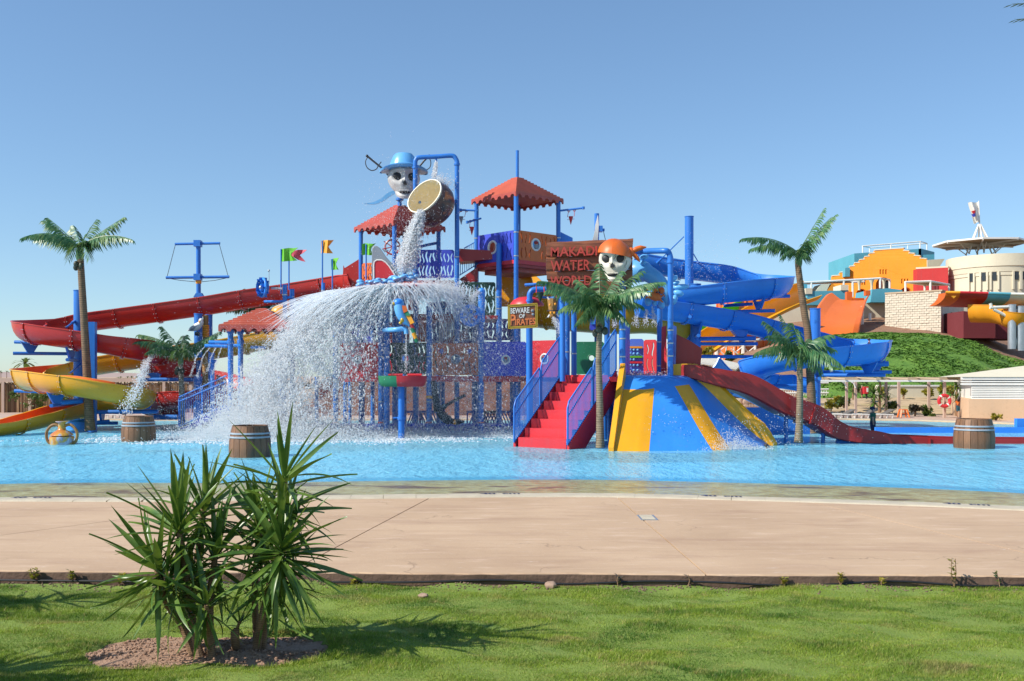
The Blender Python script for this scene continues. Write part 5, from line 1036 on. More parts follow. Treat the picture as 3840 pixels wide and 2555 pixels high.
panel(lp,(f_.x(1062,34.0),34.0),(f_.x(1362,34.0),34.0),f_.z(410,34.0),f_.z(132,34.0),'dgreen',9,None,79)
mb=MB(); mb.bx(f_.x(1050,34),f_.x(1380,34),33.9,36.5,f_.z(440,34),f_.z(412,34)); mb.bx(f_.x(640,34.3),f_.x(1060,34.3),34.2,36.5,f_.z(450,34.3),f_.z(400,34.3)); part(mb,'upper_deck',M['dred'],lp,False)
mb=MB(); mb.prism([f_(x,y,34.6) for x,y in ((900,640),(1130,520),(1130,610),(1000,645))],(0,.08,0)); part(mb,'stair_stringer',M['dred'],lp,False)
for x in range(895,1015,19): mb=MB(); mb.beam(f_(x,470,34.7),f_(x,640-(x-895)*.45,34.7),.05,.03); part(mb,'stair_slat',M['white'],lp,False)
# upper red gangway and stairs to the tall tower
mb=MB(); mb.prism([zG(x,y,34.4) for x,y in ((186,1000),(545,1022),(550,1102),(186,1128))],(0,.9,0)); part(mb,'gangway',M['dred'],lp,False)
post(lp,zG.x(578,34.0),34.0,-.4,zG.z(970,34.0),.095,bands=(4.2,4.6)); mb=MB(); mb.ball(V((zG.x(578,34),34.0,zG.z(970,34))),.095,12,8); part(mb,'post_cap',M['blue'],lp)
mb=MB(); mb.prism([zG(x,y,34.8) for x,y in ((190,1300),(370,1178),(370,1320),(230,1335))],(0,.08,0)); part(mb,'stair_stringer',M['dred'],lp,False)
for i in range(9):
    x=200+i*21; y=1262-i*13.5; mb=MB(); mb.tube([zG(x,y,34.9),zG(x,y-148+i*2,34.9)],.013,6); part(mb,'baluster',M['blue'],lp)
mb=MB(); mb.tube([zG(190,1262,34.9),zG(372,1150,34.9)],.018,6); part(mb,'bottom_rail',M['blue'],lp)
for i in range(7): x=245+i*20; y=1000; mb=MB(); mb.tube([zG(x,y,35.2),zG(x,995-i*12,35.2)],.012,6); part(mb,'baluster',M['blue'],lp)
mb=MB(); mb.tube([zG(235,998,35.2),zG(375,918,35.2)],.018,6); part(mb,'handrail',M['blue'],lp)
# low lattice skirts in the water
def lattice(x0,x1,Y,z0,z1,dirn,mat='purple'):
    xa,xb=x0,x1; mb=MB(); mb.bx(xa,xb,Y-.02,Y+.02,z1-.09,z1); mb.bx(xa,xb,Y-.02,Y+.02,z0,z0+.05); mb.bx(xa,xa+.05,Y-.021,Y+.021,z0,z1); mb.bx(xb-.05,xb,Y-.021,Y+.021,z0,z1); lt=part(mb,'skirt_frame',M[mat],lp,False)
    n=int((xb-xa)/.11)
    for i in range(n):
        x=xa+.06+i*.11; d=.22*dirn; mb=MB(); mb.beam(V((x,Y,z0+.03)),V((min(max(x+d,xa+.05),xb-.05),Y,z1-.05)),.05,.025,V((0,1,0))); part(mb,'skirt_slat',M[mat],lt,False)
for i,(x0,x1) in enumerate(((-160,10),(35,380),(420,560),(600,785),(825,1030),(1050,1225),(1255,1420),(1430,1590))): lattice(f_.x(x0,Yf+.3),f_.x(x1,Yf+.3),Yf+.3,-.1,f_.z(1322,Yf),1 if i%2 else -1)
for i,(x0,x1) in enumerate(((600,690),(720,930),(1120,1400),(1250,1540))): lattice(f_.x(x0,36.9),f_.x(x1,36.9),36.9,.0,.62,-1 if i%2 else 1)
# front platform by the stairs and the wide slide
fp=thing('play_platform','small red deck at the top of the red stairs and the wide slide','play structure',zH(900,920,28.5))
mb=MB(); mb.prism([zH(640,920,28.55),zH(1052,922,27.55),V((zK.x(845,27.9),27.95,0)),V((zK.x(1000,30.8),30.8,0)),V((zH.x(600,31.0),31.0,0))],(0,0,.1)); 
mb.v=[(x,y,1.88 if i>=5 else 1.74) for i,(x,y,z) in enumerate(mb.v)]; part(mb,'deck',M['redp'],fp,False)
for x,Y,zt_,r_,bd in ((575,29.6,zH.z(245,29.6),.085,()),(618,28.75,zH.z(235,28.75),.085,(2.6,)),(677,31.0,zH.z(268,31),.085,(2.6,)),(955,30.6,zH.z(375,30.6),.085,(2.5,)),(1085,27.45,zH.z(130,27.45),.085,(zH.z(530,27.45),zH.z(606,27.45),zH.z(758,27.45))),(1397,29.2,zH.z(330,29.2),.08,(2.9,2.2)),(1135,29.5,1.8,.07,()),):
    post(fp,zH.x(x,Y),Y,-.4,zt_,r_,bands=bd)
for x,Y in ((985,29.0),(935,30.0),(1000,31)): post(fp,zH.x(x,Y),Y,-.4,1.75,.08)
zx=zX
panel(fp,(zH.x(1142,30.4),30.4),(zH.x(1262,30.4),30.4),1.92,zH.z(608,30.4),'periw',0,None,41,label='pale violet poster panel with rows of round buttons')
pp=[zH(x,y,30.33) for x,y in ((1140,678),(1252,678),(1140,758),(1252,758),(1140,805),(1252,805))]
for a,c_,mt in ((pp[0],pp[1],'flago'),(pp[2],pp[3],'lime'),(pp[4],pp[5],'redp')): mb=MB(); mb.beam(a,c_,.04,.06); part(mb,'stripe',M[mt],fp,False)
for y in (700,732,782,830,872):
    for x in (1152,1182,1214): 
        if y==782 and x==1214: continue
        mb=MB(); mb.ball(zH(x,y,30.33),(.042,.025,.042),10,6); part(mb,'button',M['sky'],fp)
panel(fp,(zH.x(1266,30.2),30.2),(zH.x(1372,30.0),30.0),1.92,zH.z(615,30.1),'redp',2,None,42)
panel(fp,(zH.x(1100,27.9),27.9),(zH.x(1140,28.9),28.9),1.9,zH.z(480,28),'periw',1,None,43); panel(fp,(zH.x(1497,27.8),27.8),(zH.x(1532,28.6),28.6),1.9,zH.z(495,28),'periw',1,None,44)
# red flared entrance of the long slide
mb=MB(); mb.slab([[k_(607,200,28.9),k_(650,185,28.6)],[k_(600,650,28.9),k_(655,670,28.6)]],(0,.06,0)); part(mb,'slide_hood',M['redp'],fp,False)
mb=MB(); mb.slab([[k_(752,272,28.2),k_(880,335,28.15),k_(1000,412,28.1),k_(1002,430,28.1)],[k_(745,640,28.2),k_(880,630,28.15),k_(960,640,28.1),k_(985,580,28.1)]],(0,.07,0)); part(mb,'slide_side_flare',M['dred'],fp,False)
# arch sprayer
Yr=27.6; zi=zI; ar=thing('arch_sprayer','blue pipe arch rising behind the skull with the orange bandana','pipe',V((zH.x(1482,Yr),Yr,0)))
mb=MB(); mb.tube(crm([zi(1150,500,28.3),zi(1250,492,28.2),zi(1470,485,Yr),zi(1525,500,Yr),zi(1548,560,Yr),zi(1550,610,Yr)],6),.082,14); part(mb,'arch_pipe',M['blue'],ar)
post(ar,zi.x(1550,Yr),Yr,1.75,zi.z(600,Yr),.078,'blue','post',bands=(zH.z(535,Yr),zH.z(645,Yr),zH.z(752,Yr))); mb=MB(); mb.lathe((zi.x(1550,Yr),Yr,zi.z(612,Yr)),[(.105,-.03),(.105,.03)],14); part(mb,'pipe_flange',M['blue'],ar)
# ---- sign with four planks
Yg=28.0; sg=thing('wooden_sign','large brown plank sign reading MAKADI WATER WORLD in red letters','sign',zi(640,950,Yg))
for (a,c_,d_,e_) in (((152,392),(1128,346),(1122,522),(150,556)),((146,560),(1118,527),(1124,690),(148,716)),((150,720),(1122,694),(1120,822),(156,815)),((165,818),(1118,826),(1100,960),(180,945))):
    n_=14; T_=[V((a[0]+(c_[0]-a[0])*i/n_,a[1]+(c_[1]-a[1])*i/n_,0)) for i in range(n_+1)]; B_=[V((e_[0]+(d_[0]-e_[0])*i/n_,e_[1]+(d_[1]-e_[1])*i/n_,0)) for i in range(n_+1)]
    P=[]
    for u in (0,.12,.5,.88,1): 
        row=[]
        for i in range(n_+1):
            p=T_[i].lerp(B_[i],u); row.append(zi(p.x+rnd.uniform(-3,3),p.y+rnd.uniform(-4,4),Yg+(.03 if u in (0,1) else -.012*rnd.random())))
        P.append(row)
    mb=MB(); mb.slab(P[::-1],(0,.11,0)); part(mb,'plank',M['plank'],sg,True,ang=30)
M['letter']=paint('dark_red_lettering',(.50,.055,.04),.5,.2,6)
for s_,x0,x1,y0,y1 in (('MAKADI',195,722,440,545),('WATER',195,640,592,710),('WORLD',190,655,770,880)):
    mb=text_mb(s_,1,.02,.012); a=np.array(mb.v); wx=np.ptp(a[:,0]); hz=np.ptp(a[:,1]); mx_=(a[:,0].max()+a[:,0].min())/2; my_=(a[:,1].max()+a[:,1].min())/2
    W_=zi.u(x1-x0,Yg)/wx; H_=zi.u(y1-y0,Yg)/hz; c0=zi((x0+x1)/2,(y0+y1)/2,Yg-.075); rr3=random.Random(3)
    mb.v=[tuple(c0+V(((x-mx_)*W_+.008*math.sin(y*9+x*4),-(z*1.2),(y-my_)*H_+(x-mx_)*W_*.03+.008*math.sin(x*7)))) for x,y,z in mb.v]; part(mb,'lettering',M['letter'],sg,False)
for x in (330,1000): post(sg,zi.x(x,Yg+.3),Yg+.3,1.75,zi.z(600,Yg),.08)
sk2=thing('skull_figure','white skull in an orange bandana fixed in front of the plank sign','skull figure',zi(930,850,27.5)); ksc=zi.u(365,27.5)
kc=zi(925,590,27.45); Mx=skull(sk2,kc,ksc,R(-16),'cream')
mb=MB(); P=[]
for i in range(9):
    th=R(2)+R(82)*i/8; row=[]
    for k in range(41):
        a=2*math.pi*k/40; d=V((math.sin(th)*math.sin(a),-math.sin(th)*math.cos(a),math.cos(th))); fold=1.05+.012*math.sin(a*5+i*1.3); zz=d.z*.5*fold*1.12+.07+ (.10*math.sin(a+math.pi)*(i/8)); row.append(Mx@(V((d.x*.5*fold*1.03,d.y*.56*fold,zz))*ksc))
    P.append(row)
mb.grid(P); part(mb,'bandana',M['orange'],sk2,True,ang=80)
for c_,rx in ((zi(1105,500,27.35),(.10,.08,.13)),): mb=MB(); mb.ball(c_,rx,12,8); part(mb,'bandana_knot',M['orange'],sk2)
for pts,rs in (([(1110,500),(1160,470),(1215,452),(1278,445)],[.05,.075,.07,.015]),([(1110,505),(1150,540),(1180,575),(1205,612)],[.05,.06,.055,.012])): mb=MB(); mb.tube(crm([zi(x,y,27.35) for x,y in pts],5),[rs[min(3,int(i/5))]*(1-(i%5)/5)+rs[min(3,int(i/5)+1)]*((i%5)/5) for i in range(16)],10); part(mb,'bandana_tail',M['orange'],sk2)
for pts in ([(980,505),(945,520),(925,530),(935,545),(915,575)],[(1040,560),(1060,600),(1050,640),(1035,655),(1040,680)],[(1000,725),(1030,745),(1060,740)],[(860,585),(850,620),(880,640),(925,650)]):
    mb=MB(); mb.tube([zi(x,y,27.45-.5*ksc*.97+abs(x-925)/185*.12) for x,y in pts],.006,5); part(mb,'crack',M['black'],sk2)
# ---- sea creature and crab
Yo=28.6; oc=thing('sea_monster','arched light blue sea creature with rounded flippers beside the skull sign','sea creature ornament',zi(1400,1100,Yo))
mb=MB(); A=crm([zi(x,y,Yo+dy) for x,y,dy in ((1080,720,.4),(1220,720,.2),(1330,765,.05),(1430,850,0),(1500,960,0),(1500,1040,.1),(1440,1060,.2))],7); mb.tube(A,[.31,.325,.33,.33,.33,.33,.32,.31,.30,.28,.24,.24,.235,.23,.23,.23,.22,.22,.22,.21,.21,.21,.21,.21,.21,.21,.2,.2,.2,.2,.19,.18,.17,.16,.15,.13,.12][:len(A)],16); part(mb,'body',M['sky'],oc)
for x,y,rx,rz,a in ((1670,895,.24,.085,.1),(1640,965,.16,.10,-.2),(1610,850,.12,.06,.3),(1250,555,.14,.08,.3),(1450,1090,.10,.14,.2),(1300,1060,.10,.13,-.2),(1370,1075,.07,.10,0),(1200,1000,.12,.10,.2),(1240,620,.10,.07,.2),(1585,800,.14,.08,.5),(1590,1040,.10,.16,-.4)):
    mb=MB(); mb.ball(zi(x,y,Yo-.1),(rx,.12,rz),14,9,Matrix.Rotation(-a,3,'Y')); part(mb,'flipper',M['sky'],oc)
cr=thing('crab_figure','orange crab figure clinging to the blue sea creature','crab figure',zi(1390,990,28.2))
mb=MB(); mb.ball(zi(1375,1000,28.2),(.20,.16,.13),14,9,Matrix.Rotation(.3,3,'Y')); part(mb,'shell',M['orange'],cr)
for x,y in ((1450,935),(1385,925)): mb=MB(); mb.ball(zi(x,y,28.15),(.09,.08,.10),10,7); part(mb,'claw',M['orange'],cr)
for pts in ([(1330,985),(1290,960),(1265,1000)],[(1320,1010),(1280,1010),(1262,1030)],[(1440,1010),(1475,980),(1490,1010)],[(1430,1030),(1450,1055),(1470,1070)]): mb=MB(); mb.tube([zi(x,y,28.15) for x,y in pts],[.035,.03,.012],6); part(mb,'leg',M['orange'],cr)
for x in (1395,1425): mb=MB(); mb.ball(zi(x,955,28.02),.025,8,6); part(mb,'eye',M['black'],cr)
# ---- BEWARE OF PIRATES sign
Yw=29.2; zp=zP; bs=thing('warning_sign','small gold framed sign reading BEWARE OF PIRATES hanging from a blue pipe','sign',zp(715,620,Yw))
cor=[(462,418),(968,386),(968,804),(468,828)]; 
mb=MB(); mb.prism([zp(*c_,Yw) for c_ in cor],(0,.05,0)); part(mb,'board',M['plank'],bs,False)
for ins in (10,34):
    cc_=[zp(x+(ins if x<700 else -ins),y+(ins if y<600 else -ins),Yw-.015) for x,y in cor]; 
    for a,c_ in zip(cc_,cc_[1:]+cc_[:1]): mb=MB(); mb.beam(a,c_,.022 if ins>20 else .035,.03); part(mb,'frame',M['gold'],bs,False)
M['oletter']=paint('orange_lettering',(.85,.22,.06),.5,.1)
for s_,x0,x1,y0,y1,mt in (('BEWARE',505,830,468,562,'white'),('OF',658,755,575,640,'white'),('P',500,600,580,762,'oletter'),('IRATES',592,930,650,758,'oletter')):
    mb=text_mb(s_,1,.006,.02); a=np.array(mb.v); W_=zp.u(x1-x0,Yw)/np.ptp(a[:,0]); H_=zp.u(y1-y0,Yw)/np.ptp(a[:,1]); mx_=(a[:,0].max()+a[:,0].min())/2; my_=(a[:,1].max()+a[:,1].min())/2; c0=zp((x0+x1)/2,(y0+y1)/2,Yw-.012)
    mb.v=[tuple(c0+V(((x-mx_)*W_,-z,(y-my_)*H_+(x-mx_)*W_*.05))) for x,y,z in mb.v]; part(mb,'lettering',M[mt],bs,False)
for nm,mt,c_,rx,rz,dy in (('skull_emblem','grey',(885,520),.05,.045,0),('skull_emblem','grey',(892,580),.045,.035,0),('emblem_eye','black',(872,522),.014,.014,-.03),('emblem_eye','black',(905,518),.014,.014,-.03)): mb=MB(); mb.ball(zp(*c_,Yw-.01+dy*.6),(rx,.02,rz),12,8); part(mb,nm,M[mt],bs)
# mushroom, elbow pipe and bucket barrels
mu=thing('mushroom_spray','red domed mushroom spray on a blue elbow pipe behind the warning sign','water spray',V((zp.x(830,30.4),30.4,0)))
mb=MB(); c=zp(790,400,30.5); mb.lathe(c,[(zp.u(290,30.5),-.06),(zp.u(280,30.5),.0),(zp.u(230,30.5),.11),(zp.u(140,30.5),.19),(.02,.22)],28); part(mb,'dome',M['redp'],mu)
mb=MB(); mb.tube(crm([zp(835,830,30.0),zp(835,330,30.0),zp(835,250,30.0),zp(870,185,30.0),zp(940,160,30.0),zp(1120,160,30.0)],5),.085,14); mb.lathe(zp(835,350,30.0),[(.11,-.03),(.11,.03)],14); part(mb,'elbow_pipe',M['blue'],mu); post(mu,zp.x(830,30.4),30.4,-.4,zp.z(420,30.4),.1)
mb=MB(); mb.tube([zp(755,85,29.8),zp(1180,60,29.6)],.045,10); part(mb,'arm',M['blue'],mu)
hang_bucket(mu,zp(1000,290,30.2),zp(1250,300,30.0),zp(1300,265,29.5),zp(1295,170,29.5),'redp','red cone bucket behind the left frond of the front palm',.1)
hang_bucket(mu,zp(900,75,29.7),zp(1100,66,29.7),zp(1010,290,29.6),zp(1010,70,29.7),'dgreen','dark green cone bucket above the red mushroom dome',.12)
for xx in (945,1075): mb=MB(); mb.tube([zp(xx,90,29.65),zp(xx+6,225,29.6)],.014,6); part(mb,'rope',M['redp'],mu)
wb=thing('wooden_bucket','small brown wooden bucket with gold studs spraying water beside the warning sign','bucket',zp(1215,630,29.3))
mb=MB(); mb.lathe(zp(1222,630,29.3),[(zp.u(45,29.3),0),(zp.u(70,29.3),.24),(zp.u(95,29.3),.55)],12); part(mb,'staves',M['crate'],wb,False)
mb=MB(); mb.tube([zp(1222,520,29.3)+V((.165*math.cos(a),.165*math.sin(a),0)) for a in [2*math.pi*i/16 for i in range(16)]],.014,6,closed=True); part(mb,'hoop',M['dark'],wb)
for x,y in ((1172,430),(1260,415),(1185,562),(1245,560)): mb=MB(); mb.ball(zp(x,y,29.3)+V((0,-.17,0)),(.03,.02,.04),8,6); part(mb,'stud',M['flago'],wb)
for a,c_ in (((1140,630),(1170,585)),((1325,620),(1295,570)),((1165,330),(1130,285))): mb=MB(); mb.tube([zp(*a,29.2),zp(*c_,29.2)],.025,6); part(mb,'bone_peg',M['white'],wb)
# hanging blue totem behind the front palm
ht_=thing('hanging_totem','dark blue carved spray totem seen left of the front palm trunk','ornament',zX(1250,1000,30.5)); mb=MB(); mb.bx(zX.x(1190,30.5),zX.x(1310,30.5),30.45,30.6,zX.z(1000,30.5),zX.z(680,30.5)); part(mb,'body',M['purple'],ht_,False); mb=MB(); mb.bx(zX.x(1212,30.5),zX.x(1292,30.5),30.4,30.45,zX.z(880,30.5),zX.z(810,30.5)); part(mb,'plate',M['lblue'],ht_,False); mb=MB(); mb.tube([zX(1250,680,30.5),zX(1250,250,30.5)],.02,6); part(mb,'hanger',M['steel'],ht_)
# ---- parrot
Yp_=30.3; pa=thing('parrot_figure','blue parrot figure with orange and green wing perched on a pipe end under the canopy','parrot figure',zF(590,530,Yp_)); w_=lambda x,y,dy=0: zW(x,y,Yp_+dy)
mb=MB(); mb.tube(crm([w_(90,400),w_(100,520),w_(150,700),w_(240,830),w_(320,900)],6),[.06+.11*math.sin(math.pi*min(1,.2+i/26)) for i in range(25)],14); mb.ball(w_(95,430),(.15,.14,.14),14,10); part(mb,'body',M['sky'],pa)
mb=MB(); mb.ball(w_(75,425,-.02),(.155,.15,.13),14,10); part(mb,'head',M['blue2'],pa)
mb=MB(); mb.tube(crm([w_(10,430,-.08),w_(-20,450,-.1),w_(20,495,-.1)],5),[.06,.06,.055,.05,.045,.04,.03,.02,.02,.015,.01],8); part(mb,'beak',M['gold'],pa)
for pts,mt,nm in (([(140,480),(235,490),(270,600),(190,640)],'orange','wing'),([(190,635),(275,595),(330,690),(240,700)],'lime2','wing_band'),([(240,700),(330,688),(410,840),(330,880)],'orange2','wing_tip')):
    mb=MB(); mb.slab([[w_(*pts[0],-.13),w_(*pts[1],-.13)],[w_(*pts[3],-.16),w_(*pts[2],-.15)]],(0,.1,0)); part(mb,nm,M[{'orange':'orange','lime2':'green','orange2':'flago'}[mt]],pa,True)
for a,c_,mt in (((330,860),(390,980),'redp'),((365,960),(420,1080),'green'),((395,1060),(455,1200),'flago'),((435,1180),(475,1250),'green')): mb=MB(); mb.tube([w_(*a),w_(*c_)],[.07,.055],8); part(mb,'tail_feather',M[mt],pa)
mb=MB(); mb.ball(w_(160,790,-.1),(.06,.06,.08),10,8); mb.ball(w_(120,850,-.1),(.05,.05,.05),8,6); part(mb,'feet',M['gold'],pa)
pp_=thing('perch_pipe','light blue bent pipe on which the parrot figure perches','pipe',w_(200,1000)); mb=MB(); mb.tube(crm([w_(-220,1000,.5),w_(0,990),w_(180,975),w_(235,1000),w_(240,1080)],5),.075,12); part(mb,'pipe',M['sky'],pp_); mb=MB(); mb.tube([w_(-220,1000,.5),zF(402,560,32.9)],.06,10); part(mb,'arm',M['blue'],pp_)
# ---- two-coloured tub on a pole
Yt_=30.4; tu=thing('spill_tub','oval tub, half green and half red, on a single blue pole in the pool','tub',V((zF.x(572,Yt_),Yt_,0)))
c=zF(580,962,Yt_); rx=zF.u(205,Yt_)
def half(a0,a1,mat):
    P=[]
    for z,k in ((-.17,.80),(-.14,.9),(.0,.98),(.16,1.0),(.16,.93),(-.08,.82)): P.append([c+V((rx*k*math.cos(a),.45*k*math.sin(a),z)) for a in np.linspace(a0,a1,22)])
    mb=MB(); mb.grid(P); mb.add(P[0]+[c+V((0,0,-.17))],[tuple(range(22,-1,-1))]); part(mb,'tub_half',M[mat],tu,True,ang=50)
half(R(100),R(260),'green'); half(R(-100),R(100),'redp')
for x0,x1 in ((462,582),(622,742)): mb=MB(); mb.tube([zF(x0,913,Yt_+.2),zF(x1,913,Yt_+.2)],.05,8); part(mb,'rim_pad',M['redp'],tu)
post(tu,zF.x(572,Yt_),Yt_,-.4,zF.z(1005,Yt_),.095,cap=False); mb=MB(); mb.lathe((zF.x(572,Yt_),Yt_,0),[(.13,zF.z(1285,Yt_)),(.13,zF.z(1262,Yt_))],14); mb.tube([zF(500,1272,Yt_),zF(610,1268,Yt_)],.025,6); part(mb,'valve_collar',M['blue'],tu)
# ---- anchor
Ya=32.2; an=thing('anchor','big dark iron anchor ornament leaning against the blue posts','anchor',zF(960,1300,Ya))
mb=MB(); mb.tube([zF(840,960,Ya),zF(858,1100,Ya),zF(880,1220,Ya)],[.09,.11,.14],10); part(mb,'shank',M['dark'],an)
mb=MB(); mb.tube(crm([zF(1110,1080,Ya),zF(1000,1135,Ya),zF(905,1200,Ya),zF(925,1260,Ya),zF(990,1298,Ya),zF(1100,1305,Ya)],5),[.05]*8+[.09]*4+[.15]*8+[.10]*4+[.05]*2,10); part(mb,'arms',M['dark'],an)
mb=MB(); mb.tube([zF(778,1097,Ya),zF(862,1098,Ya)],.05,8); part(mb,'stock',M['flago'],an); mb=MB(); mb.ball(zF(1020,1306,Ya-.05),(.08,.06,.09),8,6); part(mb,'fluke_tip',M['flago'],an)
# ---- wheels
def wheel(c,r,yaw,nm,lab,nsp,mat='blue',th=.08,hub='steel'):
    t_=thing(nm,lab,'wheel',c); q=Matrix.Rotation(yaw,3,'Z'); cir=[c+q@V((r*math.cos(2*math.pi*i/32),0,r*math.sin(2*math.pi*i/32))) for i in range(32)]
    mb=MB(); mb.tube(cir,th*.8,10,closed=True); part(mb,'rim',M[mat],t_)
    for i in range(nsp): a=2*math.pi*i/nsp+.3; mb=MB(); mb.beam(c,c+q@V((math.cos(a),0,math.sin(a)))*r,.09,.06,q@V((0,1,0))); part(mb,'spoke',M[mat],t_,False)
    mb=MB(); mb.ball(c+q@V((0,-.06,0)),.07,10,8); part(mb,'hub',M[hub],t_); return t_
wv_=wheel(zF(1150,412,32.6),zF.u(78,32.6),R(15),'valve_wheel','bright blue spoked hand wheel right of the canopy among the spray',6,'blue2')
mb=MB(); mb.tube([zF(1150,412,32.6),zF(1150,430,33.3)],.05,8); part(mb,'axle',M['blue'],wv_)
sp1=thing('spray_post','rounded light blue spray post in front of the dark green panel','water spray',V((zF.x(1245,32.9),32.9,0))); post(sp1,zF.x(1245,32.9),32.9,zF.z(470,32.9),zF.z(210,32.9),.115,'lblue'); mb=MB(); mb.ball(zF(1245,208,32.9),.118,14,8); part(mb,'cap',M['lblue'],sp1); post(sp1,zF.x(1240,33),33,2.6,zF.z(470,33),.09)
w2=wheel(zC(1005,598,33.8),zC.u(88,33.8),R(-55),'waterwheel','blue six spoked water wheel beside the flags above the small hut',6,'lblue',.06); 
mb=MB(); q=Matrix.Rotation(R(-55),3,'Z'); c=zC(1005,598,33.8); mb.lathe(c,[(zC.u(70,33.8),-.14),(zC.u(72,33.8),.14)],24,q@Matrix.Rotation(R(90),3,'X'),caps=False)
for i in range(9): a=2*math.pi*i/9; d=q@V((math.cos(a),0,math.sin(a))); yv=q@V((0,.14,0)); r0,r1=zC.u(55,33.8),zC.u(98,33.8); mb.add([c+d*r0-yv,c+d*r0+yv,c+d*r1+yv,c+d*r1-yv],[(0,1,2,3)])
part(mb,'drum',M['blue'],w2,False); mb=MB(); mb.tube([zC(1090,605,34.0),zC(1200,610,34.0)],.04,8); part(mb,'axle',M['steel'],w2); mb=MB(); mb.tube([zC(1068,430,33.9),zC(1070,560,33.9)],.012,6); mb.ball(zC(1066,432,33.9),.04,8,6); part(mb,'water_rod',M['steel'],w2)
# ---- flags on thin poles and their blue posts
fp_=thing('pipe_rack','blue pipes and posts carrying the flags and the water wheel over the small hut','pipes',V((zC.x(1225,34.2),34.2,0)))
for x,y0,Y,r_ in ((1225,575,34.2,.075),(1295,620,34.4,.08),(1600,560,34.4,.065)): post(fp_,zC.x(x,Y),Y,(-.4 if x<1500 else zC.z(710,Y)),zC.z(y0,Y),r_,bands=((zC.z(y0+70,Y),) if x>1290 else (zC.z(670,Y),)))
for pts in ([(1020,738),(1210,735)],[(1230,700),(1300,690)],[(1370,712),(1590,690),(1700,672)],[(1270,735),(1330,715)]): mb=MB(); mb.tube([zC(x,y,34.3) for x,y in pts],.05,10); part(mb,'pipe',M['lblue'],fp_)
mb=MB(); mb.ball(zC(1700,665,34.3),.1,10,8); part(mb,'pipe_end',M['blue'],fp_)
def flag(pts,pole,Y,mat,lab,pr=.025):
    t_=thing('flag',lab,'flag',zC(pole[0],pole[2],Y),'play structure flags'); mb=MB(); mb.tube([zC(pole[0],pole[1],Y),zC(pole[0],pole[2],Y)],pr,8); part(mb,'pole',M['blue'],t_)
    m_=len(pts)//2; top=crm([V((x,y,0)) for x,y in pts[:m_]],6); bot=crm([V((x,y,0)) for x,y in pts[m_:][::-1]],6); P=[]
    for u in np.linspace(0,1,5): P.append([zC(a.x*(1-u)+c_.x*u,a.y*(1-u)+c_.y*u,Y+.07*math.sin(i*.45+u)) for i,(a,c_) in enumerate(zip(top,bot))])
    mb=MB(); mb.slab(P,(0,.03,0)); part(mb,'cloth',M[mat],t_,True); return t_
# pts: top edge left->right then bottom edge right->left; the notch shapes the fly end
def flag2(poly,pole,Y,mat,lab):
    t_=thing('flag',lab,'flag',zC(pole[0],pole[2],Y),'play structure flags'); mb=MB(); mb.tube([zC(pole[0],pole[1],Y),zC(pole[0],pole[2],Y)],.025,8); part(mb,'pole',M['blue'],t_)
    m_=len(poly)//2; A=[V((x,y,0)) for x,y in poly[:m_]]; B=[V((x,y,0)) for x,y in poly[m_:]][::-1]; P=[]
    for u in np.linspace(0,1,7): P.append([zC(a.x*(1-u)+c_.x*u,a.y*(1-u)+c_.y*u,Y+.06*math.sin((a.x+c_.x)*.03+u)) for a,c_ in zip(A,B)])
    # pull the fly edge into a swallow tail
    for r_,u in zip(P,np.linspace(0,1,7)):
        k=1-abs(u-.5)*2; r_[-1]=r_[-1].lerp(r_[0],k*.42); r_[-2]=r_[-2].lerp(r_[0],k*.2)
    mb=MB(); mb.slab(P,(0,.03,0)); part(mb,'cloth',M[mat],t_,True); return t_
flag2([(1178,222),(1215,216),(1262,210),(1310,212),(1352,206),(1345,332),(1305,336),(1260,338),(1215,342),(1178,344)],(1186,222,660),34.1,'lime','green swallow tailed flag overlapping the pink flag')
flag2([(1268,262),(1310,240),(1350,228),(1400,228),(1440,228),(1425,345),(1390,338),(1350,325),(1310,300),(1268,285)],(1264,240,620),34.5,'pink','pinkish red ragged flag behind the larger green flag')
flag2([(1580,140),(1610,134),(1645,132),(1675,134),(1702,132),(1695,262),(1665,262),(1635,262),(1605,258),(1578,262)],(1592,140,570),34.4,'flago','orange swallow tailed flag on the tallest flag pole')
flag2([(1676,322),(1695,316),(1715,310),(1735,308),(1752,306),(1750,425),(1735,420),(1715,424),(1695,424),(1678,424)],(1690,320,660),34.3,'lime','small lime green flag right of the orange flag')
flag2([(1978,172),(2010,164),(2050,166),(2090,170),(2115,164),(2105,280),(2085,282),(2050,280),(2010,276),(1978,282)],(2020,175,520),33.2,'lime','lime green flag in front of the left roofed tower, beside the shark')
# ---- mast with two yards
Ym=37.2; ms=thing('mast','blue mast with two cross yards and rigging wires above the red slide','mast',zC(378,700,Ym))
mb=MB(); mb.tube([zC(378,690,Ym),zC(376,150,Ym)],.085,12); part(mb,'pole',M['blue'],ms); mb=MB(); mb.prism([zC(x,y,Ym-.1) for x,y in ((325,692),(352,650),(402,650),(425,690))],(0,.2,0)); part(mb,'bracket',M['blue'],ms,False)
for y,x0,x1,r_ in ((168,148,588,.05),(497,60,678,.055)): 
    mb=MB(); mb.tube([zC(x0,y+4,Ym),zC(x1,y-4,Ym)],r_,10); yd=part(mb,'yard',M['blue'],ms); mb=MB(); mb.box(zC(372,y,Ym),(zC.u(64,Ym),.3,zC.u(62,Ym))); part(mb,'yard_clamp',M['blue'],ms,False)
for pts in ([(150,180),(70,490)],[(582,176),(668,488)],[(62,505),(200,528),(380,545),(540,528),(675,500)]): mb=MB(); mb.tube([zC(x,y,Ym) for x,y in pts],.011,5); part(mb,'rigging_wire',M['dark'],ms)
mb=MB(); mb.lathe(zC(378,545,Ym),[(.10,-.06),(.11,0),(.10,.06)],12); part(mb,'rope_wrap',M['flago'],ms)
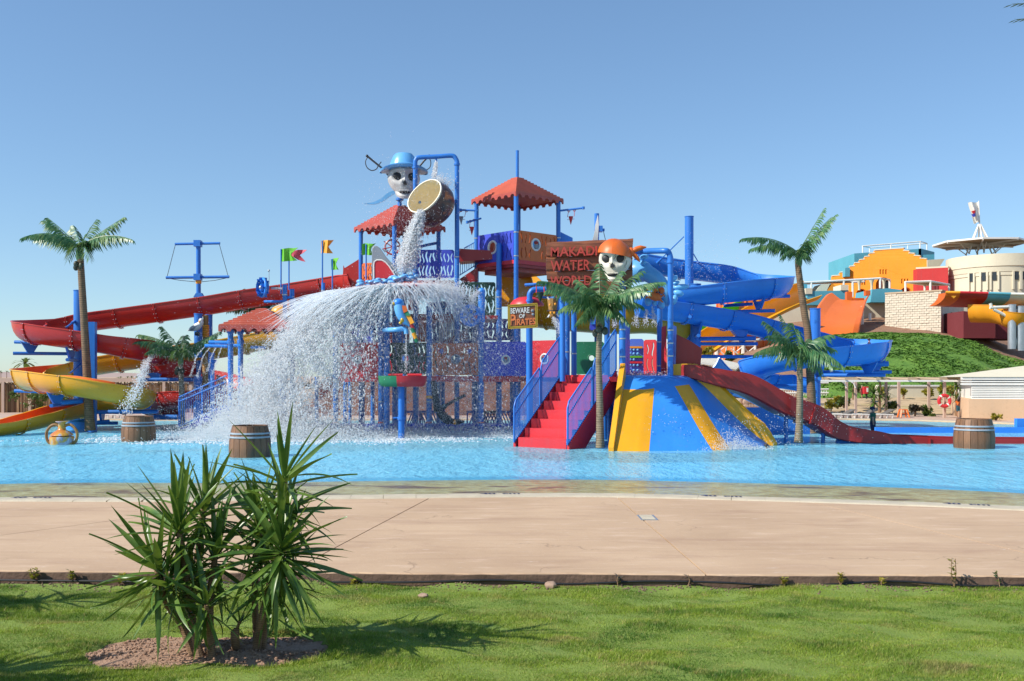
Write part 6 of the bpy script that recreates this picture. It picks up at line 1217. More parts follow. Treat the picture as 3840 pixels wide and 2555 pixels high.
post(ms,zC.x(378,Ym),Ym,-.4,zC.z(690,Ym),.09)
# second small mast top behind the sign
Y_=37.5; mt_=thing('mast','short blue mast top with a furled white sail behind the plank sign','mast',V((zI.x(717,Y_),Y_,0))); mb=MB(); mb.tube([zI(717,400,Y_),zI(717,65,Y_)],.09,12); part(mb,'pole',M['blue'],mt_); mb=MB(); mb.tube([zI(690,248,Y_),zI(805,250,Y_)],.055,8); mb.box(zI(740,240,Y_),(.28,.25,.22)); part(mb,'yard',M['blue'],mt_)
mb=MB(); mb.slab([[zI(728,85,Y_-.12),zI(700,200,Y_-.14),zI(690,290,Y_-.15),zI(668,365,Y_-.1)],[zI(732,85,Y_-.12),zI(740,200,Y_-.14),zI(735,290,Y_-.15),zI(730,365,Y_-.1)]],(0,.05,0)); part(mb,'furled_sail',M['white'],mt_); mb=MB(); mb.tube([zI(792,262,Y_),zI(815,360,Y_)],.012,5); part(mb,'rigging_wire',M['dark'],mt_); post(mt_,zI.x(717,Y_),Y_,-.4,zI.z(400,Y_),.09)
# ---- small hut left
Yh=33.6; cxh=zC.x(985,Yh); hu=thing('play_hut','small hut with a stepped orange red roof on two blue posts, left of the splash','hut',V((cxh,Yh,0)),'roofed play towers')
pavilion_roof(hu,zC.x(1010,Yh),Yh,zC.z(985,Yh),zC.z(800,Yh),1.62,R(45),9,'roof',.2)
for x,Y in ((692,33.0),(790,34.4)): post(hu,zC.x(x,Y),Y,-.4,zC.z(1015,Y),.088,bands=()); mb=MB(); mb.lathe((zC.x(x,Y),Y,0),[(.12,zC.z(1150,Y)),(.12,zC.z(1112,Y))],14); mb.lathe((zC.x(x,Y),Y,0),[(.12,zC.z(1045,Y)),(.12,zC.z(1018,Y))],14); part(mb,'collar',M['blue'],hu)
for pts,r_ in (([(440,1168),(660,1172)],.055),([(480,1133),(680,1138)],.06),([(700,1165),(800,1170)],.055),([(890,1182),(1040,1185)],.05),([(1330,1130),(1540,1128)],.06)): mb=MB(); mb.tube([zC(x,y,33.4) for x,y in pts],r_,10); part(mb,'spray_pipe',M['lblue'],hu)
for x in (1180,1300): post(hu,zC.x(x,34.6),34.6,-.4,zC.z(1015,34.6),.08)
# left railing stair half hidden by the splash
ls=thing('staircase','blue railed stairs at left almost hidden behind the falling water','stairs',zU(770,1500,34.4))
for y0,y1 in ((1010,700),(1080,790)): mb=MB(); mb.tube([zU(790,y0+20,34.4),zU(1520,y1,34.4)],.028,8); part(mb,'handrail',M['blue'],ls)
mb=MB(); mb.tube([zU(780,1490,34.4),zU(1520,1150,34.4)],.028,8); part(mb,'bottom_rail',M['blue'],ls)
for i in range(26): x=785+i*29; mb=MB(); mb.tube([zU(x,1480-i*12.5,34.4),zU(x,1045-i*10.9,34.4)],.012,5); part(mb,'baluster',M['blue'],ls)
for x,y0,y1 in ((790,1490,1060),(1150,1330,880)): mb=MB(); mb.tube([zU(x,y0,34.4),zU(x,y1,34.4)],.03,8); part(mb,'rail_post',M['blue'],ls)
mb=MB(); mb.prism([zU(x,y,34.9) for x,y in ((800,1520),(1540,1150),(1540,1260),(960,1530))],(0,.8,0)); part(mb,'stair_flight',M['purple'],ls,False)
mb=MB(); mb.prism([zF(x,y,33.6) for x,y in ((-120,1000),(0,900),(0,1010),(-110,1110))],(0,.1,0)); part(mb,'red_stringer',M['dred'],ls,False)
# ---- gull and totem
gl_=thing('gull_figure','white and grey gull perched on the end of a blue post left of the hut','gull figure',zC(365,1040,36.3)); gz=lambda x,y: zC(x,y,36.2)
mb=MB(); mb.tube(crm([gz(270,1022),gz(320,1005),gz(370,975),gz(405,940),gz(402,922)],6),[.01,.02,.03,.045,.06,.075,.09,.10,.11,.12,.13,.13,.125,.12,.11,.10,.095,.09,.08,.075,.07,.065,.06,.055,.04],12); part(mb,'body',M['white'],gl_)
mb=MB(); mb.ball(gz(402,922),(.085,.08,.085),12,8); part(mb,'head',M['white'],gl_); mb=MB(); mb.tube([gz(392,928)+V((0,-.07,0)),gz(395,940)+V((0,-.13,-.03))],[.03,.012],6); part(mb,'beak',M['flago'],gl_)
mb=MB(); mb.tube(crm([gz(285,1020),gz(330,990),gz(385,965)],6),[.015,.03,.05,.06,.07,.075,.075,.07,.06,.05,.045,.04,.03],10); mb.v=[(x,y-.09,z-.01) for x,y,z in mb.v]; part(mb,'wing',M['grey'],gl_); mb=MB(); mb.tube([gz(365,1010),gz(362,1045)],.02,6); mb.tube([gz(345,1050),gz(385,1055)],.07,8); part(mb,'perch_knob',M['dark'],gl_)
to=thing('totem_post','brown wooden post with a yellow wound rope behind the gull','post',V((zC.x(450,36.8),36.8,0))); mb=MB(); ring_tube(mb,[V((zC.x(445,36.8),36.8,-.3)),zC(447,1200,36.8),zC(450,1000,36.8),zC(452,868,36.8)],.13,.10,12,.2,.05); part(mb,'trunk',M['crate'],to)
for i in range(6): mb=MB(); mb.lathe(zC(442,1075-i*20,36.8),[(.16,-.03),(.175,0),(.16,.03)],14); part(mb,'rope_turn',M['flago'],to)
for (x,y,Y,lab) in ((1255,800,35.2,'yellow figure half hidden behind the palm fronds and blue posts'),): 
    t_=thing('dome_ornament',lab,'ornament',zC(x,y,Y)); mb=MB(); mb.ball(zC(1180,850,Y),(.35,.3,.3),14,9); part(mb,'dome',M['yellow'],t_); mb=MB(); mb.ball(zC(1245,810,Y),(.22,.2,.26),12,8); part(mb,'head',M['orange'],t_)
nz=thing('spray_post','blue nozzle post spraying thin jets left of the hut posts','water spray',V((zC.x(515,34.6),34.6,0))); post(nz,zC.x(515,34.6),34.6,-.4,zC.z(1330,34.6),.07); mb=MB(); mb.lathe(zC(515,1325,34.6),[(.07,-.05),(.15,0),(.15,.06),(.06,.08),(.05,.2),(.085,.3)],14); part(mb,'nozzle',M['blue'],nz)
# ---- yellow curved slide behind the front platform
slide('looping_slide','wide mustard yellow slide curving behind the front palm and the small deck',[zG(560,1420,37.4),zG(700,1560,37.2),zH(230,470,37.0),zH(480,520,36.6),zH(760,545,36.2),zH(1050,560,36.0),zH(1350,560,36.0),zH(1560,640,36.5)],M['yellow'],.8,1.45,[(1.3,1.5)]*8,flange=2.2,group='looping slides',bolts=False)
mb=MB(); mb.prism([zG(x,y,36.9) for x,y in ((598,1282),(760,1415),(770,1568),(598,1568))],(0,.1,0)); solo(mb,'slide_side_panel',M['yellow'],'mustard yellow sloping slide side between the blue posts below the tallest tower','panel',smooth=False)
# ================================================================ BACKGROUND
def sstep(x): x=max(0.,min(1.,x)); return x*x*(3-2*x)
def ridge(X): return float(np.interp(X,[6,12,16,19,22,25,29,31.5,33.5,36,50,80],[0,1.5,3.6,4.55,4.75,4.95,4.8,4.3,3.4,2.6,2.4,2.4]))
def hillz(X,Y):
    k=sstep((Y-51)/17); r_=ridge(X*68/max(Y,50)); z=-.08+r_*k
    if Y>68: z+=sstep((Y-70)/35)*5.2*sstep((X-10)/14)
    return z+(.10*mn.noise(V((X*.5,Y*.5,0)))+.05*mn.noise(V((X*1.6,Y*1.6,3))))*k*min(1,r_)
m,t,b=nodes('hill_grass'); c=wpos(t); g1=noise(t,wpos(t,(1,.5,1)),1.1,7,.65,.4); base=mix(t,(.055,.15,.016),(.15,.28,.035),ramp(t,g1,[(.3,0.),(.65,1.)])); base=mix(t,base,(.36,.24,.12),ramp(t,noise(t,wpos(t,(.6,1.,1.6)),.55,6,.65,.4),[(.62,0.),(.70,.8)])); t.links.new(base,b.inputs['Base Color']); b.inputs['Roughness'].default_value=.9; bump(t,b,noise(t,wpos(t,(1,1,.6)),4,6,.7),.55,.2); M['hill']=m
m,t,b=nodes('red_earth'); c=wpos(t); base=mix(t,(.20,.095,.06),(.38,.22,.13),noise(t,c,1.2,7,.65)); t.links.new(base,b.inputs['Base Color']); b.inputs['Roughness'].default_value=.95; bump(t,b,noise(t,c,3,6,.7),.8,.2); M['earth']=m
xs=np.linspace(5,75,150); ys=np.concatenate([np.linspace(50.5,70,60),np.linspace(71,135,40)])
Hh=[[V((x,y,hillz(x,y))) for x in xs] for y in ys]
gx=[i for i,x in enumerate(xs)]
mb=MB(); mb.grid(Hh); hl=struct(mb,'hill',M['hill'],True)
hl.data.materials.append(M['earth'])
cen=np.zeros(len(hl.data.polygons)*3); hl.data.polygons.foreach_get('center',cen); cen=cen.reshape(-1,3); idx=((cen[:,0]*68/np.maximum(cen[:,1],50)<20.2+np.sin(cen[:,1])*.5)|(cen[:,1]>69.5)|((cen[:,0]*68/cen[:,1]>31.8)&(cen[:,1]>66))).astype(np.int32); hl.data.polygons.foreach_set('material_index',idx)
r=np.random.default_rng(8); n=24000; X=r.uniform(17,38,n); Yy=r.uniform(52,69.3,n); k=(X*68/Yy>20.4)&(X*68/Yy<37)&(np.sin(X*1.3+np.sin(Yy))+np.sin(Yy*2.1+X*.7)+r.normal(0,.5,n)>-.9); X,Yy=X[k],Yy[k]; Zz=np.array([hillz(a,c_) for a,c_ in zip(X,Yy)]); n=len(X)
p=np.empty((n,3,4,3),np.float32)
for q in range(3):
    a=r.uniform(0,6.28,n); h=r.uniform(.02,.055,n); wd=.035; dx,dy=np.cos(a)*wd,np.sin(a)*wd; lx=r.normal(0,.1,n); ly=r.normal(-.03,.08,n)
    p[:,q,0]=np.stack([X-dx,Yy-dy,Zz-.03],-1); p[:,q,1]=np.stack([X+dx,Yy+dy,Zz-.03],-1); p[:,q,2]=np.stack([X+dx*.8+lx,Yy+dy*.8+ly,Zz+h],-1); p[:,q,3]=np.stack([X-dx*.8+lx*1.3,Yy-dy*.8+ly,Zz+h*.8],-1)
o=bpy.data.objects.new('hill_tufts',npmesh('hill_tufts',M['leaf'] if False else M['hill'],p.reshape(-1,3),np.arange(n*12).reshape(-1,4),4)); C.objects.link(o); o['kind']='stuff'
mb=MB(); P=[]
for x in np.linspace(-11,9.5,90):
    row=[]
    for u in np.linspace(0,1,12): k=math.sin(min(1,u*1.35)*math.pi/2); e_=sstep((x+11)/2)*sstep((9.5-x)/3); row.append(V((x,48+u*5,-.06+e_*k*1.95+(.22*mn.noise(V((x*.9,u*4,0)))+.10*mn.noise(V((x*2.7,u*9,5))))*min(1,u*4)*e_)))
    P.append(row)
M['shade_rock']=paint('shade_toned_red_rock',(.15,.065,.042),.95,.4,2,(1,1,1),bmp=.7,bs=5)  # rock colour lowered to carry the shade behind the play structure
mb.grid(P,True); struct(mb,'rocky_bank',M['shade_rock'],True)
# planted bank between the far deck and the hill
m,t,b=nodes('dry_bank'); base=mix(t,(.42,.29,.17),(.55,.42,.25),noise(t,wpos(t),2,6)); base=mix(t,base,(.14,.09,.05),ramp(t,noise(t,wpos(t,(.35,1.5,3.)),3.2,5,.6,.6),[(.54,0.),(.62,.8)])); base=mix(t,base,(.30,.30,.08),ramp(t,noise(t,wpos(t),.9,4),[(.55,0.),(.7,.6)])); t.links.new(base,b.inputs['Base Color']); b.inputs['Roughness'].default_value=.95; M['bank']=m
mb=MB(); mb.grid([[V((x,y,z+.05*mn.noise(V((x,y,1))))) for x in np.linspace(6,60,90)] for y,z in ((48.3,-.05),(49,.10),(50,.38),(51,.62),(52.5,.75),(54,.6),(56,.0))]); struct(mb,'planted_bank',M['bank'],True)
# ---- walls and buildings
def plate(zf,Y,outline,holes,depth,name,mat,root,label=None,Yfun=None):
    Yfun=Yfun or (lambda x:Y)
    x0=outline[0][0]; y0=outline[0][1]; u=zf.u(1,Y); cu=bpy.data.curves.new('p','CURVE'); cu.dimensions='2D'; cu.fill_mode='BOTH'; cu.extrude=depth/2
    for pts in [outline]+list(holes):
        s=cu.splines.new('POLY'); s.points.add(len(pts)-1); s.use_cyclic_u=True
        for p,(x,y) in zip(s.points,pts): p.co=((x-x0)*u,-(y-y0)*u,0,1)
    o=bpy.data.objects.new('p',cu); C.objects.link(o); me=bpy.data.meshes.new_from_object(o.evaluated_get(bpy.context.evaluated_depsgraph_get())); 
    mb=MB(); mb.add([zf(x0+v.co.x/u,y0-v.co.y/u,Yfun(x0+v.co.x/u))+V((0,depth/2-v.co.z,0)) for v in me.vertices],[tuple(p.vertices) for p in me.polygons]); bpy.data.objects.remove(o); bpy.data.curves.remove(cu); bpy.data.meshes.remove(me)
    return part(mb,name,mat,root,False,label)
def plaster(name,col): return paint(name,col,.85,.07,.5,(1,1,1))
M['p_or']=plaster('orange_plaster',(.82,.27,.012)); M['p_teal']=plaster('turquoise_plaster',(.09,.36,.46)); M['p_red']=plaster('red_plaster',(.50,.03,.03)); M['p_cream']=plaster('cream_plaster',(.66,.60,.45)); M['p_dred']=plaster('maroon_plaster',(.16,.02,.025)); M['glass']=paint('dark_window',(.03,.035,.04),.15,.2)
rc=lambda x0,x1,y0,y1: [(x0,y0),(x1,y0),(x1,y1),(x0,y1)]
def archp(x0,x1,y0,y1): 
    cx_=(x0+x1)/2; rx=(x1-x0)/2; ry=min(rx,y1-y0-1); return [(x0,y1)]+[(cx_-rx*math.cos(a),y0+ry-ry*math.sin(a)) for a in [math.pi*i/12 for i in range(13)]]+[(x1,y1)]
YF=108; yf=lambda x: YF-(x-188)*.0063
YF=108; fb=thing('facade_building','orange building with a stepped gable and arched openings on top of the hill','building',zM(650,980,YF))
step=[(188,828),(265,822),(265,793),(312,790),(312,762),(360,760),(360,735),(410,730),(410,700),(458,697),(458,670),(508,665),(508,640),(555,635),(555,607),(605,603),(605,577),(890,556),(890,580),(942,583),(942,605),(995,608),(995,628),(1052,632),(1052,655),(1112,660),(1112,1060),(188,1060)]
holes=[rc(a,a+15,y0,y1) for xs_,y0,y1 in (((650,678,706),760,808),((862,890,918),851,899),((447,473,499),866,912)) for a in xs_]+[archp(612,765,838,1000),archp(418,530,950,1030),archp(848,970,935,1030)]
plate(zM,YF,step,holes,.5,'facade',M['p_or'],fb,None,yf)
mb=MB(); mb.prism([zM(x,y,yf(x)+1.6) for x,y in ((200,840),(1100,670),(1100,1060),(200,1060))],(0,.2,0)); part(mb,'inner_wall',M['p_or'],fb,False)
for x0,x1,y0 in ((690,745,870),(470,515,965),(900,940,955)): mb=MB(); mb.prism([zM(x,y,yf(x)+1.5) for x,y in ((x0,y0),(x1,y0),(x1,1050),(x0,1050))],(0,.05,0)); part(mb,'window',M['glass'],fb,False)
for i in range(0,len(step)-3,2):
    a,c_=step[i],step[i+1]; mb=MB(); mb.beam(zM(a[0]-3,a[1],yf(a[0])+.25)+V((0,0,.04)),zM(c_[0]+3,c_[1],yf(c_[0])+.25)+V((0,0,.04)),.62,.09); part(mb,'coping_strip',M['p_cream'],fb,False)
mb=MB(); mb.prism([zM(x,y,YF+2.2) for x,y in ((402,604),(1058,557),(1058,1000),(402,1000))],(0,9,0)); part(mb,'rear_block',M['p_teal'],fb,False)
mb=MB(); mb.prism([zM(x,y,YF+2.3) for x,y in ((1060,618),(1187,612),(1187,760),(1060,760))],(0,7,0)); mb.prism([zM(1058,556,YF+2.2),zM(1187,590,YF+14),zM(1187,690,YF+14),zM(1058,690,YF+2.2)],(-.3,0,0)); part(mb,'side_block',M['p_teal'],fb,False)
mb=MB(); mb.prism([zM(x,y,YF-1.5) for x,y in ((312,745),(358,742),(358,830),(312,830))],(0,1,0)); part(mb,'small_block',M['p_teal'],fb,False)
def rails(zf,Y,segs,root,r_=.045,mat='white'):
    for a,c_,dy0,dy1 in segs: mb=MB(); mb.tube([zf(*a,Y+dy0),zf(*c_,Y+dy1)],r_,6); part(mb,'rail',M[mat],root)
rails(zM,YF+2.5,[((482,532),(1050,487),0,0),((1050,487),(1115,505),0,5),((482,532),(555,548),0,5),((555,548),(1115,505),5,5),((484,530),(484,598),0,0),((760,510),(760,575),0,0),((1046,488),(1046,556),0,0),((1113,506),(1113,570),5,5),((925,518),(925,560),5,5),((552,548),(552,592),5,5)],fb,.07)
# red block, white wedge
rbk=thing('red_block','plain red building block right of the orange stepped building','building',zM(1170,975,102)); mb=MB(); mb.prism([zM(x,y,102-(x-1018)*.006) for x,y in ((1018,757),(1322,742),(1322,1060),(1018,1060))],(0,8,0)); part(mb,'wall',M['p_red'],rbk,False)
mb=MB(); mb.beam(zM(1014,752,102.4),zM(1330,737,100.6),.8,.16); part(mb,'coping_strip',M['p_cream'],rbk,False); mb=MB(); mb.prism([zM(x,y,104) for x,y in ((1326,745),(1362,752),(1362,930),(1326,930))],(0,6,0)); part(mb,'side_strip',M['p_teal'],rbk,False)
mb=MB(); mb.prism([zM(x,y,106) for x,y in ((1118,668),(1290,655),(1232,742),(1118,748))],(0,3,0)); part(mb,'wedge_parapet',M['p_cream'],rbk,False)
for x in (1145,1180,1212): mb=MB(); mb.prism([zM(a,y,101.9-(a-1018)*.006) for a,y in ((x-10,895),(x+10,895),(x+10,975),(x-10,975))],(0,.1,0)); part(mb,'window',M['p_dred'],rbk,False)
# round tower
YT=101; tc=zM(1800,980,YT); Rt=zM.u(462,YT); rt=thing('round_tower','round cream tower with narrow windows and a flat octagonal canopy roof','building',tc)
mb=MB(); z0,z1=zM.z(745,YT-Rt*.6),zM.z(622,YT-Rt*.6); mb.lathe((tc.x,tc.y,0),[(Rt*.985,z0),(Rt,z0+.05),(Rt,z1),(Rt*.96,z1),(Rt*.96,z1-1)],56,caps=False); part(mb,'parapet',M['p_cream'],rt,ang=30)
mb=MB(); mb.lathe((tc.x,tc.y,0),[(Rt*.95,2),(Rt*.95,z0-.9),(Rt*.965,z0-.85),(Rt*.965,z0-.55),(Rt*.975,z0-.5),(Rt*.98,z0-.2),(Rt*.985,z0)],56,caps=False); part(mb,'wall',M['p_cream'],rt,ang=30)
for x,wd in ((1440,14),(1515,22),(1590,28),(1770,28),(1840,24),(1910,24),(2040,60),(2140,30)):
    sx=(x-1800)/462/.95; 
    if abs(sx)>.97: continue
    a=math.asin(sx); p=V((tc.x+Rt*.95*math.sin(a),tc.y-Rt*.95*math.cos(a),0)); mb=MB(); mb.box(p+V((0,0,(zM.z(788,97)+zM.z(866,97))/2)),(max(.35,zM.u(wd,97)/max(.5,math.cos(a))),.18,zM.z(788,97)-zM.z(866,97)),Matrix.Rotation(a,3,'Z')); wn_=part(mb,'window',M['glass'],rt,False)
    for e in (-1,1): mb=MB(); q_=p+V((math.cos(a),math.sin(a),0))*e*(zM.u(wd,97)/2+.2)+V((0,0,(zM.z(780,97)+zM.z(960,97))/2)); mb.box(q_,(.16,.34,zM.z(780,97)-zM.z(960,97)),Matrix.Rotation(a,3,'Z')); part(mb,'pilaster',M['p_cream'],rt,False)
mb=MB(); cr_=zM(1640,508,YT); Rr2=zM.u(432,YT); oct_=[cr_+V((Rr2*math.cos(math.pi/8+i*math.pi/4),Rr2*math.sin(math.pi/8+i*math.pi/4),0)) for i in range(8)]
M['canvas']=paint('tan_canvas',(.50,.38,.25),.85,.12,1.)
mb=MB(); mb.prism([cr_+(p-cr_)*.99+V((0,0,-.05)) for p in oct_],(0,0,.1)); part(mb,'canopy',M['canvas'],rt,False)
for i in range(8): mb=MB(); mb.beam(oct_[i],oct_[(i+1)%8],.14,.17); part(mb,'canopy_edge',M['white'],rt,False); mb=MB(); mb.beam(cr_+V((0,0,-.12)),oct_[i]+V((0,0,-.12)),.12,.16); part(mb,'canopy_rib',M['white'],rt,False)
for i in range(6):
    a=i*math.pi/3+.3; d=V((math.cos(a),math.sin(a),0)); ap=zM(1630,318,YT); ft=V((cr_.x,cr_.y,zM.z(612,YT)))+d*1.45; mb=MB(); mb.tube([ap+d*.1,ft],.08,8); part(mb,'mast_leg',M['white'],rt)
    mb=MB(); mb.tube([ft+d*-.1,cr_+d*Rr2*.55+V((0,0,-.15))],.05,6); part(mb,'strut',M['white'],rt)
fl=thing('flag','white flag with a small red and blue emblem on top of the round tower','flag',zM(1630,318,YT)); mb=MB(); mb.tube([zM(1632,330,YT),zM(1622,88,YT)],.05,6); part(mb,'pole',M['white'],fl)
P=[]
for v in np.linspace(0,1,9): P.append([zM(1620+6*v-u*(103-52*v)*(1) ,95+v*205+u*(14-4*v)+6*math.sin(v*9+u*6),YT+.25*math.sin(u*7+v*3)) for u in np.linspace(0,1,12)])
mb=MB(); mb.slab(P,(0,.03,0)); part(mb,'cloth',M['white'],fl); 
for (x,y),(x2,y2),mt in (((1570,185),(1578,215),'redp'),((1568,215),(1578,245),'purple')): mb=MB(); mb.tube([zM(x,y,YT-.3),zM(x2,y2,YT-.3)],[.22,.12],8); part(mb,'emblem',M[mt],fl)
# stone building
YS=78; sb=thing('stone_building','pale stone block building with a shaded plain side on the hill','building',zM(980,1410,YS))
SL,SR=zM(705,1001,80.4),zM(1255,977,77.6); ztp=(SL.z+SR.z)/2; zb=zM.z(1425,YS)-.2; sdir=V((SR.x-SL.x,SR.y-SL.y,0)); slen=sdir.length; sdir.normalize(); snor=V((sdir.y,-sdir.x,0)); sang=math.atan2(sdir.y,sdir.x); SL.z=SR.z=0
M['stone']=paint('pale_stone',(.66,.58,.45),.9,.12,2,(1,1,1),bmp=.4,bs=6); M['stone2']=paint('stone_mortar',(.44,.38,.30),.9,.1,1)
mb=MB(); mb.prism([SL+V((0,0,zb-1)),SR+V((0,0,zb-1)),SR+V((0,0,ztp)),SL+V((0,0,ztp))],-snor*.3); part(mb,'wall',M['stone2'],sb,False)
nr=20; hb_=(ztp-zb)/nr; bw=slen/12; bmesh_=None
for i in range(nr):
    for k in range(13 if i%2 else 12):
        x0=k*bw-(bw*.5 if i%2 else 0); x1=min(x0+bw,slen); x0=max(x0,0)
        if bmesh_ is None: mb=MB(); mb.box((0,0,0),(1,1,1)); bmesh_=mesh(mb,'stone_block',M['stone'],smooth=False)
        o=bpy.data.objects.new('stone_block',bmesh_); C.objects.link(o); o.parent=sb; pr=rnd.uniform(.0,.05); o.location=SL+sdir*((x0+x1)/2)+snor*(pr/2)+V((0,0,zb+(i+.5)*hb_))-OFF[sb.name]; o.scale=(x1-x0-.022,.1+pr,hb_-.022); o.rotation_euler=(rnd.uniform(-.14,.05),0,sang+rnd.uniform(-.03,.03))
sr2=zM(1475,1000,83.6); sr2.z=0; d2=(sr2-SR).normalized(); c_=sr2
mb=MB(); mb.prism([SR+V((0,0,zb-1)),sr2+V((0,0,zb-1)),sr2+V((0,0,ztp)),SR+V((0,0,ztp))],-sdir*.3); part(mb,'side_wall',M['stone'],sb,False)
mb=MB(); mb.prism([SL+snor*.12+V((0,0,ztp)),SR+snor*.12+sdir*.1+V((0,0,ztp)),sr2+V((0,0,ztp)),SL-snor*6+V((0,0,ztp))],(0,0,.12)); part(mb,'roof_slab',M['canvas'],sb,False)
for u in (.42,.62): mb=MB(); mb.box(SR.lerp(sr2,u)+V((.06,0,zb+1.3)),(.12,.35,2.0)); part(mb,'pilaster',M['stone'],sb,False)
# pergola frames on the terraces
pg=thing('terrace_pergola','white framed shade pergola with tan cloth on the stone building','pergola',zM(1020,980,YS+1.5))
rails(zM,YS+1.5,[((903,885),(903,985),0,0),((1147,878),(1147,975),0,0),((1330,910),(1330,985),5,5),((1092,910),(1092,980),5,5),((900,885),(1150,876),0,0),((1150,876),(1332,910),0,5),((1090,912),(1332,910),5,5),((900,885),(1090,912),0,5)],pg,.085)
mb=MB(); mb.add([zM(905,890,YS+1.6),zM(1145,883,YS+1.6),zM(1310,915,YS+6.4),zM(1095,917,YS+6.4)],[(0,1,2,3)]); mb.v+= [(x,y,z+.02) for x,y,z in mb.v]; mb.f+=[(7,6,5,4)]; part(mb,'shade_cloth',M['canvas'],pg,False)
pg2=thing('terrace_pergola','long white framed shade pergola above the turquoise terrace wall','pergola',zM(370,985,88))
rails(zM,88,[((-140,892),(655,848),0,0),((655,848),(748,862),0,5),((-140,902),(500,880),5,5),((655,848),(655,945),0,0),((748,862),(748,945),5,5),((298,868),(298,968),0,0),((385,885),(385,1030),0,0),((-20,885),(-20,985),0,0),((-145,890),(-145,1000),0,0)],pg2,.09)
mb=MB(); mb.slab([[zM(-140,890,88.1),zM(300,868,88.1)],[zM(-100,902,93),zM(385,884,93)]],(0,0,.03)); part(mb,'shade_cloth',M['canvas'],pg2,False)
for x,y in ((450,890),(572,885),(692,875)): mb=MB(); mb.lathe(zM(x,y+75,90),[(.12,0),(.10,.25),(.13,.6),(.26,.95)],10); part(mb,'carved_pillar',M['p_cream'],pg2)
# turquoise terrace walls and cream undercroft
tw=thing('terrace_wall','turquoise terrace wall with cream undercroft behind the big orange slide','wall',zM(200,1080,84))
for pl_,Y,dp,mt,nm in ((((-480,1000),(-120,988),(-120,1080),(-480,1080)),86,4,'p_teal','parapet'),(((-60,975),(345,966),(345,1108),(-60,1108)),84,4,'p_teal','parapet'),(((578,955),(738,945),(738,1082),(560,1082)),84,4,'p_teal','parapet'),(((738,945),(872,962),(872,1010),(738,1082)),84,3,'p_teal','parapet'),(((-480,1108),(340,1108),(340,1330),(-480,1330)),85,1,'p_cream','undercroft'),(((400,1085),(705,1082),(705,1300),(400,1300)),85,1,'p_cream','undercroft'),(((-240,892),(-60,905),(-60,990),(-240,990)),87,3,'p_teal','parapet')):
    mb=MB(); mb.prism([zM(x,y,Y) for x,y in pl_],(0,dp,0)); part(mb,nm,M[mt],tw,False)
for x0,x1,y0,y1 in ((270,345,912,965),(-75,-10,945,1000)): mb=MB(); mb.prism([zM(x,y,83.9) for x,y in ((x0,y0),(x1,y0),(x1,y1),(x0,y1))],(0,2,0)); part(mb,'cream_block',M['p_cream'],tw,False)
for pts in ([(20,975),(80,905),(165,900),(130,972)],[(130,972),(190,900),(260,960),(210,968)]): mb=MB(); mb.prism([zM(x,y,88) for x,y in pts],(0,2,0)); part(mb,'stair_head',M['p_cream' if pts[0][0]==20 else 'p_or'],tw,False)
for x,y0,y1 in ((480,1120,1300),(555,1190,1260)): mb=MB(); mb.tube([zM(x,y0,80),zM(x,y1,80)],.12,8); part(mb,'pipe',M['white'],tw)
# big orange slide
bo=thing('ramp_slide','broad orange curved ramp slide dropping from the terrace behind the blue slide','slide',zM(230,1390,74))
rows=[((265,1052,82),(498,1062,82)),((225,1065,81.5),(482,1082,81.5)),((185,1105,80.5),(462,1115,80.5)),((140,1165,79),(440,1170,79)),((105,1235,77.5),(420,1240,77.5)),((82,1310,76),(400,1310,76)),((70,1380,75),(382,1395,75)),((60,1480,74),(365,1500,74))]
P=[[zM(a[0]+(c_[0]-a[0])*u,a[1]+(c_[1]-a[1])*u+8*math.sin(math.pi*u),a[2]) for u in np.linspace(0,1,9)] for a,c_ in rows]; Pc=[[None]*9 for _ in range(29)]
for j_ in range(9):
    col=crm([r_[j_] for r_ in P],4)
    for i in range(29): Pc[i][j_]=col[i]
M['oramp']=paint('bright_orange_fibreglass',(.80,.17,.018),.35,.10,.4)
mb=MB(); mb.slab(Pc,(0,.15,-.1)); part(mb,'ramp',M['oramp'],bo)
for side,k in ((0,-1),(8,1)):
    A=[r_[side] for r_ in Pc]; mb=MB(); mb.slab([A,[p+V((k*.55,.35,.55*(1-i/34))) for i,p in enumerate(A)]],(k*.12,.1,0)); part(mb,'side_lip',M['orange'] if side else M['oramp'],bo)
for x0,x1,y0,y1 in ((330,382,978,1062),(515,560,966,1015),(385,500,1040,1068)): mb=MB(); mb.prism([zM(x,y,82.5) for x,y in ((x0,y0),(x1,y0),(x1,y1),(x0,y1))],(0,.5,0)); part(mb,'start_box',M['orange'],bo,False)
# multi-coloured raised slide at right
sl1=thing('tube_slide','raised trough slide in orange, maroon, teal and cream bands at the far right','slide',zO(1900,1100,70)); 
bands=[(300,650,'orange'),(650,1340,'dred'),(1340,1890,'p_teal'),(1890,2700,'p_cream')]
for x0,x1,mt in bands:
    P=[]
    for x in np.linspace(x0,x1,7):
        yt=112+ (x-300)*.028 +(0 if x>640 else (640-x)*.02); yb=385+(x-300)*.03; Yv=70-(x-300)*.0006; row=[]
        for k in range(9): a=-math.pi/2*k/8; row.append(V((zO.x(x,Yv),Yv+1.0-1.0*math.cos(a*1.0)+0,zO.z(yt+(yb-yt)*(k/8)**.8,Yv)-0))+V((0,.6*(k/8)**3,0)))
        P.append(row)
    mb=MB(); mb.slab(P,(0,1.2,0)); part(mb,'trough_band',M[mt],sl1)
    mb=MB(); mb.tube([P[0][0]+V((0,-.03,.03)),P[-1][0]+V((0,-.03,.03))],.09,8); part(mb,'rim',M[{'p_cream':'white','dred':'redp','p_teal':'p_teal','orange':'flago'}[mt]],sl1)
mb=MB(); mb.prism([zO(x,y,69.5) for x,y in ((440,195),(565,195),(505,258))],(0,.1,0)); part(mb,'triangle_mark',M['flago'],sl1,False)
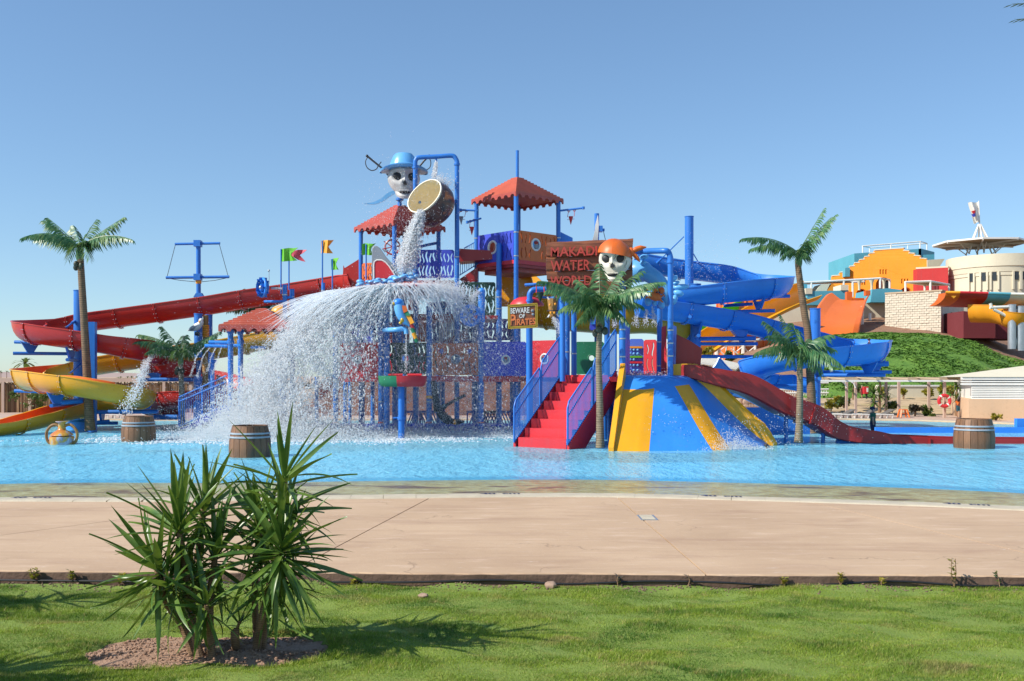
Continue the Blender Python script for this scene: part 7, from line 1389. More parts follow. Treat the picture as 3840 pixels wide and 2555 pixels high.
for x,y0,y1 in ((1925,415,1500),(2125,455,1540)): post(sl1,zO.x(x,68.5),68.5,zO.z(y1,68.5),zO.z(y0,68.5),.27,'steel')
for a,c_ in (((1385,485),(1900,465)),((1480,530),(1900,745)),((1990,555),(2400,550)),((1990,810),(2400,640)),((1400,380),(1430,500)),((2110,1100),(1990,1430))): mb=MB(); mb.tube([zO(*a,68.5),zO(*c_,68.5)],.11,8); part(mb,'brace',M['white'],sl1)
sl2=slide('curved_slide','orange curved slide below the banded trough at the far right',[zO(930,840,71),zO(1200,845,70.5),zO(1500,860,70),zO(1750,940,69.5),zO(1950,1020,69),zO(2150,1130,69.5),zO(2500,1260,71)],M['flago'],.9,1.6,[(1.5,1.2)]*7,flange=4,bolts=False)[0]
mrb=thing('maroon_building','low maroon building behind the orange curved slide','building',zO(1100,1150,75)); mb=MB(); mb.prism([zO(x,y,75) for x,y in ((740,568),(1000,600),(1520,680),(1520,1230),(740,1230))],(0,4,0)); part(mb,'wall',M['p_dred'],mrb,False)
mb=MB(); mb.prism([zO(x,y,76) for x,y in ((1400,650),(2400,690),(2400,1250),(1400,1250))],(0,4,0)); part(mb,'dark_wall',M['p_dred'],mrb,False)
crb=thing('cream_building','cream building with dark windows seen under the banded trough slide','building',zO(1300,650,88)); mb=MB(); mb.prism([zO(x,y,88) for x,y in ((730,300),(2500,300),(2500,1250),(730,1250))],(0,4,0)); part(mb,'wall',M['p_cream'],crb,False)
for x0,x1,y0,y1 in ((850,890,450,640),(1005,1085,450,640),(1480,1540,420,700),(1700,1800,440,680),(1950,2060,460,680)): mb=MB(); mb.prism([zO(x,y,87.9) for x,y in ((x0,y0),(x1,y0),(x1,y1),(x0,y1))],(0,.2,0)); part(mb,'window',M['glass'],crb,False)
# yellow, green and orange slides in the middle distance
slide('far_slide','yellow slide running down left behind the blue slides',[zJ(1640,840,72),zJ(1480,900,71),zJ(1250,1010,70),zJ(1000,1150,69),zJ(760,1270,68),zJ(560,1400,67)],M['yellow'],.85,1.1,[(1.0,1.0,-.7)]*6,flange=5,group='far slides',bolts=False)
slide('far_slide','green slide running down left behind the yellow slide',[zJ(1420,860,76),zJ(1240,930,75),zJ(1000,1030,74),zJ(760,1130,73),zJ(560,1230,72)],M['lime'],.8,1.1,[(1.0,1.0,-.7)]*5,flange=5,group='far slides',bolts=False)
ofn=thing('funnel_slide','large red orange ribbed funnel slide behind white scaffolding','slide',S(2790,1380,76)); c=S(2790,1380,76); rr_=2.15; z0,z1=c.z-1.5,S(0,1118,76).z
mb=MB(); mb.lathe((c.x,c.y,0),[(rr_*1.05,z0),(rr_,z0+2.5),(rr_*.93,z1)],36); part(mb,'shell',M['oramp'],ofn)
for i in range(18): a=2*math.pi*i/18; mb=MB(); mb.tube([V((c.x+rr_*1.06*math.cos(a),c.y+rr_*1.06*math.sin(a),z0)),V((c.x+rr_*.95*math.cos(a),c.y+rr_*.95*math.sin(a),z1))],.06,6); part(mb,'rib',M['oramp'],ofn)
scf=thing('scaffold_tower','white steel scaffold with diagonal bracing in front of the red orange funnel','scaffold',zT(1300,800,70))
for a,c_,r_ in (((865,200),(865,800),.14),((1325,430),(1325,800),.14),((1530,470),(1530,760),.11),((1030,250),(1030,830),.05),((1165,380),(1165,700),.04),((870,540),(1560,530),.07),((1050,465),(1640,435),.09),((1110,590),(1240,690),.05),((1210,640),(1310,560),.05),((1350,700),(1510,570),.05),((1360,590),(1440,700),.05),((890,200),(1000,350),.05),((1010,240),(1150,370),.05),((1140,260),(1030,370),.05),((900,640),(1010,560),.05),((890,600),(1050,750),.05),((950,800),(1050,640),.05),((810,770),(920,640),.05),((1430,760),(1490,640),.05)): mb=MB(); mb.tube([zT(*a,70),zT(*c_,70)],r_,6); part(mb,'pole' if r_>.1 else 'brace',M['white'],scf)
lrf=thing('lattice_roof','white slatted flat roof sloping away below the scaffold','pergola',zT(900,870,60)); P0,P1,P2,P3=zT(610,745,62),zT(1270,890,62),zT(1180,965,54),zT(590,870,54)
for u in np.linspace(0,1,12): mb=MB(); mb.beam(P0.lerp(P1,u),P3.lerp(P2,u),.09,.09); part(mb,'slat',M['p_cream'],lrf,False)
for u in np.linspace(0,1,5): mb=MB(); mb.beam(P0.lerp(P3,u)+V((0,0,.1)),P1.lerp(P2,u)+V((0,0,.1)),.14,.1); part(mb,'beam',M['white'],lrf,False)
rw_=thing('rubble_wall','low wall of reddish rubble stones behind the lanes, below the blue slides','wall',zK(1600,1000,47)); rs=random.Random(2)
for i in range(46):
    x=1440+i%23*27; y=935+i//23*48; c=zK(x,y,47); mb=MB(); mb.ball(c,(rs.uniform(.16,.22),.12,rs.uniform(.15,.2)),8,6); part(mb,'stone',M['rock'],rw_)
mb=MB(); mb.bx(zK.x(1380,47.2),zK.x(2091,47.2),47.05,47.3,-.05,zK.z(905,47)); part(mb,'core',M['earth'],rw_,False)
wr=thing('railing','white railed walkway behind the lower blue slide','railing',zK(1850,860,50))
for y in (715,735,752,815,850): mb=MB(); mb.tube([zK(1680,y,50),zK(2240,y-4,50)],.04,6); part(mb,'rail',M['white'],wr)
for x in range(1800,2240,22): mb=MB(); mb.tube([zK(x,812,50),zK(x,872,50)],.02,5); part(mb,'baluster',M['white'],wr)
# ---- right shore: pergola, cabin, furniture
po=thing('shade_pergola','long cream roofed pergola on wooden posts along the far shore','pergola',zN(1000,880,46.5))
for x,y0,Y in ((490,780,47.5),(585,810,46.8),(905,770,48.2),(1040,850,46.6),(1355,870,47.5),(1520,893,45.5),(1812,885,46)): mb=MB(); mb.beam(V((zN.x(x,Y),Y,0)),V((zN.x(x,Y),Y,zN.z(505,Y))),.11,.11); part(mb,'pole',M['deck2'],po,False)
mb=MB(); mb.prism([zN(x,y,Y) for x,y,Y in ((-200,492,46),(1800,492,45.2),(1800,512,45.2),(-200,512,46))],(0,.12,0)); part(mb,'front_beam',M['white'],po,False)
mb=MB(); mb.beam(zN(-200,500,48.4)+V((0,0,.1)),zN(1810,500,47.6)+V((0,0,.1)),.12,.14); part(mb,'rear_beam',M['canvas'],po,False)
for i in range(7): p=zN(-180,492,46).lerp(zN(1800,492,45.2),i/6)+V((0,-.1,.05)); mb=MB(); mb.beam(p,p+V((0,2.7,.06)),.07,.05); part(mb,'roof_slat',M['canvas'],po,False)
for x,s_ in ((490,-1),(585,-1),(1812,-1)): mb=MB(); mb.tube(crm([zN(x+s_*45,512,46.7),zN(x+s_*20,530,46.7),zN(x,575,46.7)],4),.03,6); part(mb,'brace',M['white'],po)
cb=thing('cabin','white boarded cabin with tan base and pale hipped roof at the right shore','cabin',zN(2100,880,43.0)); Yc=43.2
CL=V((zN.x(1778,Yc),Yc,0)); cd=V((math.cos(R(-17)),math.sin(R(-17)),0)); cn2=V((cd.y,-cd.x,0)); CLn=13.
def cbox(u0,u1,w0,w1,z0,z1,nm,mt): mb=MB(); p=[CL+cd*u+cn2*w+V((0,0,z0)) for u,w in ((u0,w0),(u1,w0),(u1,w1),(u0,w1))]; mb.prism(p[::-1],(0,0,z1-z0)); part(mb,nm,M[mt],cb,False)
zc=lambda y: zN.z(y,Yc)
cbox(0,CLn,0,-6,-.05,zc(690),'base_wall','tan'); cbox(.15,CLn,-.14,-6,zc(690),zc(470),'wall','white')
for i in range(8): y0=690-i*18.2; mb=MB(); mb.prism([CL+cd*u+cn2*w+V((0,0,zc(y))) for u,w,y in ((.1,.0,y0),(CLn,.0,y0),(CLn,-.06,y0-17.6),(.1,-.06,y0-17.6))],-cn2*.05); part(mb,'siding_board',M['white'],cb,False)
for y0,y1,dy in ((525,545,.04),(500,515,.07),(462,490,.11)): cbox(-.3,CLn,dy,-.3,zc(y1),zc(y0),'fascia','white')
e0=CL+cd*-.3+cn2*.16+V((0,0,zc(461))); e1=CL+cd*CLn+cn2*.16+V((0,0,zc(461))); rh=zN.z(295,Yc)-zc(461); r0_=CL+cd*4.0-cn2*3.4+V((0,0,zc(461)+rh)); r1_=CL+cd*CLn-cn2*3.4+V((0,0,zc(461)+rh)); bk=CL+cd*-.45-cn2*7+V((0,0,zc(461)))
mb=MB(); mb.add([e0,e1,r1_,r0_,bk],[(0,1,2,3),(0,3,4)]); part(mb,'roof',M['p_cream'],cb,False)
cw=thing('garden_wall','low cream garden wall below the grassy hill','wall',zN(1150,670,52.6)); mb=MB(); mb.prism([zN(x,y,52.6) for x,y in ((815,555),(1465,555),(1465,690),(790,690))],(0,.3,0)); part(mb,'wall',M['p_cream'],cw,False); mb=MB(); mb.beam(zN(812,553,52.75),zN(1468,553,52.75),.4,.08); part(mb,'coping_strip',M['white'],cw,False)
lr=thing('life_ring','red and white life ring hung on the pergola post nearest the water','life ring',zN(1520,712,45.3)); c=zN(1520,712,45.25); r0=zN.u(57,45.3)
for i in range(4):
    for a0,a1,mt,rr2 in ((.12,1.45,'redp',.115),(1.45,1.69,'white',.12)):
        a=np.linspace(a0,a1,9)+i*math.pi/2+.7; mb=MB(); mb.tube([c+V((r0*math.cos(x),0,r0*math.sin(x))) for x in a],.08 if mt=='redp' else .085,10); part(mb,'ring_segment' if mt=='redp' else 'white_band',M[mt],lr)
def stool(x,Y,lab):
    t_=thing('stool',lab,'stool',zN(x,885,Y)); k=zN.u(1,Y); c=zN(x,885,Y); mb=MB(); mb.box(c+V((0,0,82*k)),(62*k,62*k,8*k)); part(mb,'seat',M['oramp'],t_,False)
    for sx in (-1,1):
        for sy in (-1,1): mb=MB(); mb.beam(c+V((sx*46*k,sy*46*k,0)),c+V((sx*28*k,sy*28*k,80*k)),13*k); part(mb,'leg',M['oramp'],t_,False)
    mb=MB(); mb.box(c+V((0,0,40*k)),(74*k,6*k,6*k)); mb.box(c+V((0,-30*k,40*k)),(6*k,6*k,6*k)); part(mb,'stretcher',M['oramp'],t_,False)
stool(1088,45.6,'stack of orange plastic stools beside the far pool edge')
def lounger():
    t_=thing('sun_lounger','grey sun lounger','sun lounger',V((0,0,0)),'sun loungers on the far shore'); k=.0062; X=lambda x,z,y=0: V((x*k,y,z*k))
    mb=MB(); mb.beam(X(0,28),X(105,28),.62,.02); part(mb,'seat',M['p_cream'],t_,False); mb=MB(); mb.beam(X(100,28),X(168,62),.62,.04); part(mb,'backrest',M['lgrey'],t_,False)
    for y in (-.3,.3): mb=MB(); mb.beam(X(-2,30,y),X(160,26,y),.035,.05); part(mb,'frame',M['white'],t_,False)
    for x in (12,60,110,150):
        for y in (-.28,.28): mb=MB(); mb.beam(X(x,0,y),X(x+4,26,y),.04); part(mb,'leg',M['white'],t_,False)
    return t_
M['lgrey']=paint('grey_brown_fabric',(.13,.115,.10),.9,.1,3)
l0=lounger(); first=True
for x,Y,lab in ((75,45.4,'sun lounger nearest the blue slide post, at the left of the lounger row'),(330,45.3,'sun lounger, second from the left of the row on the far shore'),(545,45.2,'sun lounger, third from the left of the row, behind the child in the pool'),(740,45.2,'sun lounger at the right end of the row, beside the orange stools')):
    p=V((zN.x(x-10,Y),Y,0))
    if first: l0.location=p; l0['label']=lab; first=False
    else: copy_tree(l0,p,0,lab)
for x,Y,lab in ((1000,45,'sun lounger on the far shore seen left of the round barrel, under the yellow slide'),(1420,45,'sun lounger on the far shore behind the foot of the red loop')): copy_tree(l0,V((zB.x(x,Y),Y,0)),0,lab)
fx_=thing('fire_box','red fire hose cabinet on two dark legs on the bank','cabinet',zQ(1310,660,50.5)); mb=MB(); mb.prism([zQ(x,y,50.5) for x,y in ((1250,350),(1362,348),(1366,530),(1254,538))],(0,.25,0)); part(mb,'box',M['redp'],fx_,False); mb=MB(); mb.prism([zQ(x,y,50.45) for x,y in ((1322,380),(1358,380),(1358,490),(1322,490))],(0,.04,0)); part(mb,'door',M['white'],fx_,False)
for x in (1315,): mb=MB(); mb.tube([zQ(x,530,50.6),zQ(x,665,50.6)],.04,6); part(mb,'leg',M['black'],fx_)
# ---- plants on the bank
def shrub(c,rx,ry,rz,n,mat,lab,cat='shrub',leaf=.11,stem=True,seed=1,trunk_h=0,group='shrubs on the far bank',nm='shrub'):
    r=random.Random(seed); t_=thing(nm,lab,cat,c,group); mb=MB(); cen=c+V((0,0,trunk_h+rz))
    cl=[(V((r.gauss(0,.42),r.gauss(0,.42),r.gauss(0,.45))),r.uniform(.25,.45)) for _ in range(14)]
    for _ in range(n):
        o_,s_=r.choice(cl); d=V((r.gauss(0,1),r.gauss(0,1),r.gauss(0,1))).normalized()*s_*r.uniform(.4,1)+o_
        if d.length>1.15: d=d.normalized()*1.1
        p=cen+V((d.x*rx,d.y*ry,d.z*rz)); a=V((r.gauss(0,1),r.gauss(0,1),r.gauss(.4,1))).normalized()*leaf*r.uniform(.6,1.3); b_=a.orthogonal().normalized()*leaf*.35; q=Matrix.Rotation(r.uniform(0,6.28),3,a); b_=q@b_
        mb.add([p,p+a*.5+b_,p+a,p+a*.5-b_],[(0,1,2,3)])
    part(mb,'foliage',M[mat],t_,False,kind=None)
    if stem:
        mb=MB(); top=cen+V((0,0,rz*.4)); mb.tube([c+V((0,0,-.1)),c.lerp(top,.5)+V((.04,0,0)),top],[.05,.04,.015],6)
        for _ in range(5): e=cen+V((r.uniform(-.6,.6)*rx,r.uniform(-.6,.6)*ry,r.uniform(-.3,.6)*rz)); mb.tube([c.lerp(top,.45),e],[.025,.008],5)
        part(mb,'trunk',M['ytrunk'],t_)
    return t_
def Bz(x,y,Y,w_,h_): return zN(x,y,Y),zN.u(w_,Y),zN.u(h_,Y)
for i,(x,y,Y,w_,h_,mt,lab,th,n) in enumerate(((325,790,48.2,42,95,'ygreen','tall yellow green columnar shrub beside the blue post',0,520),(395,770,49,45,95,'ygreen','yellow green shrub behind the columnar one',0,520),(460,760,48.6,60,70,'leaf','broad olive green shrub between the pergola posts',0,600),(1330,865,47.6,42,105,'leaf','slender green shrub in front of the cream garden wall',0,420),(1207,860,47.2,62,52,'dleaf','small round dark purple tree on a thin stem',.75,420),(1350,690,51.5,50,70,'ygreen','young pale tree before the garden wall, right of centre',.6,300),(1085,690,51.8,26,60,'ygreen','thin young tree at the left of the garden wall',.7,160),(1500,640,52,40,60,'ygreen','yellow green tree behind the life ring, left one',.4,320),(1600,640,52,48,65,'ygreen','yellow green tree behind the life ring, right one',.3,380),(960,800,48.5,60,80,'leaf','olive bush at the right of the spiky yucca clump',0,420),(870,650,50.5,45,70,'ygreen','pale bush behind the spiky yucca clump',.1,300),(1700,640,53,70,60,'leaf','green hedge bush beside the cabin corner',0,500),(2060,890,42.6,45,25,'ygreen','low straggly plant in front of the cabin wall',0,70),(1390,880,47,30,22,'leaf','small low plant at the deck edge',0,90),(610,600,55,50,60,'leaf','grey green bush in the shade below the slide',0,300))):
    c,rx,rz=Bz(x,y,Y,w_,h_/1.3); rz/=1.5; shrub(c+V((0,0,-.03)),rx,rx,rz,n,mt,lab,leaf=.16,seed=i+3,trunk_h=th*zN.u(60,Y)/.9)
for i,(x,y,Y,lab) in enumerate(((770,830,48.2,'spiky yucca clump, left stem, behind the loungers'),(835,835,48.0,'spiky yucca clump with a pale upright head, middle stem'),(905,835,48.3,'spiky yucca clump, right stem'),(560,700,49,'spiky yucca right of the broad olive shrub'),(1640,870,46.8,'dark spiky plant with two bare stems under the life ring'))):
    c=zN(x,y,Y); t_=thing('yucca',lab,'yucca',c,'yuccas on the far bank'); mb=MB(); hgt=(.9,1.6,1.0,.9,1.4)[i]; mb.tube([c,c+V((.05,0,hgt))],[.07,.05],6); part(mb,'trunk',M['ytrunk'],t_); mb=MB(); r=random.Random(i)
    for hz in (hgt,hgt*.55):
        for k in range(40): a=r.uniform(0,6.28); e=r.uniform(-.9,1.4); d=V((math.cos(a)*math.cos(e),math.sin(a)*math.cos(e),math.sin(e)))*r.uniform(.45,.7); p=c+V((.03,0,hz)); sd=d.cross(V((0,0,1))).normalized()*.04; mb.add([p-sd,p+sd,p+d+V((0,0,-.12*d.length))],[(0,1,2)])
    part(mb,'foliage',M['yucca'],t_,False)
for i,(x,y,w_,h_,lab) in enumerate(((720,770,110,170,'tall dry olive reed shrub left under the scaffold'),(1080,830,60,220,'slim olive shrub against the red orange funnel'),(1220,850,120,160,'broad olive shrub before the red orange funnel'))):
    c=zT(x,y,66); shrub(c,zT.u(w_,66),zT.u(w_,66)*.6,zT.u(h_/2,66),420,'ygreen' if i!=1 else 'leaf',lab,leaf=.22,seed=40+i,group='shrubs under the scaffold')
# ---- left: reed fence, far palms
fe_=thing('reed_fence','brown reed fence with pale posts and a tan top beam along the far left shore','fence',zB(200,1035,52)); Yf_=52.0
x0,x1=zB.x(-300,Yf_),zB.x(2300,Yf_); m,t,b=nodes('dry_reed'); g_=N(t,'ShaderNodeNewGeometry'); base=ramp(t,g_.outputs['Random Per Island'],[(0.,(.10,.05,.025)),(.5,(.24,.13,.065)),(1.,(.42,.28,.15))]); t.links.new(base,b.inputs['Base Color']); b.inputs['Roughness'].default_value=.9; M['reed']=m
mb=MB(); r=random.Random(3); xx=x0; zt0=zB.z(738,Yf_)
while xx<x1: wd=r.uniform(.035,.07); mb.tube([(xx,Yf_+r.uniform(-.03,.03),-.05),(xx+r.uniform(-.03,.03),Yf_+r.uniform(-.03,.03),zt0-r.uniform(0,.1))],wd/2,4,False); xx+=wd*.8
part(mb,'reeds',M['reed'],fe_,False,kind='stuff')
mb=MB(); mb.bx(x0,x1,Yf_+.1,Yf_+.14,-.05,zt0-.1); part(mb,'backing',M['reed'],fe_,False)
mb=MB(); mb.bx(x0,x1,Yf_-.1,Yf_+.2,zt0,zB.z(702,Yf_)); part(mb,'top_beam',M['deck2'],fe_,False)
for x in range(-215,2300,262): mb=MB(); mb.bx(zB.x(x,Yf_)-.07,zB.x(x,Yf_)+.07,Yf_-.22,Yf_-.1,-.05,zt0); part(mb,'fence_post',M['deck2'],fe_,False)
c=zB(310,985,50.5); shrub(c,1.0,.6,.5,420,'leaf','olive bush in front of the reed fence at far left',leaf=.16,seed=77)
shrub(zB(600,960,50.5),.55,.4,.5,200,'leaf','small olive bush in front of the reed fence under the yellow slide',leaf=.15,seed=78)
def far_palm(c,h,lab,seed,grp,dark):
    r=random.Random(seed); t_=thing('far_palm',lab,'palm tree',c,grp); mb=MB(); mb.tube([c,c+V((.02*h,0,h*.5)),c+V((0,0,h))],[.05*h,.04*h,.035*h],6); part(mb,'trunk',M['ytrunk'],t_); mb=MB(); top=c+V((0,0,h))
    for k in range(22):
        a=r.uniform(0,6.28); e=r.uniform(-.5,1.2); L_=h*.42; prev=top; sdv=V((-math.sin(a),math.cos(a),0))
        pts=[top+V((math.cos(a)*math.cos(e)*L_*u,math.sin(a)*math.cos(e)*L_*u,math.sin(e)*L_*u-L_*.55*u*u)) for u in (0,.35,.7,1)]
        mb.grid([[p-sdv*h*w_,p,p+sdv*h*w_+V((0,0,0))] for p,w_ in zip(pts,(.01,.045,.04,.004))])
    part(mb,'fronds',M['leaf'],t_,False)
for i,(x,w_) in enumerate(((1115,0),(1160,1),(1185,1),(1215,0),(1250,1),(1290,1),(1345,1),(1375,0),(1395,1))):
    Y=170+w_*12; c=V((zB.x(x,Y),Y,-.06)); far_palm(c,zB.u((70,85)[w_]+i*1.5,Y)+.0,('first','second','third','fourth','fifth','sixth','seventh','eighth','ninth')[i]+' far date palm from the left in the row behind the yellow slide',i,'distant palms behind the yellow slide',0)
for i,x in enumerate((8,65,128)): Y=240; c=zB(x,705,Y); far_palm(c,zB.u(66,Y),('leftmost','middle','rightmost')[i]+' of the three thin distant palms on the skyline at far left',50+i,'distant palms at the left edge',1)
c=zB(242,700,90); c.z=-.06; far_palm(c,zB.z(545,90),'palm crown showing above the left loop of the yellow slide',60,None,0)
hd=thing('hedge','low dark hedge strip along the ground behind the fence','hedge',V((-60,150,-.06))); mb=MB(); r=random.Random(9)
for _ in range(2600): p=V((r.uniform(-110,-20),150+r.uniform(-1,1),r.uniform(0,.9))); a=V((r.gauss(0,1),r.gauss(0,1),r.gauss(0,1))).normalized()*.35; b_=a.orthogonal().normalized()*.2; mb.add([p,p+a*.5+b_,p+a,p+a*.5-b_],[(0,1,2,3)])
part(mb,'foliage',M['dleaf'],hd,False)
# ---- people
def person(c,H,face,lab,top,bottom,hair,skin='skin',pose='stand',hat=None,long_hair=False,arms=(.2,.2)):
    q=Matrix.Rotation(face,3,'Z'); J=lambda x,y,z: c+q@V((x*H,y*H,z*H)); t_=thing('person',lab,'person',c)
    sw=.05 if pose=='walk' else 0
    if pose=='sit': hip,kn,an,to=.12,(-.25,.16),(-.48,.06),(-.52,.1)
    pts=[J(0,0,.52),J(0,0,.62),J(0,.005,.73),J(0,.0,.83),J(0,-.01,.87),J(0,-.015,.935)]; rad=[.072,.066,.078,.034,.036,.058]; ed=[(0,1),(1,2),(2,3),(3,4),(4,5)]
    for s_ in (-1,1):
        b0=len(pts); pts+=[J(s_*.055,0,.50),J(s_*.058,-.01+s_*sw,.27),J(s_*.058,.01+s_*sw*1.6,.045),J(s_*.062,-.06+s_*sw*1.6,.018)]; rad+=[.054,.036,.024,.022]; ed+=[(0,b0),(b0,b0+1),(b0+1,b0+2),(b0+2,b0+3)]
        b1_=len(pts); a=arms[0 if s_<0 else 1]; pts+=[J(s_*.105,0,.80),J(s_*(.13+.05*a),-.04*a,.645),J(s_*(.14+.06*a),-.14*a,.50),J(s_*(.14+.05*a),-.17*a,.455)]; rad+=[.034,.026,.020,.019]; ed+=[(2,b1_),(b1_,b1_+1),(b1_+1,b1_+2),(b1_+2,b1_+3)]
    me=bpy.data.meshes.new('body'); me.from_pydata([p-c for p in pts],ed,[]); o=bpy.data.objects.new('b',me); C.objects.link(o); o.modifiers.new('s','SKIN'); 
    for i,v in enumerate(me.skin_vertices[0].data): v.radius=(rad[i]*H,)*2; v.use_root=(i==0)
    o.modifiers.new('u','SUBSURF').levels=1
    m2=bpy.data.meshes.new_from_object(o.evaluated_get(bpy.context.evaluated_depsgraph_get())); bpy.data.objects.remove(o); m2.materials.clear(); m2.materials.append(M[skin]); m2.polygons.foreach_set('use_smooth',np.ones(len(m2.polygons),dtype=bool)); part(m2,'body',M[skin],t_)
    mb=MB(); mb.lathe((0,0,0),[(.088,.54),(.082,.62),(.094,.74),(.088,.80),(.04,.835)],14); mb.v=[tuple(J(x*1.1,y*.8,z)) for x,y,z in mb.v]; 
    for s_ in (-1,1): mb.tube([J(s_*.09,0,.80),J(s_*(.12+.03*arms[0]),-.02*arms[0],.70)],[.042*H,.038*H],8)
    part(mb,'top',M[top],t_)
    mb=MB()
    for s_ in (-1,1): mb.tube([J(s_*.04,0,.56),J(s_*.058,s_*sw*.5,.42),J(s_*.06,-.008+s_*sw,.30)],[.075*H,.066*H,.055*H],10)
    part(mb,'shorts',M[bottom],t_)
    mb=MB(); mb.ball(J(0,.008,.955),(.068*H,.07*H,.058*H),12,8); 
    if long_hair: mb.ball(J(0,.05,.86),(.07*H,.04*H,.12*H),10,8)
    part(mb,'hat' if hat else 'hair',M[hat or hair],t_)
    for s_ in (-1,1): mb=MB(); mb.ball(J(s_*.024,-.062,.94),.008*H,6,4); part(mb,'eye',M['black'],t_)
    mb=MB(); mb.ball(J(0,-.075,.922),.011*H,6,4); part(mb,'nose',M[skin],t_); return t_
M['navy']=paint('navy_cloth',(.02,.025,.06),.8,.1); M['olive']=paint('dark_green_cloth',(.015,.11,.05),.8,.2)
c=zQ(1478,1460,35.0); c.z=-.35; pr1=person(c,1.17,R(70),'child in dark blue cap and green top standing behind the red slide','olive','navy','dark',hat='navy',arms=(.1,.1)); pr1.scale=(1.2,1.2,1)
c=zR(1050,890,46.0); person(V((c.x,c.y,0)),.96,R(160),'child with long dark hair, orange top and teal shorts by the life ring','oramp','p_teal','dark',long_hair=True)
c=zQ(1195,665,50.8); person(c,zQ.u(340,50.8),R(200),'person in maroon clothes and a pale hat standing left of the red fire box','p_dred','p_dred','dark',hat='canvas',pose='walk')
c=zL(1330,1372,35.6); person(c+V((0,0,-.93*.8)),.8,R(90),'child with dark hair riding in the blue slide loop, only the head showing','navy','navy','dark')
c=zK(1632,1392,26.6); person(V((c.x,c.y,-.90*.9)),.9,R(90),'swimmer with dark hair, head just above the water at the slide end','navy','navy','dark')
# ================================================================ FALLING WATER
m,t,b=nodes('water_drops'); b.inputs['Base Color'].default_value=(.90,.94,.96,1); b.inputs['Roughness'].default_value=.12; b.inputs['Specular IOR Level'].default_value=.7
tl_=N(t,'ShaderNodeBsdfTranslucent'); tl_.inputs[0].default_value=(.96,.98,1,1); tp=N(t,'ShaderNodeBsdfTransparent'); m1=N(t,'ShaderNodeMixShader'); m1.inputs[0].default_value=.62; m2=N(t,'ShaderNodeMixShader'); m2.inputs[0].default_value=.32
dw=N(t,'ShaderNodeBsdfDiffuse'); dw.inputs[0].default_value=(.95,.97,.98,1); m0=N(t,'ShaderNodeMixShader'); m0.inputs[0].default_value=.8; t.links.new(b.outputs[0],m0.inputs[1]); t.links.new(dw.outputs[0],m0.inputs[2]); t.links.new(m0.outputs[0],m1.inputs[1]); t.links.new(tl_.outputs[0],m1.inputs[2]); t.links.new(m1.outputs[0],m2.inputs[1]); t.links.new(tp.outputs[0],m2.inputs[2]); t.links.new(m2.outputs[0],t.nodes['Material Output'].inputs[0]); M['drop']=m
def drops(pos,dirs,size,stretch,name,label=None):
    """one small stretched octahedron per drop"""
    n=len(pos); d=dirs/np.maximum(1e-6,np.linalg.norm(dirs,axis=1,keepdims=True)); up=np.array([0.31,.9,.3]); s1=np.cross(d,up); s1/=np.maximum(1e-6,np.linalg.norm(s1,axis=1,keepdims=True)); s2=np.cross(d,s1)
    L_=(size*stretch)[:,None]; s=size[:,None]*1.15; p=np.empty((n,4,3),np.float32)
    p[:,0]=pos+d*L_*1.2; p[:,1]=pos+s1*s-d*L_*.6; p[:,2]=pos-s1*s*.5+s2*s*.87-d*L_*.6; p[:,3]=pos-s1*s*.5-s2*s*.87-d*L_*.6
    b0=(np.arange(n)*4)[:,None]; f=np.concatenate([b0+np.array([[0,1,2]]),b0+np.array([[0,2,3]]),b0+np.array([[0,3,1]]),b0+np.array([[3,2,1]])])
    o=bpy.data.objects.new(name,npmesh(name,M['drop'],p.reshape(-1,3),f,3,True)); C.objects.link(o); o['kind']='stuff'
    if label: o['label']=label
    return o
rg=np.random.default_rng(12); G9=4.8
allp=[];alld=[];alls=[];allst=[]
def emit(p0,v0,t_,size,stretch=2.2,jit=.035,jt=.11):
    n=len(p0); v=v0.copy(); p=p0+v*t_[:,None]; p[:,2]-=.5*G9*t_**2; v[:,2]-=G9*t_; sp_=(jit+jt*t_)[:,None]; p=p+rg.normal(0,1,(n,3))*sp_
    f_=np.zeros(n)
    for (kx,ky,kz_,ph_) in ((1.9,2.3,1.4,.3),(-3.1,1.7,2.2,1.9),(4.7,-2.9,3.3,4.1),(6.5,4.1,-5.2,2.2),(-9.3,5.0,7.1,.9),(12.,-7.,9.,3.)): f_+=np.sin(p[:,0]*kx+p[:,1]*ky+p[:,2]*kz_+ph_+1.3*np.sin(p[:,2]*kx*.7+p[:,0]*kz_))
    k=(p[:,2]>.0)&(f_+rg.normal(0,.8,n)+1.3*(t_<.25)>-.75); allp.append(p[k]); alld.append(v[k]+rg.normal(0,.9,(k.sum(),3))); alls.append(size[k]); allst.append(np.full(k.sum(),stretch))
tlm=np.array(tl); cnn=np.array(cn)
def rimpt(a,rr): 
    q=np.stack([rr*np.cos(a),rr*np.sin(a),np.full(len(a),.05)],-1); return q@tlm.T+cnn
# streams leaving the canopy rim: each stream is a clumped thread of drops
def curtain(ns,per,a0,a1,vr,vx,dn,vz,smin,smax,tmax=1.1,tp=.8,jj=(.035,.11)):
    a=rg.uniform(a0,a1,ns); R0=rimpt(a,1.93*rg.uniform(.88,1.03,ns)); sp0=rg.uniform(vr[0],vr[1],ns); vxx=rg.uniform(vx[0],vx[1],ns); v=np.stack([np.cos(a)*sp0+vxx,np.sin(a)*sp0*.6,-dn*np.abs(vxx)+rg.uniform(vz[0],vz[1],ns)],-1)
    i=np.repeat(np.arange(ns),per); t_=rg.uniform(0,1,ns*per)**tp*tmax; ph=rg.uniform(0,6.28,ns)[i]; keep=(np.sin(t_*22+ph)+rg.normal(0,.55,len(t_)))>-.35; i,t_=i[keep],t_[keep]
    big=rg.uniform(0,1,len(i)); emit(R0[i],v[i],t_,(smin+(smax-smin)*big**2.0),2.5,*jj)
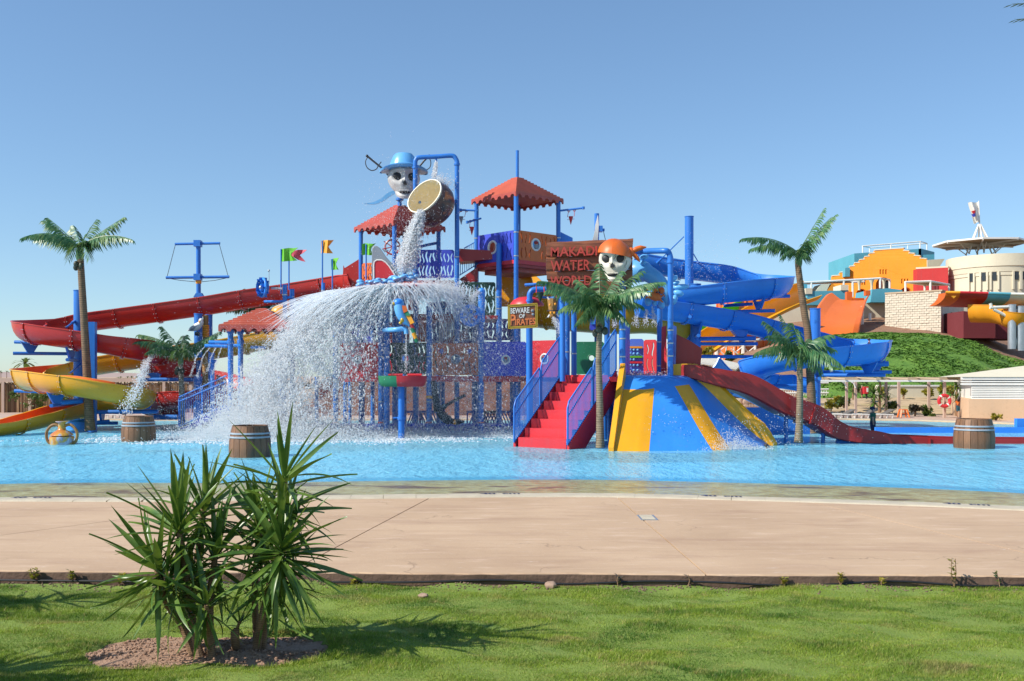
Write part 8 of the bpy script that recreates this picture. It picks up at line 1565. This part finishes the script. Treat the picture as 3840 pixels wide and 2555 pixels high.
curtain(1250,62,R(130),R(290),(.1,1.0),(-5.0,-.7),.72,(-1.2,.1),.006,.024)
curtain(1000,62,R(140),R(300),(.1,.8),(-5.4,-2.0),.70,(-1.0,.1),.006,.025)
curtain(200,40,R(200),R(330),(.1,.8),(-1.6,.6),.5,(-1.6,-.2),.005,.019)
curtain(280,40,R(285),R(400),(.3,1.3),(.0,2.4),.5,(-1.0,.2),.005,.019)
curtain(1600,50,R(130),R(300),(.1,.9),(-5.3,-.4),.70,(-1.2,.1),.003,.0065,1.1,.75,(.10,.32))
curtain(560,50,R(280),R(400),(.2,1.3),(-.6,2.6),.5,(-1.0,.2),.003,.006,1.1,.75,(.10,.32))
# threads still joined together near the rim
i_=0
def threads(n,a0,a1,vx,name):
    mb=MB(); r=random.Random(n)
    for _ in range(n):
        a=r.uniform(a0,a1); p=rimpt(np.array([a]),np.array([1.95]))[0]; v=np.array([math.cos(a)*.8+r.uniform(*vx),math.sin(a)*.5,r.uniform(-2.4,-.3)]); T=r.uniform(.2,.5); pts=[]
        ox,oy=r.uniform(0,6),r.uniform(0,6)
        for k in range(7):
            tt=T*k/6; q=p+v*tt; pts.append(V((q[0]+.06*math.sin(k*1.7+ox)*k/6,q[1]+.06*math.sin(k*1.3+oy)*k/6,q[2]-.5*G9*tt*tt)))
        w0=r.uniform(.008,.024); mb.tube(pts,[w0,w0*1.1,w0*.9,w0*.5,w0*.8,w0*.4,w0*.15],4,False)
    return mb
mb=threads(420,R(140),R(290),(-4.6,-.3),''); mb2=threads(170,R(280),R(390),(-.2,1.6),''); mb.add(mb2.v,mb2.f)
struct(mb,'falling_water_threads',M['drop'],True,'stuff')
# water boiling on the canopy top and round the lumps
n=7000; a=rg.uniform(0,6.28,n); rr=1.9*np.sqrt(rg.uniform(.02,1,n)); z=np.interp(rr,[0,.78,1.46,1.95],[.17,.14,.08,.0]); p=(np.stack([rr*np.cos(a),rr*np.sin(a),z],-1)@tlm.T)+cnn; p[:,2]+=np.abs(rg.normal(0,.02,n))+.01
allp.append(p); alld.append(np.stack([np.cos(a),np.sin(a),-.1*np.ones(n)],-1)+rg.normal(0,.3,(n,3))); alls.append(rg.uniform(.006,.018,n)); allst.append(np.full(n,2.))
# right rim crown of spray
n=9000; c0=np.array(zF(860,190,32.0)); p=c0+rg.normal(0,1,(n,3))*np.array([.55,.5,.16]); p[:,2]-=.25*np.maximum(0,np.abs(p[:,0]-c0[0])-.4); allp.append(p); alld.append(rg.normal(0,1,(n,3))); alls.append(rg.uniform(.006,.016,n)); allst.append(np.full(n,1.5))
# bucket stream
n=9000; t_=rg.uniform(0,1,n); A=np.array(zE(855,640,32.6)); B=np.array(zE(800,800,32.4)); Cc=np.array(zE(700,1200,32.3)); p=(1-t_)[:,None]**2*A+2*(t_*(1-t_))[:,None]*B+t_[:,None]**2*Cc; wv=(.05+.13*t_)[:,None]; p=p+rg.normal(0,1,(n,3))*wv*np.array([1,1,.6]); allp.append(p); alld.append(np.tile(Cc-A,(n,1))+rg.normal(0,1.2,(n,3))); alls.append(rg.uniform(.008,.022,n)); allst.append(np.full(n,2.2))
mbs=MB(); r=random.Random(4)
for _ in range(26):
    o_=V((r.gauss(0,.05),r.gauss(0,.05),0)); pts=[]
    for k in range(9): u=k/8; q=(1-u)**2*A+2*u*(1-u)*B+u*u*Cc; pts.append(V(q)+o_*(1+1.6*u)+V((.03*math.sin(k*1.9+o_.x*60),.02*math.sin(k*2.3),0)))
    w0=r.uniform(.02,.05); mbs.tube(pts,[w0*.8,w0,w0*1.1,w0,w0*.9,w0,w0*.7,w0*.8,w0*.3],5,False)
struct(mbs,'bucket_stream',M['drop'],True,'stuff')
# filling jet and spray round the bucket, drips over the left roof
for c0,c1,n,w0,w1 in ((zE(1008,150,33.7),zE(990,310,33.2),900,.02,.06),(zE(1030,320,33.0),zE(1130,370,33.4),700,.08,.16)):
    t_=rg.uniform(0,1,n); p=np.array(c0)+(np.array(c1)-np.array(c0))*t_[:,None]+rg.normal(0,1,(n,3))*(w0+(w1-w0)*t_)[:,None]; allp.append(p); alld.append(rg.normal(0,1,(n,3))+np.array([0,0,-2])); alls.append(rg.uniform(.005,.014,n)); allst.append(np.full(n,1.8))
n=2600; c0=np.array(zE(760,780,32.8)); p=c0+rg.normal(0,1,(n,3))*np.array([.75,.4,.9]); allp.append(p); alld.append(rg.normal(0,1,(n,3))+np.array([0,0,-2])); alls.append(rg.uniform(.004,.010,n)); allst.append(np.full(n,1.8))
# landing splash at left, mist low on the pool
n=42000; x=rg.normal(0,1,n); c0=np.array(Dg(650,1005)); p=np.stack([c0[0]+x*1.5,c0[1]+rg.normal(0,1.0,n)-.5,np.abs(rg.gamma(1.3,.30,n))*np.exp(-x*x*.25)],-1); allp.append(p); alld.append(rg.normal(0,1,(n,3))+np.array([-1,0,1.])); alls.append(rg.uniform(.006,.015,n)); allst.append(np.full(n,1.6))
n=15000; x=rg.uniform(-1,1,n); c0=np.array(Dg(990,1000)); p=np.stack([c0[0]+x*3.2,c0[1]+rg.normal(0,.8,n)-.4,rg.gamma(1.1,.13,n)],-1); allp.append(p); alld.append(rg.normal(0,1,(n,3))); alls.append(rg.uniform(.004,.011,n)); allst.append(np.full(n,1.6))
# fine drifting spray, most of it right and left of the curtain
n=26000; p=np.stack([rg.normal(cnn[0]+2.1,1.3,n),rg.normal(31.9,.5,n),rg.normal(3.0,.75,n)],-1); k=p[:,2]>.1; allp.append(p[k]); alld.append(rg.normal(0,1,(k.sum(),3))); alls.append(rg.uniform(.003,.008,k.sum())); allst.append(np.full(k.sum(),1.4))
n=34000; p=np.stack([rg.normal(cnn[0]-2.6,1.6,n),rg.normal(31.3,.7,n),np.abs(rg.normal(1.7,1.0,n))],-1); p[:,0]-=(2.5-p[:,2])*.5; allp.append(p); alld.append(rg.normal(0,1,(n,3))); alls.append(rg.uniform(.003,.009,n)); allst.append(np.full(n,1.4))
n=30000; p=np.stack([rg.normal(cnn[0]+1.9,1.4,n),rg.normal(32.0,.4,n),np.abs(rg.normal(1.2,.8,n))],-1); allp.append(p); alld.append(rg.normal(0,1,(n,3))); alls.append(rg.uniform(.003,.009,n)); allst.append(np.full(n,1.4))
drops(np.concatenate(allp),np.concatenate(alld),np.concatenate(alls),np.concatenate(allst),'splash')
# smaller jets, each its own body of water
def jet(pts,n,w0,w1,name,s=(.006,.014),seed=1):
    r_=np.random.default_rng(seed); P=crm(pts,10); L_=arclen(P); pos=[];dd=[]
    for _ in range(n):
        u=r_.uniform(); s_=u*L_[-1]; q=at_len(P,L_,s_); q2=at_len(P,L_,min(L_[-1],s_+.05)); pos.append(q+V(r_.normal(0,1,3))*(w0+(w1-w0)*u)); dd.append((q2-q) if (q2-q).length>1e-5 else V((0,0,-1)))
    drops(np.array([tuple(p) for p in pos]),np.array([tuple(d) for d in dd])+r_.normal(0,.01,(n,3)),r_.uniform(s[0],s[1],n),np.full(n,2.2),name)
jet([zU(430,350,34.9),zU(300,480,34.0),zU(210,700,32.0),zU(120,950,30.5),zU(20,1100,29.6),zU(-40,1280,29.25)],1500,.05,.12,'palm_water_jet',(.007,.02),3)
for k,(x0,x1,x2,y2) in enumerate(((1185,1060,970,700),(1275,1165,1070,720),(1370,1290,1215,640),(1450,1400,1300,690))): jet([zU(x0,255,33.4),zU(x1,400,33.2),zU((x1+x2)/2,560,33.1),zU(x2,y2,33.0)],170,.008,.02,'pipe_water_jet',(.005,.011),10+k)
jet([zP(1230,640,29.2),zP(1300,760,28.9),zP(1390,920,28.6)],500,.03,.10,'bucket_water_jet',(.005,.012),21)
jet([zF(1225,215,32.8),zF(1180,250,32.5),zF(1165,340,32.4)],500,.03,.08,'post_water_jet',(.006,.016),22)
jet([zF(612,565,30.2),zF(612,700,30.2),zF(612,890,30.1)],260,.012,.03,'perch_water_jet',(.005,.01),23)
for k,(a,c_) in enumerate((((1345,1130),(1375,1330)),((1170,1150),(1160,1330)),((1275,1160),(1270,1320)),((915,1215),(925,1340)))): jet([zI(a[0],a[1],28.4),zI((a[0]+c_[0])/2+6,(a[1]+c_[1])/2,28.3),zI(c_[0],c_[1],28.2)],200,.02,.06,'monster_water_jet',(.005,.014),30+k)
rg=np.random.default_rng(5)
n=2600; c0=np.array(zK(1230,1330,25.9)); x=rg.normal(0,1,n); p=np.stack([c0[0]+x*.42+.15,c0[1]+rg.normal(0,.25,n),rg.gamma(1.2,.12,n)*np.exp(-x*x*.4)],-1); q=rg.uniform(0,1,(700,3)); p2=np.array(zK(1150,1250,26.2))+(q-.5)*np.array([4.4,1,1.1]); p2[:,2]=np.abs(p2[:,2]); pp2=np.concatenate([p,p2]); drops(pp2,rg.normal(0,1,(len(pp2),3)),rg.uniform(.004,.014,len(pp2)),np.full(len(pp2),1.5),'slide_end_splash')
n=900; c0=np.array(zJ(590,440,36)); p=c0+rg.normal(0,1,(n,3))*np.array([.75,.3,.75])+np.array([0,0,-.5]); drops(p,rg.normal(0,1,(n,3)),rg.uniform(.004,.012,n),np.full(n,1.5),'upper_slide_spray')
n=420; c0=np.array(zN(150,900,28)); p=c0+rg.normal(0,1,(n,3))*np.array([.8,.2,.3]); drops(p,rg.normal(0,1,(n,3)),rg.uniform(.005,.012,n),np.full(n,1.4),'lane_spray')
n=1600; x=rg.uniform(0,1,n); c0=np.array(zH(1300,905,28.2)); p=np.stack([c0[0]+(x-.5)*1.6,28.2+rg.uniform(0,1.6,n),1.9+rg.gamma(1.2,.035,n)],-1); drops(p,rg.normal(0,1,(n,3)),rg.uniform(.006,.02,n),np.full(n,1.5),'deck_splash')
# foam on the pool under the falls: flat clots of bubbles
n=16000; x=rg.normal(0,1,n); k=rg.uniform(0,1,n)<.62; cx=np.where(k,Dg(600,1018).x,Dg(930,1005).x); sx=np.where(k,2.4,3.0); p=np.stack([cx+x*sx,np.where(k,29.9,31.6)+rg.normal(0,.85,n),np.full(n,-.015)+rg.uniform(0,.02,n)],-1)
keep=(np.sin(p[:,0]*3+np.sin(p[:,1]*5))+np.sin(p[:,1]*7+p[:,0])+rg.normal(0,.6,n))>-.3; p=p[keep]; d=rg.normal(0,1,(len(p),3)); d[:,2]*=.05; drops(p,d,rg.uniform(.01,.035,len(p)),np.full(len(p),2.2),'pool_foam')
